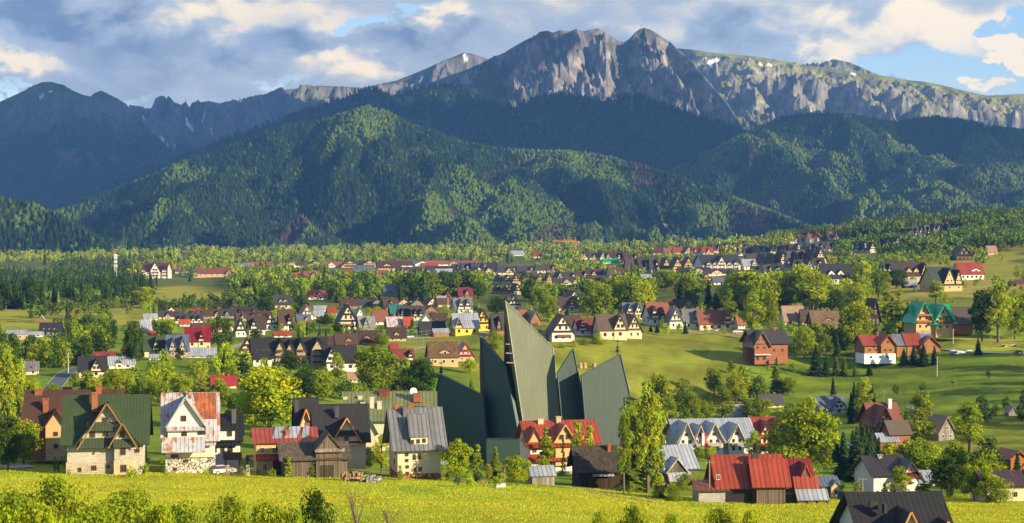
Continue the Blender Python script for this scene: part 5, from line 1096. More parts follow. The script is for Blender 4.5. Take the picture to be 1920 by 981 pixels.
m = MB(); q0, q1 = at(835, 878, 464) - CL, at(1165, 878, 468) - CL; zt_ = (at(900, 790, 466) - CL)[2]; m.box(q0[0], q1[0], 12, 38, 0, zt_); m.build('nave', MT['vplank'], ch, (.05, .03, .022))
m = MB(); q0, q1 = at(912, 878, 436) - CL, at(978, 878, 436) - CL; z_ = (at(912, 826, 436) - CL)[2]; m.box(q0[0], q1[0], -15.5, -11, 0, z_); m.build('porch', M_cu, ch, CUD)
def finial(px, py, D, hpx, ball=None, figure=True):
    p = at(px, py, D) - CL; k = D / F; m = MB(); hh = hpx * k
    m.tube(p - [0, 0, 1.0], p + [0, 0, hh], .13, .06, 6)
    if ball:
        r = ball * k
        for i in range(5):
            a0, a1 = -1.2 + i * .5, -.7 + i * .5; z0 = p[2] + hh * .55; m.tube((p[0], p[1], z0 + math.sin(a0) * r * .7), (p[0], p[1], z0 + math.sin(a1) * r * .7), r * math.cos(a0), max(.05, r * math.cos(min(a1, 1.5))), 12)
    m.box(p[0] - hh * .14, p[0] + hh * .14, p[1] - .07, p[1] + .07, p[2] + hh * .8, p[2] + hh * .86)
    o = m.build('cross', MT['plain'], ch, (.03, .05, .045))
    if figure:
        g = MB(); [g.tube(p + [0, 0, hh * a_], p + [0, 0, hh * b_], r0, r1, 8) for a_, b_, r0, r1 in ((.15, .3, .45, .45), (.3, .55, .28, .18), (.45, .5, .4, .4))]; g.build('ornament', MT['plain'], o, (.02, .03, .03))
finial(951, 575, 438, 26, 7, False); finial(827, 704, 461, 28); finial(1158, 665, 453, 30)
BLOCK.append((810, 1180, 565, 880, 450)); HOUSES.append((0, 465, 24)); HOUSES.append((12, 460, 22)); HOUSES.append((-12, 462, 16))

# ------------------------------------------------------------------ village houses one by one: outline in the picture, style, roof, wall, description
HT = [
 (35, 70, 678, 703, 's', 'grey', 'cream', 'grey roofed cream house behind the birches at the left edge', dict(gables=((.1, .25, .5),))),
 (11, 46, 619, 637, 's', 'silver', 'pink', 'flat pink walled building at the far left by the straw field', dict(hw=.7)),
 (46, 79, 622, 632, 's', 'silver', 'white', 'long low white roofed shed right of the pink building', dict(hw=.5, name='shed', cat='shed', chim=0)),
 (72, 113, 605, 630, 's', 'black', 'white', 'black roofed house with pale dormers at the left edge of the village', dict(gables=((-.25, .2, .5), (.0, .2, .5), (.25, .2, .5)))),
 (69, 84, 591, 605, 'g', 'silver', 'wood', 'tiny hut with pale roof alone in the straw field', dict(name='hut', cat='hut', chim=0)),
 (141, 196, 669, 709, 's', 'black', 'cream', 'black roofed chalet with white gable next to the road at the left', dict(gables=((.15, .42, .85),))),
 (171, 214, 660, 684, 's', 'maroon', 'white', 'maroon roofed house behind the black roofed roadside chalet', dict(gables=((.2, .3, .7),))),
 (200, 250, 668, 691, 's', 'silver', 'white', 'silver roofed house with a small orange gable', dict(gables=((-.1, .3, .65),))),
 (111, 133, 726, 741, 's', 'rbrown', 'brick', 'small brown roofed brick hut beside the road end', dict(name='hut', cat='hut', chim=0)),
 (220, 266, 631, 669, 'g', 'dgreen', 'dwood', 'dark chalet with green black roof left of the white stair tower house', {}),
 (262, 309, 630, 670, 's', 'green', 'cream', 'dark green roofed house with white central stair tower gable', dict(gables=((.05, .28, .95), (.38, .25, .7)))),
 (307, 352, 628, 671, 's', 'blueg', 'stone', 'blue grey roofed stone house left of the crimson roof', dict(gables=((-.22, .35, .85), (.25, .35, .95)))),
 (343, 393, 615, 652, 's', 'crimson', 'cream', 'large crimson roofed house with narrow white gable', dict(gables=((.15, .25, .8),), rm='seam')),
 (352, 402, 652, 671, 's', 'silver', 'white', 'low silver roofed bungalow in front of the crimson roof', dict(hw=.3)),
 (278, 300, 664, 675, 's', 'silver', 'white', 'low white roofed garage below the stair tower house', dict(chim=0, name='garage', cat='garage')),
 (258, 284, 599, 624, 's', 'silver', 'white', 'steep silver blue roof rising among dark trees at the left', dict(hw=.25)),
 (267, 294, 588, 600, 's', 'silver', 'cream', 'small silver roofed house above the steep silver blue roof', dict(chim=0)),
 (275, 292, 620, 632, 's', 'red', 'white', 'small bright red roof behind the white stair tower', dict(chim=0)),
 (306, 330, 575, 589, 'g', 'brown', 'cream', 'brown gabled house at the upper left end of the village', {}),
 (326, 352, 587, 607, 's', 'char', 'white', 'left black roofed terrace house at the upper left', dict(gables=((-.2, .3, .7), (.25, .3, .7)))),
 (352, 379, 587, 607, 's', 'char', 'white', 'right black roofed terrace house at the upper left', dict(gables=((-.2, .3, .7), (.25, .3, .7)))),
 (355, 376, 579, 590, 's', 'red', 'cream', 'bright red roof behind the black roofed terrace', {}),
 (334, 356, 599, 612, 's', 'orange', 'white', 'orange red roofed cottage between the terrace and the crimson roof', {}),
 (354, 394, 606, 631, 's', 'brown', 'greyw', 'brown roofed house right behind the crimson roof', dict(gables=((.2, .3, .7),))),
 (378, 396, 618, 636, 'g', 'brown', 'greyw', 'small grey walled house at the right shoulder of the crimson roof', {}),
 (434, 458, 575, 597, 's', 'black', 'white', 'black roofed house with pale eaves beside the dark tree', dict(gables=((.1, .35, .7),))),
 (458, 482, 576, 597, 's', 'black', 'cream', 'black roofed house right of the pale eaved one', dict(gables=((.1, .35, .7),))),
 (434, 462, 597, 632, 'g', 'dbrown', 'white', 'dark brown chalet with white gable right of the tall dark tree', {}),
 (460, 497, 592, 628, 's', 'dbrown', 'white', 'wide dark brown chalet roof between two white gables', dict(gables=((-.2, .4, .8),))),
 (493, 520, 585, 620, 'g', 'brown', 'white', 'brown chalet with white gable left half of a pair', {}),
 (518, 548, 581, 620, 's', 'brown', 'white', 'brown roofed chalet with skylights right half of a pair', dict(gables=((.3, .35, .7),))),
 (512, 544, 553, 580, 's', 'char', 'cream', 'black roofed tan house with dormers standing above the brown chalets', dict(gables=((-.1, .25, .6), (.2, .25, .6)))),
 (553, 582, 590, 607, 's', 'blueg', 'owood', 'small house with orange timber wall and slate roof', dict(gables=((.2, .4, .8),))),
 (555, 587, 573, 600, 'g', 'tan', 'white', 'white walled house with pale green shaded gable', {}),
 (585, 607, 582, 598, 's', 'silver', 'cream', 'beige shed with bright silver roof left of the red roof', dict(chim=0)),
 (588, 612, 573, 584, 's', 'silver', 'white', 'blue white metal roof above the beige shed', dict(chim=0)),
 (610, 631, 576, 593, 's', 'red', 'white', 'bright red roof at the left of the steep black roofed chalet', {}),
 (625, 670, 571, 620, 'g', 'black', 'cream', 'steep black roofed chalet with stacked cream gable floors', {}),
 (663, 682, 577, 596, 'g', 'grey', 'white', 'small grey gabled house behind the weathered hut', {}),
 (666, 703, 593, 624, 's', 'grey', 'greyw', 'weathered grey timber cottage with steep gable', dict(gables=((-.1, .4, .9),), rm='shingle')),
 (695, 727, 582, 609, 's', 'rbrown', 'white', 'rust red roof over a white ground floor', dict(hw=.35)),
 (717, 744, 568, 586, 'g', 'rbrown', 'brick', 'rusty red gable house left of the teal roof', {}),
 (727, 756, 571, 595, 's', 'teal', 'dwood', 'teal metal roofed house', {}),
 (743, 770, 573, 601, 's', 'char', 'owood', 'black roofed house with orange dormers directly right of the teal roof', dict(gables=((-.2, .3, .75), (.25, .3, .75)))),
 (768, 796, 574, 601, 's', 'char', 'cream', 'second black roofed house right of the teal roof', dict(gables=((-.2, .3, .75), (.25, .3, .75)))),
 (790, 822, 573, 590, 'g', 'dbrown', 'owood', 'brown gabled house at the end of the black roofed pair', {}),
 (721, 759, 594, 617, 's', 'rusty', 'wood', 'low house with rust and white chequered sheet roof', dict(hw=.3)),
 (755, 774, 594, 617, 's', 'orange', 'owood', 'narrow orange red house right of the chequered roof', dict(chim=0)),
 (779, 816, 588, 618, 'g', 'silver', 'white', 'white house with steep white metal roof', dict(skirts=False, hw=.3)),
 (806, 836, 587, 609, 's', 'dbrown', 'cream', 'dark brown roof with dormer right of the white roofed house', dict(gables=((-.1, .25, .5),))),
 (785, 834, 603, 629, 's', 'black', 'dwood', 'low spreading black roof in front of the white roofed house', dict(hw=.25)),
 (810, 841, 616, 632, 's', 'silver', 'orange' if False else 'owood', 'orange walled garage with pale roof at the field edge', dict(hw=.65, chim=0, name='garage', cat='garage')),
 (844, 897, 588, 629, 's', 'silver', 'yellow', 'house with big silver roof and yellow orange walls', dict(hw=.45, gables=((-.33, .3, .7),))),
 (883, 921, 579, 621, 'g', 'char', 'yellow', 'bright yellow gabled house with black roof', {}),
 (845, 886, 559, 589, 's', 'grey', 'white', 'grey roofed house with white gables above the silver roof', dict(gables=((-.2, .35, .9), (.2, .35, .9)))),
 (830, 848, 544, 562, 'g', 'maroon', 'brick', 'left maroon roofed house among the trees', {}),
 (856, 886, 539, 562, 's', 'maroon', 'brick', 'right maroon roofed house among the trees', dict(gables=((.1, .4, .8),))),
 (818, 837, 555, 568, 's', 'silver', 'white', 'white metal roof glinting beside the maroon roofs', dict(chim=0)),
 (766, 786, 555, 568, 's', 'black', 'cream', 'black roof peeping out left of the white metal roof', {}),
 (717, 741, 535, 552, 's', 'blueg', 'white', 'blue grey metal roof sunk in the tree belt', dict(hw=.25, chim=0)),
 (576, 609, 545, 562, 's', 'red', 'white', 'red roofed white house in the tree belt left of centre', dict(gables=((.2, .4, .95),))),
 (512, 545, 621, 633, 's', 'red', 'white', 'bright red roof just behind the long dark hotel', {}),
 (445, 478, 634, 669, 'g', 'brown', 'cream', 'brown gabled chalet at the left end of the long dark hotel', {}),
 (593, 624, 631, 653, 's', 'dbrown', 'tan', 'dark tan walled cottage behind the right end of the long hotel', {}),
 (623, 669, 625, 652, 's', 'dbrown', 'owood', 'first of three brown log cottages, nearest the hotel', dict(gables=((.1, .3, .6),), hw=.35)),
 (668, 715, 620, 647, 's', 'dbrown', 'owood', 'middle one of the three brown log cottages', dict(gables=((-.1, .3, .6),), hw=.35)),
 (724, 761, 614, 640, 's', 'dbrown', 'tan', 'last of three brown log cottages, beside the parked car', dict(gables=((0, .3, .6),), hw=.35)),
 (602, 667, 649, 696, 's', 'black', 'white', 'black roofed house with white bands in front of the log cottages', dict(gables=((-.28, .36, .95),), hw=.45)),
 (732, 776, 655, 685, 's', 'maroon', 'white', 'maroon roofed white house behind the round trees', dict(gables=((.3, .35, .9),))),
 (728, 747, 644, 660, 's', 'red', 'owood', 'small red roof peeping over the maroon roofed house', dict(chim=0)),
 (799, 858, 642, 687, 's', (.10, .065, .035), 'tan', 'ochre house with brown shingle roof and wide dormer in the field', dict(gables=((.05, .4, .5),), hw=.48, rm='shingle', wm=None)),
 (850, 889, 643, 678, 'g', 'red', 'pink', 'pink gabled annex with red roof beside the ochre house', dict(skirts=True, hw=.35)),
 (651, 669, 698, 717, 's', 'tan', 'cream', 'little beige shed among the trees below the white banded house', dict(name='shed', cat='shed', chim=0)),
 (393, 441, 705, 727, 's', 'crimson', 'cream', 'low crimson roof half hidden by the large bright tree', dict(hw=.3)),
 (949, 976, 552, 583, 'g', 'black', 'white', 'black and white gabled house right behind the church cross', {}),
 (917, 947, 588, 629, 's', 'black', 'wood', 'dark timber house left beside the tall church sail', dict(gables=((0, .4, .8),))),
 (964, 990, 581, 610, 's', 'rbrown', 'brick', 'red roofed farmhouse right of the church apex', {}),
 (985, 1015, 583, 611, 'g', 'greyw' if False else 'grey', 'wood', 'brown grey barn attached to the red roofed farmhouse', dict(name='barn', cat='barn', skirts=False)),
 (1054, 1091, 545, 573, 'g', 'char', 'white', 'grey roofed gable house above the row of white chalets', {}),
 (1039, 1084, 558, 586, 's', 'dbrown', 'cream', 'dark roofed house with cream gable above the row of white chalets', dict(gables=((.15, .35, .8),))),
 (1002, 1025, 619, 638, 'g', 'brown', 'tan', 'small brown gabled shed behind the right edge of the tall sail', dict(name='shed', cat='shed', chim=0)),
 (1025, 1077, 591, 641, 'g', 'brown', 'white', 'leftmost white chalet of the row above the field', {}),
 (1056, 1092, 592, 622, 's', 'dbrown', 'tan', 'brown roof directly behind the leftmost white chalet', {}),
 (1076, 1134, 597, 629, 's', 'maroon', 'white', 'low chalet with dark red roof second in the white row', dict(gables=((-.35, .28, .9), (.4, .2, .9)), hw=.4)),
 (1115, 1175, 591, 637, 's', (.085, .06, .045), 'cream', 'third chalet in the white row with broad brown roof', dict(gables=((.25, .45, 1.0),), hw=.48)),
 (1161, 1204, 590, 635, 'g', (.085, .06, .045), 'cream', 'fourth chalet in the white row at its right end', {}),
 (1164, 1205, 568, 601, 's', 'blueg', 'cream', 'blue grey roofed chalet with two gables behind the white row', dict(gables=((-.25, .4, .95), (.25, .45, 1.0)))),
 (1207, 1257, 568, 611, 's', 'rbrown', 'white', 'red brown roofed chalet with white balconied gable', dict(gables=((-.3, .36, .8), (.1, .25, .7)))),
 (1236, 1262, 565, 585, 's', 'brown', 'cream', 'brown ridge roof behind the red brown chalet', {}),
 (1262, 1302, 561, 582, 's', 'brown', 'pink', 'pinkish gabled house at the back of the right hand row', dict(gables=((.2, .5, .95),))),
 (1247, 1282, 576, 617, 'g', 'grey', 'white', 'white gabled house with grey roof in the right hand row', {}),
 (1278, 1313, 580, 617, 's', 'grey', 'white', 'grey roofed link house in the right hand row', dict(gables=((.3, .45, .9),))),
 (1305, 1370, 582, 620, 's', 'rbrown', 'cream', 'long red brown roofed house at the end of the right hand row', dict(gables=((.38, .25, 1.0),), hw=.42)),
 (1377, 1398, 590, 617, 's', 'rbrown', 'white', 'small white house with red band by the field road', {}),
 (1400, 1424, 578, 596, 's', 'dbrown', 'wood', 'brown roofed wooden house behind the bright trees by the field road', {}),
 (1467, 1509, 574, 610, 's', 'tan', 'white', 'pale pink tan roof with a big red chimney', dict(hw=.3)),
 (1500, 1524, 580, 612, 's', 'dbrown', 'tan', 'dark roof between the pale roofed house and the brown roofed one', {}),
 (1519, 1575, 584, 620, 's', (.12, .085, .055), 'wood', 'brown roofed house with low dormers left of the dark tall chalet', dict(gables=((.1, .35, .5),), rm='shingle')),
 (1623, 1652, 560, 612, 'g', 'dbrown', 'dwood', 'tall dark timber chalet among bright trees', {}),
 (1652, 1690, 492, 532, 's', 'black', 'white', 'black roofed house left of the round dark tree', dict(gables=((-.2, .4, .9),))),
 (1688, 1740, 491, 529, 's', 'dbrown', 'tan', 'brown black roofed guest house with many dormers right of the round dark tree', dict(gables=((-.25, .22, .6), (.05, .22, .6), (.36, .28, .9)))),
 (1694, 1719, 524, 540, 's', 'silver', 'dwood', 'dark hut with blue white sheet roof on the right slope', dict(chim=0, name='hut', cat='hut')),
 (1735, 1804, 501, 547, 's', 'dgreen', 'tan', 'tan guest house with dark green roof and steep front gable', dict(gables=((.05, .4, .95), (.38, .26, .85)), hw=.38)),
 (1793, 1845, 493, 525, 's', 'red', 'white', 'white house with bright red roof on the upper right slope', dict(gables=((.2, .4, .5),), hw=.45)),
 (1903, 1922, 524, 537, 's', 'brown', 'wood', 'small brown hut at the right edge on the slope', dict(name='hut', cat='hut', chim=0)),
 (1787, 1823, 461, 488, 'g', 'char', 'dwood', 'dark steep roofed chalet alone at the edge of the upper wood', {}),
 (1850, 1870, 461, 478, 's', 'tan', 'tan', 'tan house standing in the upper wood', {}),
 (1539, 1598, 495, 533, 's', 'black', 'white', 'black roofed guest house with white and red base', dict(gables=((-.2, .22, .6), (.12, .22, .6)), hw=.4, base='red' if False else None)),
 (1522, 1548, 484, 504, 's', 'black', 'cream', 'black roofed house touching the guest house with the red base', dict(gables=((0, .4, .8),))),
 (1522, 1585, 744, 778, 's', 'blueg', 'white', 'blue grey roofed house with timber gable beyond the big bright tree', dict(gables=((.28, .4, .95),), hw=.4)),
 (1370, 1400, 759, 786, 's', 'silver', 'white', 'white roofed house seen between trees behind the guest house', dict(hw=.3)),
 (1421, 1469, 740, 765, 's', 'char', 'cream', 'dark grey long roof behind the middle trees', dict(hw=.3)),
 (1242, 1268, 800, 832, 's', 'brown', 'white', 'brown roofed house at the left end of the silver guest house', {}),
 (1741, 1792, 780, 826, 'g', 'tan', 'greyw', 'ruined looking grey tan gabled barn behind the airy birch', dict(name='barn', cat='barn', chim=0, skirts=False)),
 (1700, 1730, 762, 800, 's', 'blueg', 'wood', 'blue grey sheet roof showing behind the brown timber house', dict(hw=.3)),
 (1890, 1905, 762, 780, 'g', 'blueg', 'greyw', 'tiny grey field hut at the foot of the shaded slope', dict(name='hut', cat='hut', chim=0)),
 (545, 570, 511, 523, 's', 'orange', 'tan', 'orange roof in the far tree belt', {}), (568, 600, 508, 525, 's', 'rbrown', 'cream', 'brown and red roofed house in the far tree belt', dict(gables=((.1, .4, .8),))),
 (616, 632, 510, 520, 's', 'brown', 'cream', 'small brown house right of the two in the far tree belt', {}), (642, 667, 507, 520, 's', 'red', 'cream', 'red roofed house below the long blue grey roof', {}),
 (660, 700, 498, 516, 's', 'blueg', 'cream', 'long blue grey roofed hall in the far plain', dict(chim=0, hw=.5)), (706, 750, 490, 513, 's', 'brown', 'tan', 'big tan block with brown roof in the far plain', dict(hw=.6, gables=((-.1, .3, .6),))),
 (706, 728, 506, 519, 's', 'rbrown', 'yellow', 'yellow house with red roof in front of the big tan block', {}), (764, 790, 501, 519, 's', 'char', 'cream', 'black roofed cream house right of the tan block', dict(gables=((.1, .4, .8),))),
 (790, 815, 501, 519, 's', 'char', 'cream', 'black roofed cream house with red roofed neighbour behind', dict(gables=((-.1, .4, .8),))), (789, 820, 493, 504, 's', 'red', 'cream', 'red roofed house in the back row above the black roofs', {}),
 (816, 848, 504, 517, 's', 'silver', 'cream', 'pale silver roofed house in the far row', {}),
 (958, 985, 470, 480, 's', 'silver', 'white', 'white building among the far trees left of the crane', dict(chim=0)), (999, 1015, 473, 484, 's', 'red', 'white', 'small red roof left of the crane', {}),
 (1130, 1160, 485, 494, 's', 'bgreen', 'cream', 'bright green roof in the far village', dict(chim=0)), (1308, 1337, 513, 534, 'g', 'rbrown', 'tan', 'brown gabled tan house in front of the large black hotel', {}), (1336, 1358, 520, 534, 's', 'blueg', 'white', 'slate blue roof in front of the large black hotel', {}),
 (1201, 1223, 514, 531, 's', 'silver', 'cream', 'bright silver roof in the tree belt below the large brown roofs', dict(chim=0)), (1389, 1419, 486, 506, 's', 'silver', 'white', 'pale blue white roofed building at the right of the black hotel', dict(gables=((.3, .4, .9),), chim=0)),
 (1299, 1313, 482, 500, 'g', 'brown', 'cream', 'beige gabled house at the left end of the black hotel', {}), (1480, 1512, 441, 457, 's', 'rbrown', 'white', 'brown red roofed house on the far right rise, left one', dict(gables=((0, .4, .8),))), (1513, 1542, 437, 454, 's', 'rbrown', 'white', 'brown red roofed house on the far right rise, middle one', dict(gables=((0, .4, .8),))),
 (1553, 1580, 434, 449, 's', 'rbrown', 'white', 'brown red roofed house on the far right rise, right one', dict(gables=((0, .4, .8),))), (1881, 1892, 413, 427, 'g', 'black', 'white', 'tiny white gable on the wooded ridge at the far right', {}), (1765, 1780, 417, 427, 's', 'red', 'cream', 'red roof on the wooded ridge at the right', {}),
]
# far rows built from one description each: (px0, px1, ytop0, ybase0, ytop1, ybase1, count, style, roofs, walls, label, group)
ROWS = [
 (847, 948, 494, 512, 492, 513, 6, 'm', ('black', 'char'), ('cream', 'white'), 'black roofed chalet in the far row left of the stacked brown gables', 'far row of black chalets'),
 (926, 975, 515, 532, 515, 534, 3, 'g', ('brown', 'dbrown'), ('tan', 'cream'), 'brown gable in the upper line of the stacked gables behind the church', 'stacked brown gables upper line'),
 (924, 975, 532, 551, 532, 552, 3, 'g', ('brown', 'dbrown'), ('tan', 'cream'), 'brown gable in the lower line of the stacked gables behind the church', 'stacked brown gables lower line'),
 (975, 1036, 512, 533, 511, 533, 4, 'g', ('brown', 'rbrown'), ('tan', 'pink'), 'brown house with sunlit gable between the stacked gables and the dark row', 'sunlit gables behind the church'),
 (950, 1040, 500, 512, 496, 511, 5, 's', ('dbrown', 'char'), ('cream', 'greyw'), 'dark roofed house in the back row above the sunlit gables', 'back row above the sunlit gables'),
 (1036, 1122, 512, 534, 505, 520, 4, 'm', ('char', 'dbrown'), ('white', 'cream'), 'dark roofed white gabled house in the middle of the far village', 'dark roofs in mid village'),
 (1088, 1200, 472, 487, 474, 491, 7, 'm', ('rbrown', 'brown', 'dbrown'), ('pink', 'cream'), 'brown roofed house in the far row right of the crane', 'brown roofs right of the crane'),
 (1122, 1172, 503, 521, 502, 521, 3, 's', ('brown', 'dbrown'), ('tan', 'cream'), 'brown roofed house left of the large brown roofs', 'brown roofs before the tree belt'),
 (1173, 1300, 486, 513, 482, 508, 6, 'm', ('dbrown', 'black', 'brown'), ('tan', 'cream'), 'large dark brown roof with orange dormers left of the black hotel', 'large dark brown roofs'),
 (1225, 1335, 464, 480, 462, 478, 6, 'm', ('rbrown', 'red', 'brown'), ('pink', 'cream'), 'reddish roofed house below the ski jump', 'reddish roofs below the ski jump'),
 (1335, 1402, 458, 476, 456, 473, 4, 'm', ('dbrown', 'maroon'), ('cream', 'tan'), 'dark red brown house at the foot of the ski jump hill', 'red brown roofs at the hill foot'),
 (1380, 1566, 463, 480, 453, 472, 12, 'm', ('char', 'dbrown'), ('white', 'cream'), 'grey black terrace house in the upper of the two long rows on the right', 'upper long dark row'),
 (1400, 1548, 478, 500, 464, 496, 8, 'm', ('dbrown', 'dbrown', 'brown'), ('tan', 'cream'), 'brown black house in the lower of the two long rows on the right', 'lower long dark row'),
 (1470, 1524, 489, 509, 488, 508, 3, 'm', ('black',), ('white',), 'black roofed white gabled house in front of the long brown rows', 'black roofs before the long rows'),
 (1410, 1470, 500, 520, 494, 512, 3, 's', ('char', 'black'), ('cream', 'white'), 'charcoal roofed house below the long rows beside the bright tree', 'charcoal roofs below the long rows'),
 (1598, 1642, 454, 475, 452, 474, 3, 'g', ('black',), ('white',), 'black and white half timbered gable in the lower hillside terrace', 'lower hillside terrace'),
 (1650, 1690, 447, 466, 444, 464, 3, 'g', ('black',), ('white',), 'black and white half timbered gable in the middle hillside terrace', 'middle hillside terrace'),
 (1700, 1766, 426, 449, 418, 440, 6, 'm', ('char',), ('white',), 'grey roofed white gable in the long terrace on the wooded hillside', 'upper hillside terrace'),
 (1766, 1802, 419, 436, 416, 434, 3, 's', ('black', 'char'), ('cream',), 'black roof at the right end of the hillside terraces', 'right end of the hillside terraces'),
 (440, 500, 587, 603, 582, 600, 3, 's', ('dbrown', 'brown'), ('greyw', 'white'), 'brown roof in the crowded quarter above the dark brown chalets', 'crowded brown roofs'),
 (640, 845, 562, 579, 558, 575, 8, 'm', ('char', 'dbrown', 'brown'), ('greyw', 'tan', 'cream'), 'dark roof in the back line behind the coloured roofs left of the church', 'back line behind the coloured roofs'),
 (296, 440, 584, 600, 580, 596, 6, 'm', ('brown', 'char', 'dbrown'), ('greyw', 'cream'), 'dark roof in the upper left quarter near the black terrace', 'upper left quarter'),
 (395, 436, 606, 622, 604, 621, 2, 'm', ('dbrown', 'brown'), ('cream', 'greyw'), 'brown roofed house between crimson roof and dark brown chalet', 'between crimson roof and brown chalet'),
 (440, 900, 492, 503, 488, 499, 14, 'm', ('rbrown', 'char', 'grey', 'brown'), ('cream', 'tan', 'white'), 'tiny roof among the tree belts of the far plain left of the crane', 'tiny roofs of the far plain'),
 (1040, 1160, 520, 534, 516, 530, 4, 's', ('dbrown', 'char'), ('tan', 'cream'), 'dark roof in the tree belt right of the church apex', 'dark roofs right of the church apex'),
 (1230, 1420, 496, 510, 508, 522, 4, 'm', ('dbrown', 'black'), ('cream', 'tan'), 'dark house at the foot of the large black hotel', 'houses below the black hotel'),
 (745, 960, 500, 515, 500, 516, 8, 'm', ('char', 'dbrown', 'black'), ('cream', 'greyw'), 'dark roofed house of the second far row left of the stacked gables', 'second far row'),
]
ER = random.Random(4)
for q in HT:
    x0, x1, yt, yb, st, rf_, wl, lb, kw = q; kw = dict(kw); kw.pop('wm', None); kw.setdefault('rz', .12 + .22 * ER.random()); house(x0, x1, yt, yb, st, rf_, wl, lb, **kw)
for (x0, x1, t0, b0, t1, b1, n, st, rfs, wls, lb, gp) in ROWS:
    for i in range(n):
        k = (i + .5) / n; w = (x1 - x0) / n * (1.08 + .2 * ER.random()); c_ = x0 + (x1 - x0) * k; yb = b0 + (b1 - b0) * k + ER.uniform(-1.2, 1.2); yt = t0 + (t1 - t0) * k + ER.uniform(-1.5, 1.5)
        s_ = st if st != 'm' else ER.choice(('g', 's', 's')); gb = ((ER.uniform(-.25, .25), .38, .85),) if s_ == 's' and ER.random() < .7 else ()
        house(c_ - w / 2, c_ + w / 2, yt, yb, s_, ER.choice(rfs), ER.choice(wls), lb, group=gp, gables=gb, rz=.1 + .3 * ER.random(), chim=1, nwin=2)
# the long dark hotel with four gables, the black hotel on the right, the red roofed sanatorium at the far left
def gabled_hotel(x0, x1, yt, yb, roof, wall, label, gl, rz=.15, dep=None, tower=None, rm='tile', D=None, wing=None):
    h = Hero('hotel', (x0 + x1) / 2, yb, rz, label, 'hotel', D=D); H = (yb - yt) * h.m; dep = dep or H * .9
    h.v(wall, roof, x0 + 3, x1 - 3, yt, yb - (yb - yt) * .42, 0, dep, 'x', over=1, rm=rm)
    for (a, b, t) in gl:
        w_, r_ = h.v(wall, roof, a, b, t, yb - (yb - yt) * .45, -1.8, dep * .55, 'y', over=.8, rm=rm, wn='front_gable', rn='gable_roof'); xc = (a + b) / 2; n = (b - a)
        for lv in (.12, .32): h.win(-1.82, [(xc - n * .22, yb - (yb - yt) * lv, n * .16, (yb - yt) * .09), (xc + n * .22, yb - (yb - yt) * lv, n * .16, (yb - yt) * .09)], (.6, .58, .5))
        h.win(-1.82, [(xc - n * .13, yb - (yb - yt) * .52, n * .14, (yb - yt) * .08), (xc + n * .13, yb - (yb - yt) * .52, n * .14, (yb - yt) * .08), (xc, yb - (yb - t) * .75, n * .13, (yb - yt) * .07)], (.6, .58, .5))
        for lv in (.24, .44, .63):
            hw_ = n * .36 if lv < .5 else n * .24; h.box('balcony', (.12, .06, .035), 'plank', xc - hw_, xc + hw_, -2.6, -1.85, yb - (yb - yt) * lv, yb - (yb - yt) * (lv - .06), w_)
    n = int((x1 - x0) / 12)
    for i in range(n):
        for lv in (.15, .33): h.win(-.02, [(x0 + 8 + (x1 - x0 - 16) * (i + .5) / n, yb - (yb - yt) * lv, 4, (yb - yt) * .09)], (.6, .58, .5))
    h.done(x1 - x0, yb - yt); return h
h = gabled_hotel(471, 612, 634, 690, 'black', (.36, .29, .2), 'long dark roofed hotel with four timber gables left of centre', ((517, 537, 634), (537, 553, 637), (555, 575, 633), (582, 611, 632)))
h.v('white', 'black', 476, 516, 634, 662, -1.2, 8, 'x', over=.9, wn='side_wing', rn='gable_roof'); h.pent('black', 474, 516, 664, 671, -1.2, 1.2); h.win(-1.22, [(484, 657, 5, 5), (494, 657, 5, 5), (504, 657, 5, 5), (484, 676, 5, 5), (496, 676, 5, 5)])
gabled_hotel(1314, 1392, 478, 510, 'char', 'white', 'large black roofed hotel with a row of white gables in the far village', ((1324, 1334, 490), (1336, 1345, 490), (1345, 1361, 480), (1363, 1373, 490), (1376, 1386, 488)), dep=30)
h = gabled_hotel(265, 322, 494, 522, 'maroon', 'white', 'red roofed sanatorium with white central gable and corner turret', ((266, 274, 504), (283, 300, 491), (304, 314, 502)), dep=26, rm='seam'); h.v('white', 'crimson', 314, 321, 492, 506, -3, 6, 'y', over=.6, wn='turret', rn='turret_roof')
house(327, 350, 501, 513, 's', 'rbrown', 'white', 'small red and white annex right of the sanatorium', gables=((-.1, .5, 1.0),)); h = gabled_hotel(364, 441, 503, 520, 'rbrown', 'pink', 'long low red roofed building at the edge of the far wood', ((364, 374, 508), (424, 438, 505)), dep=24)

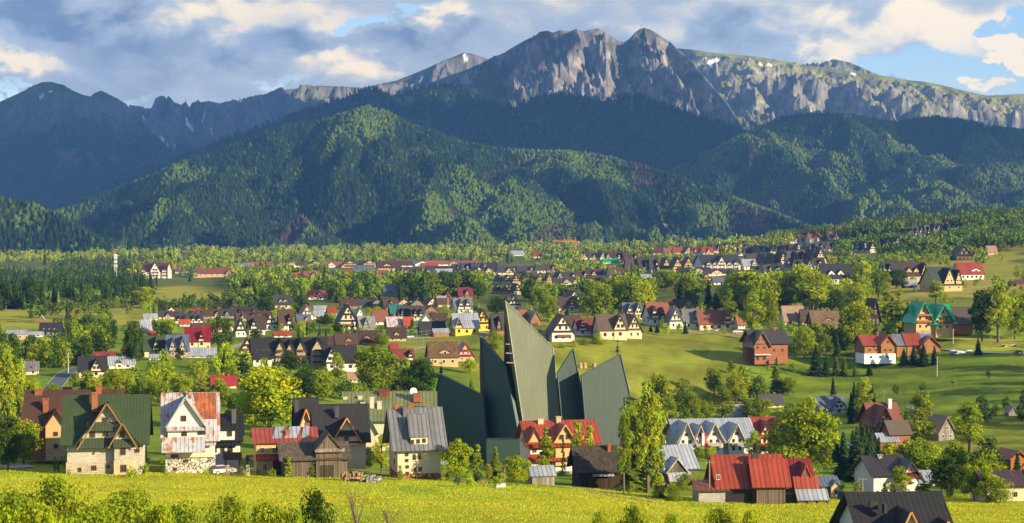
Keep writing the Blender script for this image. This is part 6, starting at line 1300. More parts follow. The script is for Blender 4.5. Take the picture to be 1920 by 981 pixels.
# ------------------------------------------------------------------ roads and paths (thin sheets laid on the ground)
def ribbon(name, pts, width, col, rough=.9, lines=False, lift=.06):
    P = []
    for px, py in pts: P.append(hit1(px, py)[:2])
    P = np.array(P); seg = []
    for i in range(len(P) - 1):
        n = max(2, int(np.linalg.norm(P[i + 1] - P[i]) / 3)); seg += [P[i] + (P[i + 1] - P[i]) * k / n for k in range(n)]
    seg.append(P[-1]); Q = np.array(seg); d = np.gradient(Q, axis=0); d /= np.linalg.norm(d, axis=1)[:, None] + 1e-9; nn = np.stack([-d[:, 1], d[:, 0]], 1)
    m, t, b = principled(name, rough, .2); nz_ = t.noise(t.n('ShaderNodeTexCoord').outputs['Object'], .8, 5, .7)
    t.put(b.inputs['Base Color'], t.mix(nz_, tuple(c * .75 for c in col) + (1,), tuple(c * 1.25 for c in col) + (1,)))
    r = []
    for s_ in (-.5, -.17, .17, .5): q = Q + nn * width * s_; r.append(np.stack([q[:, 0], q[:, 1], gz(q[:, 0], q[:, 1])], 1))
    R = np.array(r); R[:, :, 2] = R[:, :, 2].max(0)[None] * .5 + R[:, :, 2] * .5 + lift
    o = grid_mesh(name, R[..., 0], R[..., 1], R[..., 2], m); o['kind'] = 'structure'
    if lines:
        mk, _, bk = principled('road_paint', .7); bk.inputs['Base Color'].default_value = (.7, .7, .68, 1)
        for s_ in (-.46, .46): q0, q1 = Q + nn * width * (s_ - .012), Q + nn * width * (s_ + .012); z = gz(Q[:, 0], Q[:, 1]) + lift + .12; o2 = grid_mesh('road_marking', np.array([q0[:, 0], q1[:, 0]]), np.array([q0[:, 1], q1[:, 1]]), np.array([z, z]), mk); o2['kind'] = 'structure'
ribbon('road', [(60, 762), (92, 735), (104, 722), (119, 704), (150, 690), (175, 690)], 5.5, (.07, .105, .12), lines=True)
ribbon('road', [(1590, 838), (1640, 846), (1700, 856), (1760, 862), (1820, 866), (1880, 873), (1990, 884)], 6, (.17, .155, .15), lines=True)
ribbon('path', [(1285, 628), (1330, 624), (1370, 622), (1400, 630), (1440, 642)], 3.5, (.3, .25, .19))
ribbon('path', [(-20, 874), (20, 872), (42, 878)], 5, (.36, .3, .25)); ribbon('path', [(410, 880), (450, 882), (484, 886)], 5, (.3, .25, .2)); ribbon('path', [(1770, 655), (1820, 660), (1880, 663), (1960, 666)], 4, (.24, .22, .2))
ribbon('path', [(770, 636), (840, 630), (900, 622), (925, 630)], 3.5, (.33, .28, .2)); ribbon('path', [(480, 636), (440, 650), (410, 664)], 3.5, (.28, .24, .18)); ribbon('path', [(720, 664), (760, 658), (800, 650)], 3, (.3, .26, .18))
ribbon('path', [(1700, 552), (1760, 546), (1830, 540), (1960, 528)], 5, (.34, .28, .18))
ribbon('path', [(120, 590), (200, 580), (300, 570)], 3, (.36, .3, .18))

# ------------------------------------------------------------------ single trees read from the photograph: (px, base y, height, width, kind, tone, label)
TR = [
 (505, 822, 138, 140, 'broad', 'bright', 'largest round bright green tree, behind the red and tan house at the left'),
 (704, 742, 97, 86, 'broad', 'mid', 'tall round green tree in the clearing above the long green roof'),
 (790, 748, 80, 70, 'broad', 'dark', 'dark round tree right beside the left tip of the church'),
 (744, 742, 70, 32, 'spruce', 'larch', 'light green larch between two round trees above the long green roof'),
 (857, 902, 84, 58, 'broad', 'bright', 'round bright tree on the meadow edge in front of the church left sail'),
 (896, 899, 74, 26, 'slim', 'bright', 'slender bright tree right of the round one before the church'),
 (929, 897, 64, 32, 'spruce', 'larch', 'young light green conifer before the church porch'), (916, 900, 34, 18, 'birch', 'yellow', 'thin yellowish sapling before the church porch'),
 (970, 910, 60, 52, 'broad', 'bright', 'low round bright tree on the meadow edge left of the sheet shed'), (985, 880, 40, 34, 'broad', 'dark', 'dark bush like tree under the foot of the tall sail'),
 (1023, 882, 88, 36, 'slim', 'bright', 'dense oval tree in front of the red roofed house'), (1084, 868, 88, 34, 'slim', 'bright', 'left one of two joined oval trees at the right of the red roofed house'), (1107, 872, 84, 30, 'slim', 'bright', 'right one of two joined oval trees at the right of the red roofed house'),
 (1056, 884, 78, 11, 'thuja', 'dark', 'thin dark column shaped tree in front of the red roofed house'), (1018, 902, 54, 26, 'birch', 'yellow', 'thin yellow green sapling beside the sheet shed'), (1056, 908, 28, 38, 'shrub', 'dark', 'dark round shrub under the red roofed house'),
 (1215, 925, 225, 66, 'birch', 'yellow', 'tallest sunlit poplar right of the church'), (1186, 922, 150, 60, 'spruce', 'larch', 'dark feathery conifer leaning on the tall poplar'), (1170, 925, 175, 40, 'birch', 'mid', 'shaded poplar left of the tallest sunlit one'), (1232, 926, 150, 40, 'slim', 'bright', 'lower bright poplar at the right side of the tallest one'),
 (1508, 895, 156, 136, 'broad', 'bright', 'huge round bright green tree above the timber barns'), (1455, 890, 90, 60, 'broad', 'mid', 'shaded lower tree at the left foot of the huge bright tree'),
 (1339, 740, 54, 40, 'broad', 'mid', 'darker round tree in the middle of the field grove'), (1380, 760, 66, 50, 'broad', 'bright', 'round light tree at the right of the field grove'), (1355, 795, 78, 56, 'birch', 'mid', 'tall tree at the front of the field grove'), (1286, 797, 68, 62, 'broad', 'mid', 'broad tree at the left of the field grove'), (1256, 800, 60, 40, 'birch', 'mid', 'thin tree left of the field grove'), (1320, 800, 52, 44, 'broad', 'mid', 'small tree at the front left of the field grove'), (1371, 700, 26, 18, 'slim', 'mid', 'little tree at the top of the field grove'),
 (1425, 790, 46, 50, 'broad', 'bright', 'round bright tree behind the red guest house'), (1400, 788, 44, 36, 'birch', 'mid', 'pale tree left of the round bright one behind the guest house'), (1456, 740, 72, 34, 'spruce', 'larch', 'light green larch standing alone in the field'), (1478, 742, 36, 34, 'broad', 'mid', 'small round tree right of the lone larch'),
 (1620, 795, 94, 42, 'birch', 'bright', 'tall narrow sunlit birch beside dark young spruces'), (1727, 855, 132, 78, 'birch', 'yellow', 'airy yellow green birch in front of the brown timber house'), (1818, 853, 108, 80, 'birch', 'bright', 'wide airy tree alone on the right meadow'),
 (1581, 900, 96, 42, 'spruce', 'spruce', 'dark spruce at the right foot of the huge bright tree'), (1606, 905, 108, 50, 'spruce', 'spruce', 'tallest dark spruce right of the huge bright tree'), (1628, 908, 84, 42, 'spruce', 'spruce', 'dark spruce at the right of the spruce trio'),
 (1687, 934, 66, 52, 'birch', 'bright', 'bright feathery tree before the dark ribbed roof'), (1731, 932, 36, 30, 'slim', 'bright', 'small bright tree before the pale sheet roof'), (1777, 930, 76, 78, 'broad', 'dark', 'dark round tree right of the pale sheet roof'), (1728, 900, 84, 76, 'broad', 'mid', 'green tree between the road and the pale sheet roof'), (1790, 890, 66, 56, 'broad', 'mid', 'grey green tree at the roadside'), (1850, 940, 78, 44, 'birch', 'bright', 'pointed light tree left of the maroon roof'), (1868, 942, 50, 70, 'shrub', 'mid', 'wide light shrub in front of the maroon roof'), (1826, 938, 70, 46, 'broad', 'mid', 'round tree left of the wide light shrub'), (1907, 936, 92, 46, 'spruce', 'spruce', 'dark spruce at the right edge by the maroon roof'),
 (1841, 640, 100, 52, 'broad', 'dark', 'dark left tree of the tall group at the right edge'), (1872, 642, 130, 56, 'birch', 'bright', 'tallest bright tree of the group at the right edge'), (1903, 636, 96, 50, 'broad', 'bright', 'lower bright tree of the group at the right edge'), (1925, 636, 90, 50, 'broad', 'mid', 'last tree of the group cut by the right edge'),
 (1664, 630, 92, 32, 'slim', 'bright', 'left one of the tall trees beside the dark tall chalet'), (1686, 630, 88, 34, 'slim', 'yellow', 'middle one of the tall trees beside the dark tall chalet'), (1703, 628, 66, 28, 'slim', 'bright', 'right one of the tall trees beside the dark tall chalet'),
 (1532, 582, 76, 78, 'broad', 'bright', 'big round bright tree above the brown roofed houses on the right'), (1568, 590, 48, 44, 'broad', 'dark', 'dark round tree right of the big round bright one'), (1605, 582, 54, 54, 'broad', 'bright', 'bright round tree above the dark tall chalet'), (1647, 560, 56, 48, 'broad', 'mid', 'green tree behind the tall trio on the right'),
 (1411, 625, 86, 56, 'birch', 'bright', 'tall light tree at the field road'), (1444, 625, 84, 38, 'broad', 'mid', 'green tree right of the tall light one at the field road'), (1477, 578, 42, 42, 'broad', 'mid', 'round tree behind the pale pink tan roof'), (1604, 662, 96, 68, 'broad', 'bright', 'large tree overhanging the log house with white ground floor'), (1508, 672, 64, 56, 'broad', 'mid', 'round tree right of the brick house'), (1540, 668, 44, 44, 'broad', 'mid', 'lower round tree between brick house and log house'),
 (1756, 570, 48, 42, 'birch', 'bright', 'bright tree left of the dark green guest house roof'), (1681, 541, 38, 52, 'broad', 'dark', 'dark round tree hiding a black roofed house on the right slope'), (1834, 665, 34, 18, 'spruce', 'spruce', 'single small spruce on the right meadow'),
 (1713, 684, 40, 24, 'spruce', 'spruce', 'left spruce before the diamond patterned roof'), (1731, 686, 44, 28, 'spruce', 'spruce', 'tallest spruce before the diamond patterned roof'), (1752, 684, 38, 22, 'spruce', 'spruce', 'right spruce before the diamond patterned roof'), (1695, 684, 34, 22, 'spruce', 'larch', 'light spruce before the diamond patterned roof'),
 (1530, 704, 60, 36, 'spruce', 'spruce', 'tall dark spruce in the hedge on the slope'), (1549, 706, 42, 24, 'spruce', 'spruce', 'second spruce of the hedge on the slope'), (1568, 704, 38, 20, 'spruce', 'larch', 'light third spruce of the hedge on the slope'), (1583, 703, 36, 18, 'spruce', 'larch', 'light fourth spruce of the hedge on the slope'), (1603, 706, 22, 14, 'spruce', 'larch', 'small spruce at the end of the hedge on the slope'), (1630, 704, 22, 20, 'spruce', 'spruce', 'small dark spruce below the log house'),
 (1118, 602, 78, 72, 'broad', 'mid', 'large dome shaped tree above the row of white chalets'), (1030, 604, 54, 34, 'broad', 'mid', 'narrow green tree right of the church apex'), (1012, 582, 48, 46, 'broad', 'mid', 'broad tree behind the church apex'), (932, 592, 38, 38, 'broad', 'dark', 'dark tree left of the church apex'), (1250, 545, 42, 46, 'broad', 'mid', 'large tree in the belt below the dark brown roofs'), (1342, 586, 40, 34, 'spruce', 'larch', 'light conifer above the right hand row'), (1366, 594, 58, 32, 'birch', 'mid', 'tall thin tree above the right hand row'),
 (1063, 596, 24, 15, 'spruce', 'spruce', 'dark little spruce between the white chalets'), (1285, 626, 26, 13, 'spruce', 'spruce', 'dark columnar spruce in front of the grey link house'), (1232, 624, 18, 15, 'spruce', 'spruce', 'small spruce in front of the red brown chalet'), (1220, 622, 15, 10, 'spruce', 'spruce', 'smallest spruce in front of the red brown chalet'),
 (1054, 653, 12, 17, 'shrub', 'bright', 'small bright shrub at the field edge below the leftmost white chalet'), (1076, 651, 14, 14, 'shrub', 'bright', 'round shrub second from the left below the white row'), (1096, 647, 15, 16, 'shrub', 'mid', 'round shrub third from the left below the white row'), (1120, 645, 22, 24, 'shrub', 'bright', 'largest yellow green shrub below the white row'),
 (457, 722, 64, 30, 'slim', 'dark', 'dark columnar tree left of the large bright one'), (544, 700, 44, 48, 'broad', 'dark', 'dark round tree in front of the long hotel'), (570, 750, 60, 60, 'broad', 'dark', 'dark tree mass below the long hotel, left part'), (606, 752, 62, 60, 'broad', 'mid', 'dark tree mass below the long hotel, right part'), (632, 720, 64, 36, 'birch', 'bright', 'airy light tree in front of the white banded house'), (565, 594, 44, 30, 'broad', 'dark', 'dark tree in front of the shaded gable house'), (498, 590, 36, 38, 'broad', 'dark', 'dark tree above the brown chalets'), (612, 612, 24, 32, 'broad', 'dark', 'round dark shrub tree left of the steep black chalet'), (633, 624, 20, 24, 'broad', 'dark', 'small dark tree in front of the steep black chalet'), (717, 650, 28, 30, 'broad', 'mid', 'tree between the log cottages and the playing field'), (480, 636, 20, 26, 'broad', 'dark', 'low dark tree above the brown gabled chalet'),
 (250, 690, 90, 46, 'broad', 'dark', 'tall dark tree in front of the white stair tower house'), (306, 645, 44, 34, 'birch', 'dark', 'dark tree behind the blue grey roof'), (336, 678, 34, 18, 'slim', 'dark', 'dark narrow tree before the blue grey roofed stone house'), (410, 664, 80, 34, 'birch', 'dark', 'tallest dark tree right of the crimson roof'), (426, 662, 70, 28, 'birch', 'dark', 'second dark tree right of the crimson roof'), (437, 716, 40, 28, 'birch', 'bright', 'light tree above the low crimson roof'), (218, 578, 24, 18, 'broad', 'bright', 'small bright tree at the rim of the straw field'), (270, 577, 40, 46, 'broad', 'bright', 'bright dome tree right of the dark spruce wood'), (302, 590, 28, 22, 'broad', 'dark', 'dark tree above the black roofed terrace'),
 (12, 835, 200, 52, 'birch', 'yellow', 'tall yellow green birch at the left edge'), (38, 822, 160, 40, 'birch', 'bright', 'second birch at the left edge'), (44, 872, 86, 72, 'broad', 'mid', 'dark leafy tree left of the green roofed house'), (15, 880, 80, 50, 'broad', 'dark', 'dark bushy tree at the left edge foot'), (98, 752, 36, 40, 'broad', 'mid', 'green tree right above the brown roof'), (60, 752, 46, 46, 'broad', 'bright', 'bright tree above the left end of the brown roof'), (180, 752, 46, 44, 'broad', 'bright', 'left bright tree above the green roof'), (211, 752, 62, 56, 'broad', 'bright', 'middle bright tree above the green roof'), (238, 752, 58, 46, 'broad', 'bright', 'right bright tree above the green roof'), (284, 756, 50, 48, 'broad', 'mid', 'darker green tree left above the rusty roof'), (340, 752, 54, 46, 'broad', 'bright', 'bright tree just behind the rusty roof'), (372, 760, 84, 38, 'birch', 'yellow', 'thin light tree behind the rusty roof'), (412, 768, 60, 50, 'broad', 'mid', 'green tree right behind the rusty roof'), (440, 790, 56, 40, 'broad', 'dark', 'dark tree behind the small white house'),
 (103, 884, 34, 9, 'thuja', 'mid', 'left thin thuja by the green roofed house'), (109, 884, 30, 8, 'thuja', 'mid', 'right thin thuja by the green roofed house'), (716, 887, 80, 40, 'birch', 'bright', 'bright young birch left of the cream house'), (540, 895, 44, 20, 'slim', 'bright', 'slim bright bush in front of the old timber barn, left one'), (590, 895, 38, 22, 'slim', 'bright', 'slim bright bush in front of the old timber barn, right one'), (751, 900, 32, 15, 'slim', 'bright', 'little bright bush at the corner of the cream house'), (661, 878, 24, 14, 'thuja', 'dark', 'egg shaped dark thuja below the black chalet'), (674, 878, 20, 12, 'thuja', 'dark', 'smaller egg shaped thuja below the black chalet'), (690, 880, 46, 30, 'broad', 'dark', 'dark tree between black chalet and young birch'), (800, 890, 40, 18, 'birch', 'yellow', 'bare looking sapling against the cream house wall'), (725, 815, 60, 34, 'spruce', 'spruce', 'dark spruce in front of the long green roof'),
 (880, 700, 30, 28, 'broad', 'bright', 'bright tree seen between the left sails'), (884, 742, 34, 20, 'spruce', 'larch', 'young larch between the left sails'), (930, 660, 40, 30, 'broad', 'bright', 'bright tree seen right behind the second sail'),
 (1104, 912, 30, 34, 'shrub', 'dark', 'dark shrub in front of the dark shingle barn'), (1262, 940, 32, 40, 'shrub', 'mid', 'round green shrub below the grey board barn'), (1288, 920, 36, 44, 'shrub', 'mid', 'shrub between the grey board barn and the pole'), (1236, 935, 26, 34, 'shrub', 'dark', 'dark shrub at the foot of the poplars'), (1384, 850, 52, 36, 'birch', 'bright', 'light tree in front of the silver guest house'), (1332, 866, 30, 30, 'broad', 'bright', 'bright bush by the flag in front of the guest house'), (1310, 862, 26, 30, 'broad', 'mid', 'green bush left of the flag'), (1414, 862, 60, 40, 'birch', 'bright', 'light tree before the gap between both guest houses'),
]
for (px, py, h, w, k, tn, lb) in TR:
    x, y, z = hit1(px, py); m_ = y / F; H_ = h * m_
    if 'red roofed house' in lb and px > 1000:      # these stand before the facade
        p = at(px, py - h, 399); x, y = p[0], p[1]; z = float(gz(x, y)[0]); H_ = p[2] - z; m_ = y / F
    put_tree(x, y, z, H_, w * m_, k, tn, lb); BLOCK.append((px - w * .3, px + w * .3, py - h * .8, py, y))
# shrubs growing up from below the lower edge
for (px, top, D, w, tn, lb) in [(20, 925, 150, 190, 'mid', 'leafy bush in the lower left corner'), (110, 902, 165, 170, 'mid', 'highest bush of the lower left thicket'), (60, 948, 140, 160, 'bright', 'low bush between corner and highest bush'), (240, 922, 170, 160, 'mid', 'second high bush of the lower left thicket'), (180, 950, 150, 130, 'mid', 'low bush in the middle of the lower left thicket'),
   (345, 946, 160, 120, 'mid', 'bush below the rusty roofed house'), (430, 932, 165, 110, 'mid', 'bush left of the dark bush at the bottom'), (300, 958, 150, 110, 'bright', 'low bright bush under the rusty roofed house'), (500, 950, 160, 110, 'bright', 'low bush under the old timber barn'), (590, 922, 172, 80, 'dark', 'dark young tree growing at the bottom under the old barn'), (545, 955, 160, 90, 'mid', 'bush left beside the dark young tree'),
   (1125, 962, 165, 60, 'bright', 'left small bush tip at the bottom under the shingle barn'), (1190, 955, 168, 80, 'mid', 'middle bush tip at the bottom under the poplars'), (1260, 966, 165, 60, 'mid', 'right bush tip at the bottom under the poplars'), (1350, 956, 170, 90, 'mid', 'bush tip at the bottom under the red barn'), (1405, 966, 168, 60, 'bright', 'small bush tip right below the red barn')]:
    p = at(px, top, D); g = float(gz(p[0], p[1])[0]); put_tree(p[0], p[1], g, p[2] - g + .5, w * D / F, 'shrub', tn, lb)
def bare(px, py, hpx, wpx, label):
    x, y, z = hit1(px, py); m_ = y / F; r = random.Random(px); m = MB(); H = hpx * m_
    for i in range(11):
        a_ = r.uniform(-1, 1); b_ = r.uniform(-.3, .3); mid_ = (a_ * wpx * m_ * .25, b_, H * r.uniform(.4, .6)); m.tube((a_ * .1, 0, -.3), mid_, .05, .03, 4); m.tube(mid_, (a_ * wpx * m_ * .5, b_ * 2, H * r.uniform(.75, 1)), .03, .012, 4)
        m.tube(mid_, (a_ * wpx * m_ * .2 + r.uniform(-.6, .6), b_, H * r.uniform(.7, .95)), .02, .01, 4)
    e_ = empty('sapling', (x, y, z), 0, label, 'shrub'); m.build('branches', M_bark, e_)
    rng = np.random.default_rng(px); cs = np.stack([rng.uniform(-.5, .5, 30) * wpx * m_, rng.uniform(-.4, .4, 30), rng.uniform(.4, 1, 30) * H], 1); v, f, c = leaves(cs, np.full(30, .35), 8, .06, rng)
    o = link(bpy.data.objects.new('leaves', np_mesh('sapling_leaves', v, f, [M_leaf], cols=c))); o.parent = e_; o.color = (.16, .17, .04, 1)
bare(668, 985, 78, 62, 'nearly bare brown sapling in the meadow at the bottom centre left')
bare(730, 985, 36, 70, 'low dry twiggy bush right of the bare sapling')

# ------------------------------------------------------------------ belts of trees between the houses
class Cl:
    def __init__(s): s.big = []; s.rest = {}
rngC = np.random.default_rng(17)
BL = np.array(BLOCK); HS = np.array(HOUSES)
CL_T = [   # px0, px1, base y0, y1 at left, y0, y1 at right, count, height m, kinds, tones, label, group
 (60, 215, 626, 706, 612, 668, 110, (6, 10), 'bbbs', ('dark', 'dark', 'mid'), 'dark leafy tree in the wood left of the first village houses', 'dark wood left of the village'),
 (-10, 60, 645, 760, 640, 730, 30, (7, 11), 'bb', ('dark', 'mid'), 'tree in the shaded wood at the far left edge', 'wood at the left edge'),
 (-20, 285, 556, 584, 540, 572, 150, (11, 16), 'sssb', ('spruce', 'spruce', 'dark'), 'tall spruce in the dark spruce wood at the left behind the straw field', 'dark spruce wood at the left'),
 (-20, 200, 570, 584, 562, 574, 40, (7, 10), 'bs', ('mid', 'mid', 'dark'), 'small tree on the rim of the dark spruce wood', 'rim of the dark spruce wood'),
 (440, 560, 556, 582, 552, 575, 46, (8, 14), 'bbbs', ('mid', 'dark', 'bright'), 'tree in the belt above the brown chalets on the left', 'tree belt above the brown chalets'),
 (560, 900, 546, 572, 545, 568, 110, (12, 19), 'bbbs', ('dark', 'mid', 'mid'), 'tall tree in the dark belt behind the coloured roofs left of the church', 'dark belt behind the coloured roofs'),
 (960, 1110, 545, 575, 540, 560, 34, (11, 16), 'bbb', ('mid', 'dark'), 'tree in the belt behind the church apex', 'tree belt behind the church apex'),
 (1140, 1420, 560, 585, 565, 590, 90, (14, 21), 'bbbs', ('mid', 'bright', 'mid'), 'tall tree in the belt above the right hand row', 'tree belt above the right hand row'),
 (1400, 1620, 560, 600, 545, 585, 56, (13, 20), 'bbbs', ('bright', 'mid', 'bright'), 'bright tree in the grove above the brown roofs on the right', 'bright grove on the right'),
 (1500, 1620, 620, 672, 640, 668, 28, (8, 12), 'bbs', ('dark', 'mid'), 'dark tree between the brick house and the log house', 'dark trees by the brick house'),
 (1180, 1300, 795, 840, 800, 840, 14, (8, 12), 'bb', ('mid', 'bright'), 'tree between the church and the silver guest house', 'trees left of the guest house'),
 (1560, 1640, 760, 800, 775, 810, 18, (8, 12), 'ss', ('spruce', 'larch'), 'young spruce in the valley beside the narrow birch', 'young spruces by the narrow birch'),
 (1480, 1560, 880, 912, 880, 912, 6, (4, 6), 'bb', ('mid',), 'small tree at the foot of the huge bright tree', 'foot of the huge bright tree'),
 (1560, 1650, 860, 905, 868, 905, 10, (9, 13), 's', ('spruce',), 'spruce behind the dark spruce trio', 'spruces behind the trio'),
 (1740, 1860, 885, 935, 885, 935, 10, (6, 9), 'bb', ('mid', 'dark'), 'tree in the shady corner above the lower right meadow', 'trees of the lower right corner'),
 (130, 480, 735, 765, 742, 770, 26, (6, 9), 'bb', ('mid', 'bright', 'mid'), 'green tree in the hedge behind the front houses on the left', 'hedge behind the front houses'),
 (560, 800, 735, 762, 730, 752, 22, (6, 9), 'bb', ('dark', 'mid'), 'tree in the hedge behind the long green roof', 'hedge behind the long green roof'),
 (620, 660, 860, 885, 860, 885, 4, (3, 5), 'bb', ('dark',), 'low dark tree between old barn and black chalet', 'low trees by the black chalet'),
 (1840, 1930, 770, 800, 765, 800, 10, (5, 8), 'b', ('dark',), 'dark bushy tree on the shaded slope at the right edge', 'dark bushes on the shaded slope'),
 (270, 480, 590, 640, 590, 636, 60, (5, 8), 'bbbs', ('mid', 'dark', 'bright'), 'garden tree in the upper left village quarter', 'garden trees upper left'),
 (480, 900, 588, 640, 584, 632, 110, (4.5, 8), 'bbbs', ('mid', 'dark', 'bright'), 'garden tree among the coloured roofs left of the church', 'garden trees by the coloured roofs'),
 (980, 1400, 585, 645, 580, 628, 50, (4, 7), 'bbbs', ('mid', 'bright'), 'garden tree along the row of white chalets', 'garden trees of the white row'),
 (280, 470, 672, 730, 668, 720, 26, (4, 8), 'bb', ('mid', 'bright'), 'tree on the grass below the crimson roof', 'trees below the crimson roof'),
 (420, 800, 690, 730, 690, 725, 40, (5, 9), 'bbs', ('mid', 'dark', 'bright'), 'tree in the hollow below the long dark hotel', 'trees below the long hotel'),
 (1400, 1620, 600, 640, 590, 630, 30, (6, 10), 'bb', ('bright', 'mid'), 'tree among the brown roofs on the right', 'trees by the brown roofs'),
 (1620, 1930, 520, 600, 500, 560, 30, (4, 8), 'bb', ('bright', 'mid'), 'small tree on the upper right meadows', 'small trees of the upper right meadows'),
 (1640, 1760, 870, 900, 870, 900, 10, (5, 8), 'bb', ('mid', 'bright'), 'roadside tree above the dark ribbed roof', 'roadside trees'),
 (120, 820, 866, 896, 876, 900, 46, (1.2, 3.2), 'bb', ('mid', 'bright'), 'low garden bush between the front houses on the left', 'low garden bushes in front'),
 (1230, 1450, 745, 800, 740, 798, 7, (9, 14), 'bb', ('mid', 'bright'), 'tree in the grove before the field behind the guest house', 'field grove'),
 (1400, 1700, 540, 575, 535, 560, 40, (9, 14), 'bbb', ('mid', 'bright'), 'tree in the high grove behind the bright round trees on the right', 'high grove right'),
 (1560, 1700, 600, 650, 600, 640, 22, (8, 12), 'bb', ('bright', 'mid'), 'tree around the log house with the white ground floor', 'trees around the log house'),
 (1700, 1930, 880, 935, 880, 930, 16, (5, 8), 'bb', ('mid', 'dark', 'bright'), 'bushy tree beside the maroon roof at the lower right', 'bushy trees lower right'),
 (-10, 110, 800, 875, 800, 870, 16, (5, 9), 'bb', ('mid', 'dark'), 'leafy tree left of the brown roofed house', 'trees at the lower left edge'),
 (820, 1300, 886, 914, 900, 930, 34, (1.2, 3.2), 'bb', ('mid', 'dark', 'bright'), 'low bush along the upper edge of the front meadow before the church', 'low bushes before the church'),
 (1560, 1900, 900, 940, 905, 938, 24, (1.2, 3.5), 'bb', ('mid', 'dark'), 'low bush along the lower right meadow', 'low bushes lower right'),
 (1420, 1900, 700, 770, 705, 775, 6, (3, 5), 'bb', ('mid', 'dark'), 'scattered bush on the shaded right slope', 'bushes of the right slope'),
]
CM = {'b': 'mid', 's': 'spruce'}
def try_place(x0, x1, ya0, ya1, yb0, yb1, n):
    t_ = rngC.random(n); px = x0 + (x1 - x0) * t_; lo = ya0 + (yb0 - ya0) * t_; hi = ya1 + (yb1 - ya1) * t_; py = lo + (hi - lo) * rngC.random(n)
    X, D, Z, ok = hits(px, py); return px, py, X, D, Z, ok
def clear(px, py, X, D, hpx, wpx):
    dd = (HS[:, 0] - X) ** 2 + (HS[:, 1] - D) ** 2
    if (dd < (HS[:, 2] + 1.5) ** 2).any(): return False
    b = BL; m = (b[:, 4] > D - 3) & (px + wpx * .35 > b[:, 0] + 1) & (px - wpx * .35 < b[:, 1] - 1) & (py - hpx * .9 < b[:, 3] - .35 * (b[:, 3] - b[:, 2])) & (py > b[:, 2])
    return not m.any()
CAND = []
for (x0, x1, ya0, ya1, yb0, yb1, n, hr, kinds, tones, lb, gp) in CL_T:
    px, py, X, D, Z, ok = try_place(x0, x1, ya0, ya1, yb0, yb1, n * 4); c = 0
    for i in range(n * 4):
        if c >= n: break
        if not ok[i]: continue
        h = rngC.uniform(*hr); k = kinds[rngC.integers(len(kinds))]; w = h * (rngC.uniform(.6, .85) if k == 'b' else rngC.uniform(.32, .42)); m_ = F / D[i]
        if not clear(px[i], py[i], X[i], D[i], h * m_, w * m_): continue
        tn = tones[rngC.integers(len(tones))] if k == 'b' else ('spruce' if 'spruce' in tones or rngC.random() < .5 else 'larch')
        if k == 'b': lb2 = lb.replace('tall spruce in', 'leafy tree in').replace('young spruce', 'leafy bush').replace('spruce behind', 'leafy tree behind')
        else: lb2 = lb if 'spruce ' in lb.split(' in ')[0] + ' ' and 'spruce' in lb[:14] else lb.replace('tree', 'conifer', 1)
        CAND.append((h * w * m_ * m_ * (2.4 if k == 's' else 1), X[i], D[i], Z[i], h, w, k, tn, lb2, gp + (' conifers' if k == 's' else ''))); c += 1
CAND.sort(key=lambda q: -q[0]); cnt = {'b': 0, 's': 0}; LEFT = {'b': [], 's': []}
n_b = sum(1 for t_ in TR if t_[4] == 'broad')
for q in CAND:
    k = q[6]
    if cnt[k] < (295 - n_b if k == 'b' else 240): cnt[k] += 1; put_tree(q[1], q[2], q[3], q[4], q[5], CM[k], q[7], q[8], q[9], .3)
    else: LEFT[k].append(q)
def near_tpl(seed):
    rng = np.random.default_rng(seed); cs = rng.normal(size=(22, 3)); cs /= np.linalg.norm(cs, axis=1)[:, None]; cs = cs * (rng.random(22) ** .4)[:, None] * [.27, .27, .34] + [0, 0, .58]
    v, f, c = leaves(cs, rng.uniform(.1, .17, 22), 20, 0.042, rng); return v, np.vstack([f[:, :3], f[:, [0, 2, 3]]])
NEAR = [near_tpl(s_) for s_ in (5, 6, 7)]
# the far belts nobody could count
FB = [(-20, 1500, 474, 500, 462, 492, 1500, (11, 20), .18, (0.16, .22, .028)), (250, 930, 500, 532, 498, 530, 900, (10, 16), .10, (.14, .20, .025)), (430, 700, 520, 552, 520, 550, 320, (11, 17), .12, (.11, .17, .022)),
      (700, 1400, 530, 560, 528, 566, 420, (11, 17), .12, (.10, .16, .02)), (1000, 1320, 500, 530, 498, 530, 200, (9, 14), .1, (.14, .20, .025)), (1060, 1500, 492, 500, 478, 492, 240, (9, 14), .1, (.17, .23, .025)),
      (1440, 1960, 447, 466, 408, 430, 1000, (13, 20), .4, (.08, .13, .02)), (1570, 1940, 470, 492, 425, 468, 600, (10, 16), .12, (.075, .13, .02)), (1560, 1880, 478, 512, 470, 498, 240, (6, 11), .05, (.13, .19, .02)), (1420, 1640, 512, 548, 520, 545, 140, (10, 15), .1, (.09, .15, .02)), (1620, 1960, 535, 575, 500, 545, 40, (5, 9), .1, (.07, .12, .02)),
      (-40, 300, 505, 545, 495, 540, 900, (9, 14), .75, (.05, .09, .02)), (60, 500, 588, 606, 568, 580, 90, (6, 10), .1, (.06, .1, .02))]
parts = []; rngF = np.random.default_rng(8)
for k, lst in LEFT.items():
    if not lst: continue
    A_ = np.array([[q[1], q[2], q[3] - .3, q[4], q[5]] for q in lst]); cl_ = np.array([TONE[q[7]] for q in lst]) * (.75 + .5 * rngF.random((len(lst), 1)))
    for s_ in range(3):
        sel = np.arange(len(lst)) % 3 == s_
        if sel.any(): parts.append(scatter(NEAR[s_] if k == 'b' else CONE, A_[sel, :3], A_[sel, 3] * 1.05, A_[sel, 4] * (1.25 if k == 'b' else 2.6), rngF, cl_[sel]))
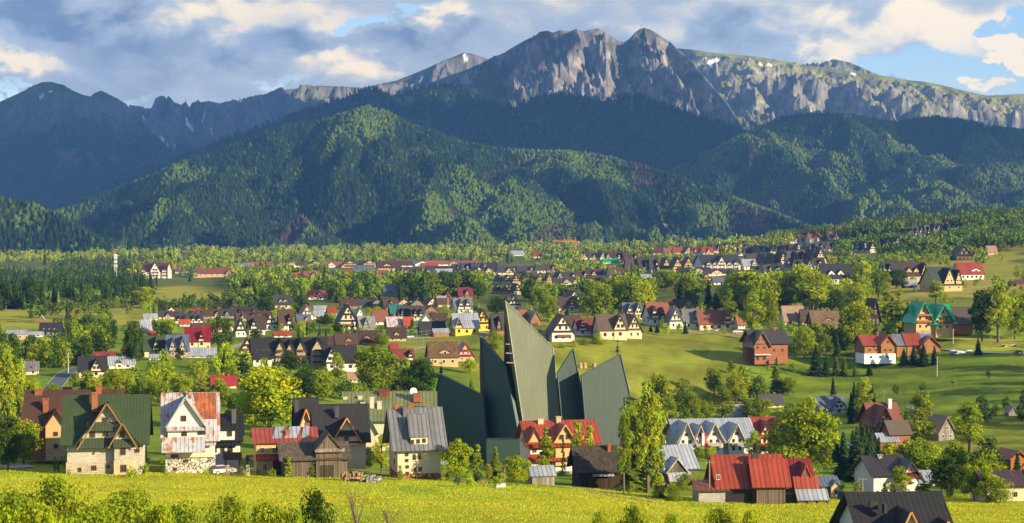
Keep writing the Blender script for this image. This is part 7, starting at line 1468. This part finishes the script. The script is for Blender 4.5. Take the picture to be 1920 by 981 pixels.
for (x0, x1, ya0, ya1, yb0, yb1, n, hr, fs, col) in FB:
    px, py, X, D, Z, ok = try_place(x0, x1, ya0, ya1, yb0, yb1, int(n * 1.5)); keep = []
    for i in range(len(px)):
        if len(keep) >= n: break
        if 5 < px[i] < 95 and 500 < py[i] < 520: continue
        if ok[i] and clear(px[i], py[i], X[i], D[i], 12 * F / D[i], 7 * F / D[i]): keep.append(i)
    k = np.array(keep); h = rngF.uniform(hr[0], hr[1], len(k)); con = rngF.random(len(k)) < fs; pos = np.stack([X[k], D[k], Z[k] - .4], 1)
    br = 1.25 * (0.6 + .8 * rngF.random((len(k), 1))) * np.stack([.85 + .5 * rngF.random(len(k)), np.ones(len(k)), np.ones(len(k))], 1)
    cc = np.array(col) * br; cc[con] = np.array([.026, .05, .018]) * br[con]
    if con.any(): parts.append(scatter(CONE, pos[con], h[con] * 1.1, h[con] * .9, rngF, cc[con]))
    near_ = (D[k] < 2300) & ~con; far_m = (D[k] >= 2300) & ~con
    for s_ in range(3):
        sel = near_ & (np.arange(len(k)) % 3 == s_)
        if sel.any(): parts.append(scatter(LEAFY[s_], pos[sel], h[sel], h[sel] * .85, rngF, cc[sel]))
    if far_m.any():
        sel = far_m; parts.append(scatter(LEAFY[0], pos[sel], h[sel], h[sel] * .9, rngF, cc[sel]))
k = 34; X = np.concatenate([rngF.uniform(.275, .36, k)]) ; D = rngF.uniform(560, 800, k); X = X * D; pos = np.stack([X, D, gz(X, D) - .4], 1)  # unseen trees beyond the right edge, added to shade the slope
parts.append(scatter(NEAR[0], pos, rngF.uniform(11, 17, k), rngF.uniform(11, 15, k), rngF, np.array([.1, .16, .02]) * (.8 + .4 * rngF.random((k, 1)))))
stuff_obj('woodland', parts, 'countless green trees in the far belts between the village and the mountains', 'trees')

# ------------------------------------------------------------------ poles, flag, mast, crane, ski jump, cars, small things
def thing(name, px, py, label, cat, rz=0.0, group=None, D=None):
    if D: p = at(px, py, D); x, y, z = p[0], p[1], float(gz(p[0], p[1])[0])
    else: x, y, z = hit1(px, py)
    return empty(name, (x, y, z), rz, label, cat, group), y / F
WOODC = (.22, .15, .09)
for (px, py, h, lb, conc) in [(1330, 942, 80, 'bare wooden pole standing in front of the big red barn', 0), (1617, 938, 42, 'short wooden pole on the meadow below the spruce trio', 0), (1757, 706, 38, 'pale concrete pole on the slope below the patterned roof', 1), (1787, 645, 28, 'pale pole on the meadow below the vivid green roof', 1), (1656, 858, 44, 'pole at the roadside before the small brick barn', 0), (1657, 765, 34, 'wooden pole behind the brown timber house', 0), (946, 902, 30, 'short wooden pole before the church porch', 0), (128, 700, 40, 'street pole beside the road on the left', 1), (1872, 892, 40, 'pole on the roadside near the right edge', 0), (1858, 655, 24, 'wooden pole on the right meadow path', 0), (840, 600, 40, 'thin pole between the yellow houses', 1)]:
    t_, m_ = thing('utility_pole', px, py, lb, 'pole'); b = MB(); b.tube((0, 0, -.6), (0, 0, h * m_), .16, .11, 7); b.build('post', MT['plain'], t_, (.45, .42, .38) if conc else WOODC); c = MB(); c.box(-.7, .7, -.06, .06, h * m_ * .93, h * m_ * .93 + .12); [c.tube((q, 0, h * m_ * .93 + .12), (q, 0, h * m_ * .93 + .3), .05, .04, 5) for q in (-.6, 0, .6)]; c.build('crossarm', MT['plain'], t_, (.2, .18, .16))
t_, m_ = thing('utility_pole', 1090, 908, 'two legged leaning wooden pole before the dark shingle barn', 'pole'); b = MB(); b.tube((-.4, 0, -.5), (.9, 0, 70 * m_), .15, .11, 7); b.tube((2.0, 0, -.5), (.95, 0, 68 * m_), .15, .11, 7); b.build('post', MT['plain'], t_, (.34, .25, .15)); b = MB(); b.box(-1.6, 3.4, -.05, .05, -.3, .9); b.build('board', MT['vplank'], t_, (.2, .14, .09))
# flag
t_, m_ = thing('flag', 1316, 864, 'tall narrow white and red flag on a pole before the silver guest house', 'flag', D=556); b = MB(); b.tube((0, 0, -.5), (0, 0, 48 * m_), .07, .05, 6); b.build('pole', MT['plain'], t_, (.6, .6, .6))
for i, (a_, b_, cl) in enumerate(((.0, .62, (.75, .73, .7)), (.62, 1.18, (.5, .03, .03)))):
    fm = MB(); n = 12
    for k in range(n):
        z0, z1 = (4 + 42 * k / n) * m_, (4 + 42 * (k + 1) / n) * m_; w0 = .12 * math.sin(k * .9); w1 = .12 * math.sin((k + 1) * .9); A0, B0 = .08 + a_ * 1.1, .08 + b_ * 1.1
        fm.hexa([(A0 + w0, w0, z0), (B0 + w0, w0 * 1.6, z0), (B0 + w0, w0 * 1.6 + .03, z0), (A0 + w0, w0 + .03, z0), (A0 + w1, w1, z1), (B0 + w1, w1 * 1.6, z1), (B0 + w1, w1 * 1.6 + .03, z1), (A0 + w1, w1 + .03, z1)])
    fm.build('cloth', MT['plain'], t_, cl)
# telecom mast
t_, m_ = thing('telecom_mast', 216.5, 530, 'white lattice telecom mast above the dark spruce wood', 'mast'); b = MB(); H = 53 * m_
for q in range(3):
    a_ = q * 2.094; c0 = np.array([math.cos(a_), math.sin(a_), 0]); b.tube(c0 * 1.3 + [0, 0, -1], c0 * .7 + [0, 0, H], .14, .1, 5)
    for k in range(14):
        a2 = (q + 1) % 3 * 2.094; c1 = np.array([math.cos(a2), math.sin(a2), 0]); r0, r1 = 1.3 - .6 * k / 14, 1.3 - .6 * (k + 1) / 14; b.tube(c0 * r0 + [0, 0, H * k / 14], c1 * r1 + [0, 0, H * (k + 1) / 14], .06, .06, 4)
b.build('lattice', MT['plain'], t_, (.7, .68, .62))
for zz in (.97, .88, .74, .6):
    p = MB()
    for q in range(6): a_ = q * 1.047; p.tube((1.3 * math.cos(a_), 1.3 * math.sin(a_), H * zz - 1.0), (1.3 * math.cos(a_), 1.3 * math.sin(a_), H * zz + 1.0), .28, .28, 6)
    p.tube((0, 0, H * zz - .1), (0, 0, H * zz + .1), 1.3, 1.3, 8); p.build('antenna', MT['plain'], t_, (.75, .72, .66))
b = MB(); b.tube((0, 0, H), (0, 0, H + 4), .3, .1, 6); b.build('tip', MT['plain'], t_, (.6, .12, .06))
# tower crane
t_, m_ = thing('tower_crane', 1079, 486, 'orange tower crane with long jib over the far trees', 'crane', .1); b = MB(); H = 33 * m_
for a_, c_ in ((-1, -1), (1, -1), (1, 1), (-1, 1)): b.tube((a_, c_, -1), (a_, c_, H), .3, .3, 4)
for k in range(9): b.tube((-1, -1, H * k / 9), (1, -1, H * (k + 1) / 9), .2, .2, 4); b.tube((1, 1, H * k / 9), (-1, 1, H * (k + 1) / 9), .2, .2, 4)
OR = (.6, .24, .03); b.build('mast', MT['plain'], t_, OR); b = MB(); L = 42 * m_
for z_, y_ in ((H, -.8), (H, .8), (H + 1.8, 0)): b.tube((-L, y_, z_), (0, y_, z_), .25, .25, 4)
for k in range(12): b.tube((-L * k / 12, 0, H + 1.8), (-L * (k + .5) / 12, -.8, H), .15, .15, 4); b.tube((-L * (k + .5) / 12, -.8, H), (-L * (k + 1) / 12, 0, H + 1.8), .15, .15, 4)
b.build('jib', MT['plain'], t_, OR); b = MB(); b.box(0, 5, -.6, .6, H, H + .5); b.box(3, 5, -1, 1, H - 2, H + .5); b.tube((0, 0, H), (0, 0, H + 6), .5, .15, 5); b.tube((0, 0, H + 6), (-L * .6, 0, H + 1.8), .1, .1, 4); b.build('counter_jib', MT['plain'], t_, OR)
# ski jump on the slope
xs = (np.interp(0, [0], [0]))
def on_hill(px, py, D0=3500, D1=4700):
    X, Y, H = HF[0], HF[1], HF[2]; d = ray(px, py); j = np.argmin(np.abs(X[0] / Y[0] - d[0] / d[1])); rat = (H[:, j] - CZ) / Y[:, j] - d[2] / d[1]; k = np.argmax(rat > 0); return np.array([d[0] / d[1] * Y[k, j], Y[k, j], H[k, j]])
e0 = on_hill(1246, 433); e1 = on_hill(1280, 458); t_ = empty('ski_jump', tuple(e1), 0, 'ski jump inrun and track coming down the forested hill right of the crane', 'ski jump'); b = MB(); d = e0 - e1; s_ = np.array([5.0, 0, 0])
for k in range(10):
    q0, q1 = d * k / 10, d * (k + 1) / 10; z0, z1 = 6 + 5 * (k / 10) ** 2, 6 + 5 * ((k + 1) / 10) ** 2; w = 9 - k * .5
    b.hexa([(q0[0] - w, q0[1], q0[2] + z0 - 1), (q0[0] + w, q0[1], q0[2] + z0 - 1), (q1[0] + w, q1[1], q1[2] + z1 - 1), (q1[0] - w, q1[1], q1[2] + z1 - 1), (q0[0] - w, q0[1], q0[2] + z0), (q0[0] + w, q0[1], q0[2] + z0), (q1[0] + w, q1[1], q1[2] + z1), (q1[0] - w, q1[1], q1[2] + z1)])
b.build('inrun', MT['plain'], t_, (.3, .24, .22)); b = MB(); [b.tube((*(d[:2] * k / 5), d[2] * k / 5 - 6), (*(d[:2] * k / 5), d[2] * k / 5 + 6 + 5 * (k / 5) ** 2), 1, 1, 5) for k in range(1, 6)]; b.build('pillar', MT['plain'], t_, (.4, .4, .4))
e2 = on_hill(1300, 462); t_ = empty('landing_slope', tuple(e2), 0, 'steep blue green landing slope of the ski jump beside the white tower', 'ski slope'); k = e2[1] / F; b = MB()
b.hexa([(-12 * k, -2, -6 * k), (14 * k, -2, -6 * k), (14 * k, 14, -6 * k), (-12 * k, 14, -6 * k), (-14 * k, -4, -4 * k), (14 * k, -4, -4 * k), (-10 * k, 30, 19 * k), (-13 * k, 30, 19 * k)]); b.build('matting', MT['plain'], t_, (.05, .13, .18))
t_ = empty('judges_tower', tuple(on_hill(1313, 463)), 0, 'small white stepped tower beside the blue green landing slope', 'tower'); b = MB(); [b.box(-4 * k, 4 * k, -4, 4, z_ * k, (z_ + 2) * k) for z_ in (3, 6, 9, 12)]; b.box(-2 * k, 2 * k, -3, 3, -4 * k, 14 * k); b.build('wall', MT['plaster'], t_, (.75, .75, .75))
# cars
def car(px, py, rz, col, label, L=4.3, group=None):
    t_, m_ = thing('parked_car', px, py, label, 'car', rz, group); W_ = 1.75; b = MB(); hw = W_ / 2; prof = [(-L / 2, .3), (L / 2, .3), (L / 2, .75), (L * .46, .85), (L * .22, .92), (-L * .48, .95), (-L / 2, .7)]; o = 0
    b.v = [(a_, -hw, z_) for a_, z_ in prof] + [(a_, hw, z_) for a_, z_ in prof]; n = len(prof); b.f = [tuple(range(n)), tuple(reversed(range(n, 2 * n)))] + [((i + 1) % n, i, i + n, (i + 1) % n + n) for i in range(n)]
    b.build('body', MT['plain'], t_, col); c = MB(); c.hexa([(-L * .46, -hw + .06, .93), (L * .24, -hw + .06, .9), (L * .24, hw - .06, .9), (-L * .46, hw - .06, .93), (-L * .36, -hw + .22, 1.42), (L * .04, -hw + .22, 1.42), (L * .04, hw - .22, 1.42), (-L * .36, hw - .22, 1.42)]); c.build('windows', M_glass, t_)
    r = MB(); r.box(-L * .35, L * .03, -hw + .24, hw - .24, 1.423, 1.47); r.build('roof', MT['plain'], t_, col)
    for a_ in (-L * .31, L * .31):
        for s_ in (-1, 1): w = MB(); w.tube((a_, s_ * (hw - .2), .33), (a_, s_ * (hw + .01), .33), .33, .33, 12); wo_ = w.build('wheel', MT['plain'], t_, (.02, .02, .02)); w = MB(); w.tube((a_, s_ * (hw), .33), (a_, s_ * (hw + .03), .33), .19, .19, 10); w.build('rim', MT['plain'], wo_, (.4, .4, .4))
    for s_ in (-.6, .6): w = MB(); w.box(L / 2 - .02, L / 2 + .02, s_ - .18, s_ + .18, .62, .74); w.build('headlight', MT['plain'], t_, (.7, .7, .65))
car(419, 888, .5, (.45, .46, .48), 'silver car parked behind the rusty roofed house'); car(766, 634, .1, (.6, .62, .65), 'silver car by the playing field next to the log cottage'); car(1383, 624, .1, (.7, .7, .7), 'white car on the field road'); car(1724, 628, .1, (.5, .55, .6), 'pale car below the vivid green roof'); car(1912, 664, .2, (.12, .13, .16), 'dark car at the right edge path'); car(1718, 546, .1, (.55, .6, .65), 'silver car below the hut with the sheet roof'); car(1735, 866, -.1, (.3, .04, .03), 'red car on the road at the right'); car(908, 632, .1, (.02, .02, .03), 'black car at the edge of the field left of the tall sail'); car(1604, 836, .3, (.55, .57, .6), 'pale car beside the road left of the brown timber house')
# hay stacks, bales, fences, playing field
for (px, lb) in ((1088, 'left one of three small hay stacks in the field behind the church'), (1096, 'middle one of three small hay stacks'), (1114, 'right one of three small hay stacks, standing apart')):
    t_, m_ = thing('hay_stack', px, 690, lb, 'hay stack'); b = MB(); b.tube((0, 0, -.2), (0, 0, 1.4), .9, .8, 8); b.tube((0, 0, 1.4), (0, 0, 2.1), .8, .25, 8); b.build('hay', MT['vplank'], t_, (.42, .33, .12))
def fence(pts, label, post_h=1.3, step=2.5, rails=2, col=(.26, .19, .12), r=.07):
    P = [np.array(hit1(*p)) for p in pts]; t_ = empty('fence', tuple(P[0]), 0, label, 'fence'); b = MB(); rl = MB(); prev = None; cnt = 0
    for i in range(len(P) - 1):
        n = max(1, int(np.linalg.norm(P[i + 1] - P[i]) / step))
        for k in range(n + (i == len(P) - 2)):
            q = P[i] + (P[i + 1] - P[i]) * k / n; q[2] = float(gz(q[0], q[1])[0]); q = q - P[0]; pb = MB(); pb.tube(q + [0, 0, -.3], q + [0, 0, post_h], r, r, 5)
            if cnt < 99: pb.build('post', MT['plain'], t_, col)
            cnt += 1
            if prev is not None:
                for z_ in range(rails): zz = post_h * (.45 + .45 * z_); rl.tube(prev + [0, 0, zz], q + [0, 0, zz], .035, .035, 4)
            prev = q
    rl.build('rail', MT['plain'], t_, col)
fence([(1596, 905), (1625, 907), (1650, 912)], 'thin wire fence right of the little grey hut', 1.2, 3); fence([(1840, 862), (1880, 858), (1915, 860)], 'wooden fence on the meadow by the road at the right', 1.2, 3)
fence([(742, 640), (810, 632)], 'tall wire fence along the back of the playing field', 3.2, 4, 2, (.16, .24, .2)); fence([(730, 652), (806, 645)], 'tall wire fence along the front of the playing field', 3.2, 4, 2, (.16, .24, .2))
fence([(1100, 928), (1140, 934), (1185, 941), (1230, 948)], 'low wooden fence along the meadow below the shingle barn', 1.0, 2.6); fence([(655, 898), (690, 902), (740, 905)], 'low plank fence along the meadow left of the cream house', 1.1, 2.2, 2, (.12, .08, .05)); fence([(430, 892), (450, 893), (478, 893)], 'dark garden fence before the small white house', 1.3, 1.6, 2, (.07, .05, .04))
fence([(1630, 832), (1680, 842), (1700, 846)], 'dark garden fence around the brown timber house', 1.2, 2, 2, (.09, .06, .05))
t_, m_ = thing('gate', 446, 893, 'dark iron garden gate between two stone posts right of the rusty roofed house', 'gate'); b = MB(); [b.tube((q * .22, 0, .1), (q * .22, 0, 1.7 + .3 * math.sin(q * .52)), .04, .04, 4) for q in range(-6, 7)]; b.box(-1.4, 1.4, -.03, .03, .3, .4); b.build('grille', MT['plain'], t_, (.04, .035, .03))
for s_ in (-1.7, 1.7): b = MB(); b.box(s_ - .28, s_ + .28, -.28, .28, -.3, 1.9); b.build('post', MT['stone'], t_, (.4, .36, .3))
for (px, py, w, h_, d_, c_, lb, nm, mat) in ((938, 915, 1.7, .7, 1.0, (.42, .44, .47), 'white wrapped bale lying on the meadow before the church', 'bale', 'plain'), (700, 905, 3.2, 1.5, 1.6, (.22, .23, .25), 'grey heap of stacked stone blocks beside the plank fence', 'stone_pile', 'stone'), (660, 902, 3.4, 1.7, 1.8, (.3, .2, .12), 'heap of old timber right of the weathered barn', 'timber_pile', 'vplank'), (1800, 662, 9, 1.2, 3, (.5, .55, .62), 'pale blue plank stack on the right meadow', 'plank_stack', 'plank'), (1892, 650, 7, 1.1, 3, (.4, .3, .2), 'low wooden plank stack left of the path at the right edge', 'plank_stack', 'plank'), (1577, 936, 1.2, 1.4, 1.2, (.02, .06, .1), 'dark blue barrel beside the little grey hut', 'barrel', 'plain'), (884, 905, 4, .7, 1.5, (.25, .14, .07), 'low stack of brown logs under the slender tree', 'log_pile', 'vplank')):
    x, y, z = hit1(px, py); b = MB(); r = random.Random(px)
    if nm == 'barrel': b.tube((0, 0, -.1), (0, 0, h_), w / 2, w / 2, 12)
    elif nm == 'bale': b.tube((-w / 2, 0, h_ / 2), (w / 2, 0, h_ / 2), h_ * .62, h_ * .62, 10)
    else:
        for k in range(14): a_ = r.uniform(-w / 2, w / 2) * .8; c0 = r.uniform(-d_ / 2, d_ / 2) * .7; z0 = r.uniform(-.1, h_ * .7); b.box(a_ - w * .14, a_ + w * .14, c0 - d_ * .2 + k * .003, c0 + d_ * .2, z0 + k * .002, z0 + h_ * .3)
        b.box(-w * .4, w * .4, -d_ * .35, d_ * .35, -.3, h_ * .45)
    o = b.build(nm, MT[mat], None, c_); o.location = (x, y, z); o.rotation_euler = (0, 0, .3); tag(o, lb, nm.replace('_', ' '))
# summit cross
p = at(1202, 52, 7590); b = MB(); b.tube((0, 0, -10), (0, 0, 17), 1.1, .8, 5); b.box(-5.5, 5.5, -.6, .6, 9, 10.6); o = b.build('summit_cross', MT['plain'], None, (.2, .2, .22)); o.location = p; tag(o, 'tiny iron cross on the top of the rocky summit', 'cross')

# ------------------------------------------------------------------ meadow grass: tufts over the front meadow (uncountable)
rngG = np.random.default_rng(3); n = 100000
D = 150 + 195 * rngG.random(n) ** .8; X = (rngG.random(n) * 2 - 1) * (D * .285); Z = gz(X, D); a_ = rngG.random(n) * 3.1416; h = rngG.uniform(.05, .13, n) * (1 + .8 * (fbm(X / 12, D / 12, 3, 3) > .1)); w = rngG.uniform(.06, .16, n)
v0 = np.stack([X - np.cos(a_) * w, D - np.sin(a_) * w, Z - .05], 1); v1 = np.stack([X + np.cos(a_) * w, D + np.sin(a_) * w, Z - .05], 1); v2 = np.stack([X + rngG.normal(size=n) * .08, D + rngG.normal(size=n) * .08, Z + h], 1)
V = np.stack([v0, v1, v2], 1).reshape(-1, 3); cG = np.array([.34, .36, .02]) * (0.9 + .2 * rngG.random((n, 1))) * np.stack([.8 + .4 * rngG.random(n), np.ones(n), np.ones(n)], 1)
gr = link(bpy.data.objects.new('meadow_grass', np_mesh('meadow_grass', V, np.arange(3 * n).reshape(n, 3), [M_stuff], cols=np.repeat(cG, 3, 0)))); tag(gr, 'tall yellow green grass of the sunlit front meadow', 'grass', kind='stuff')
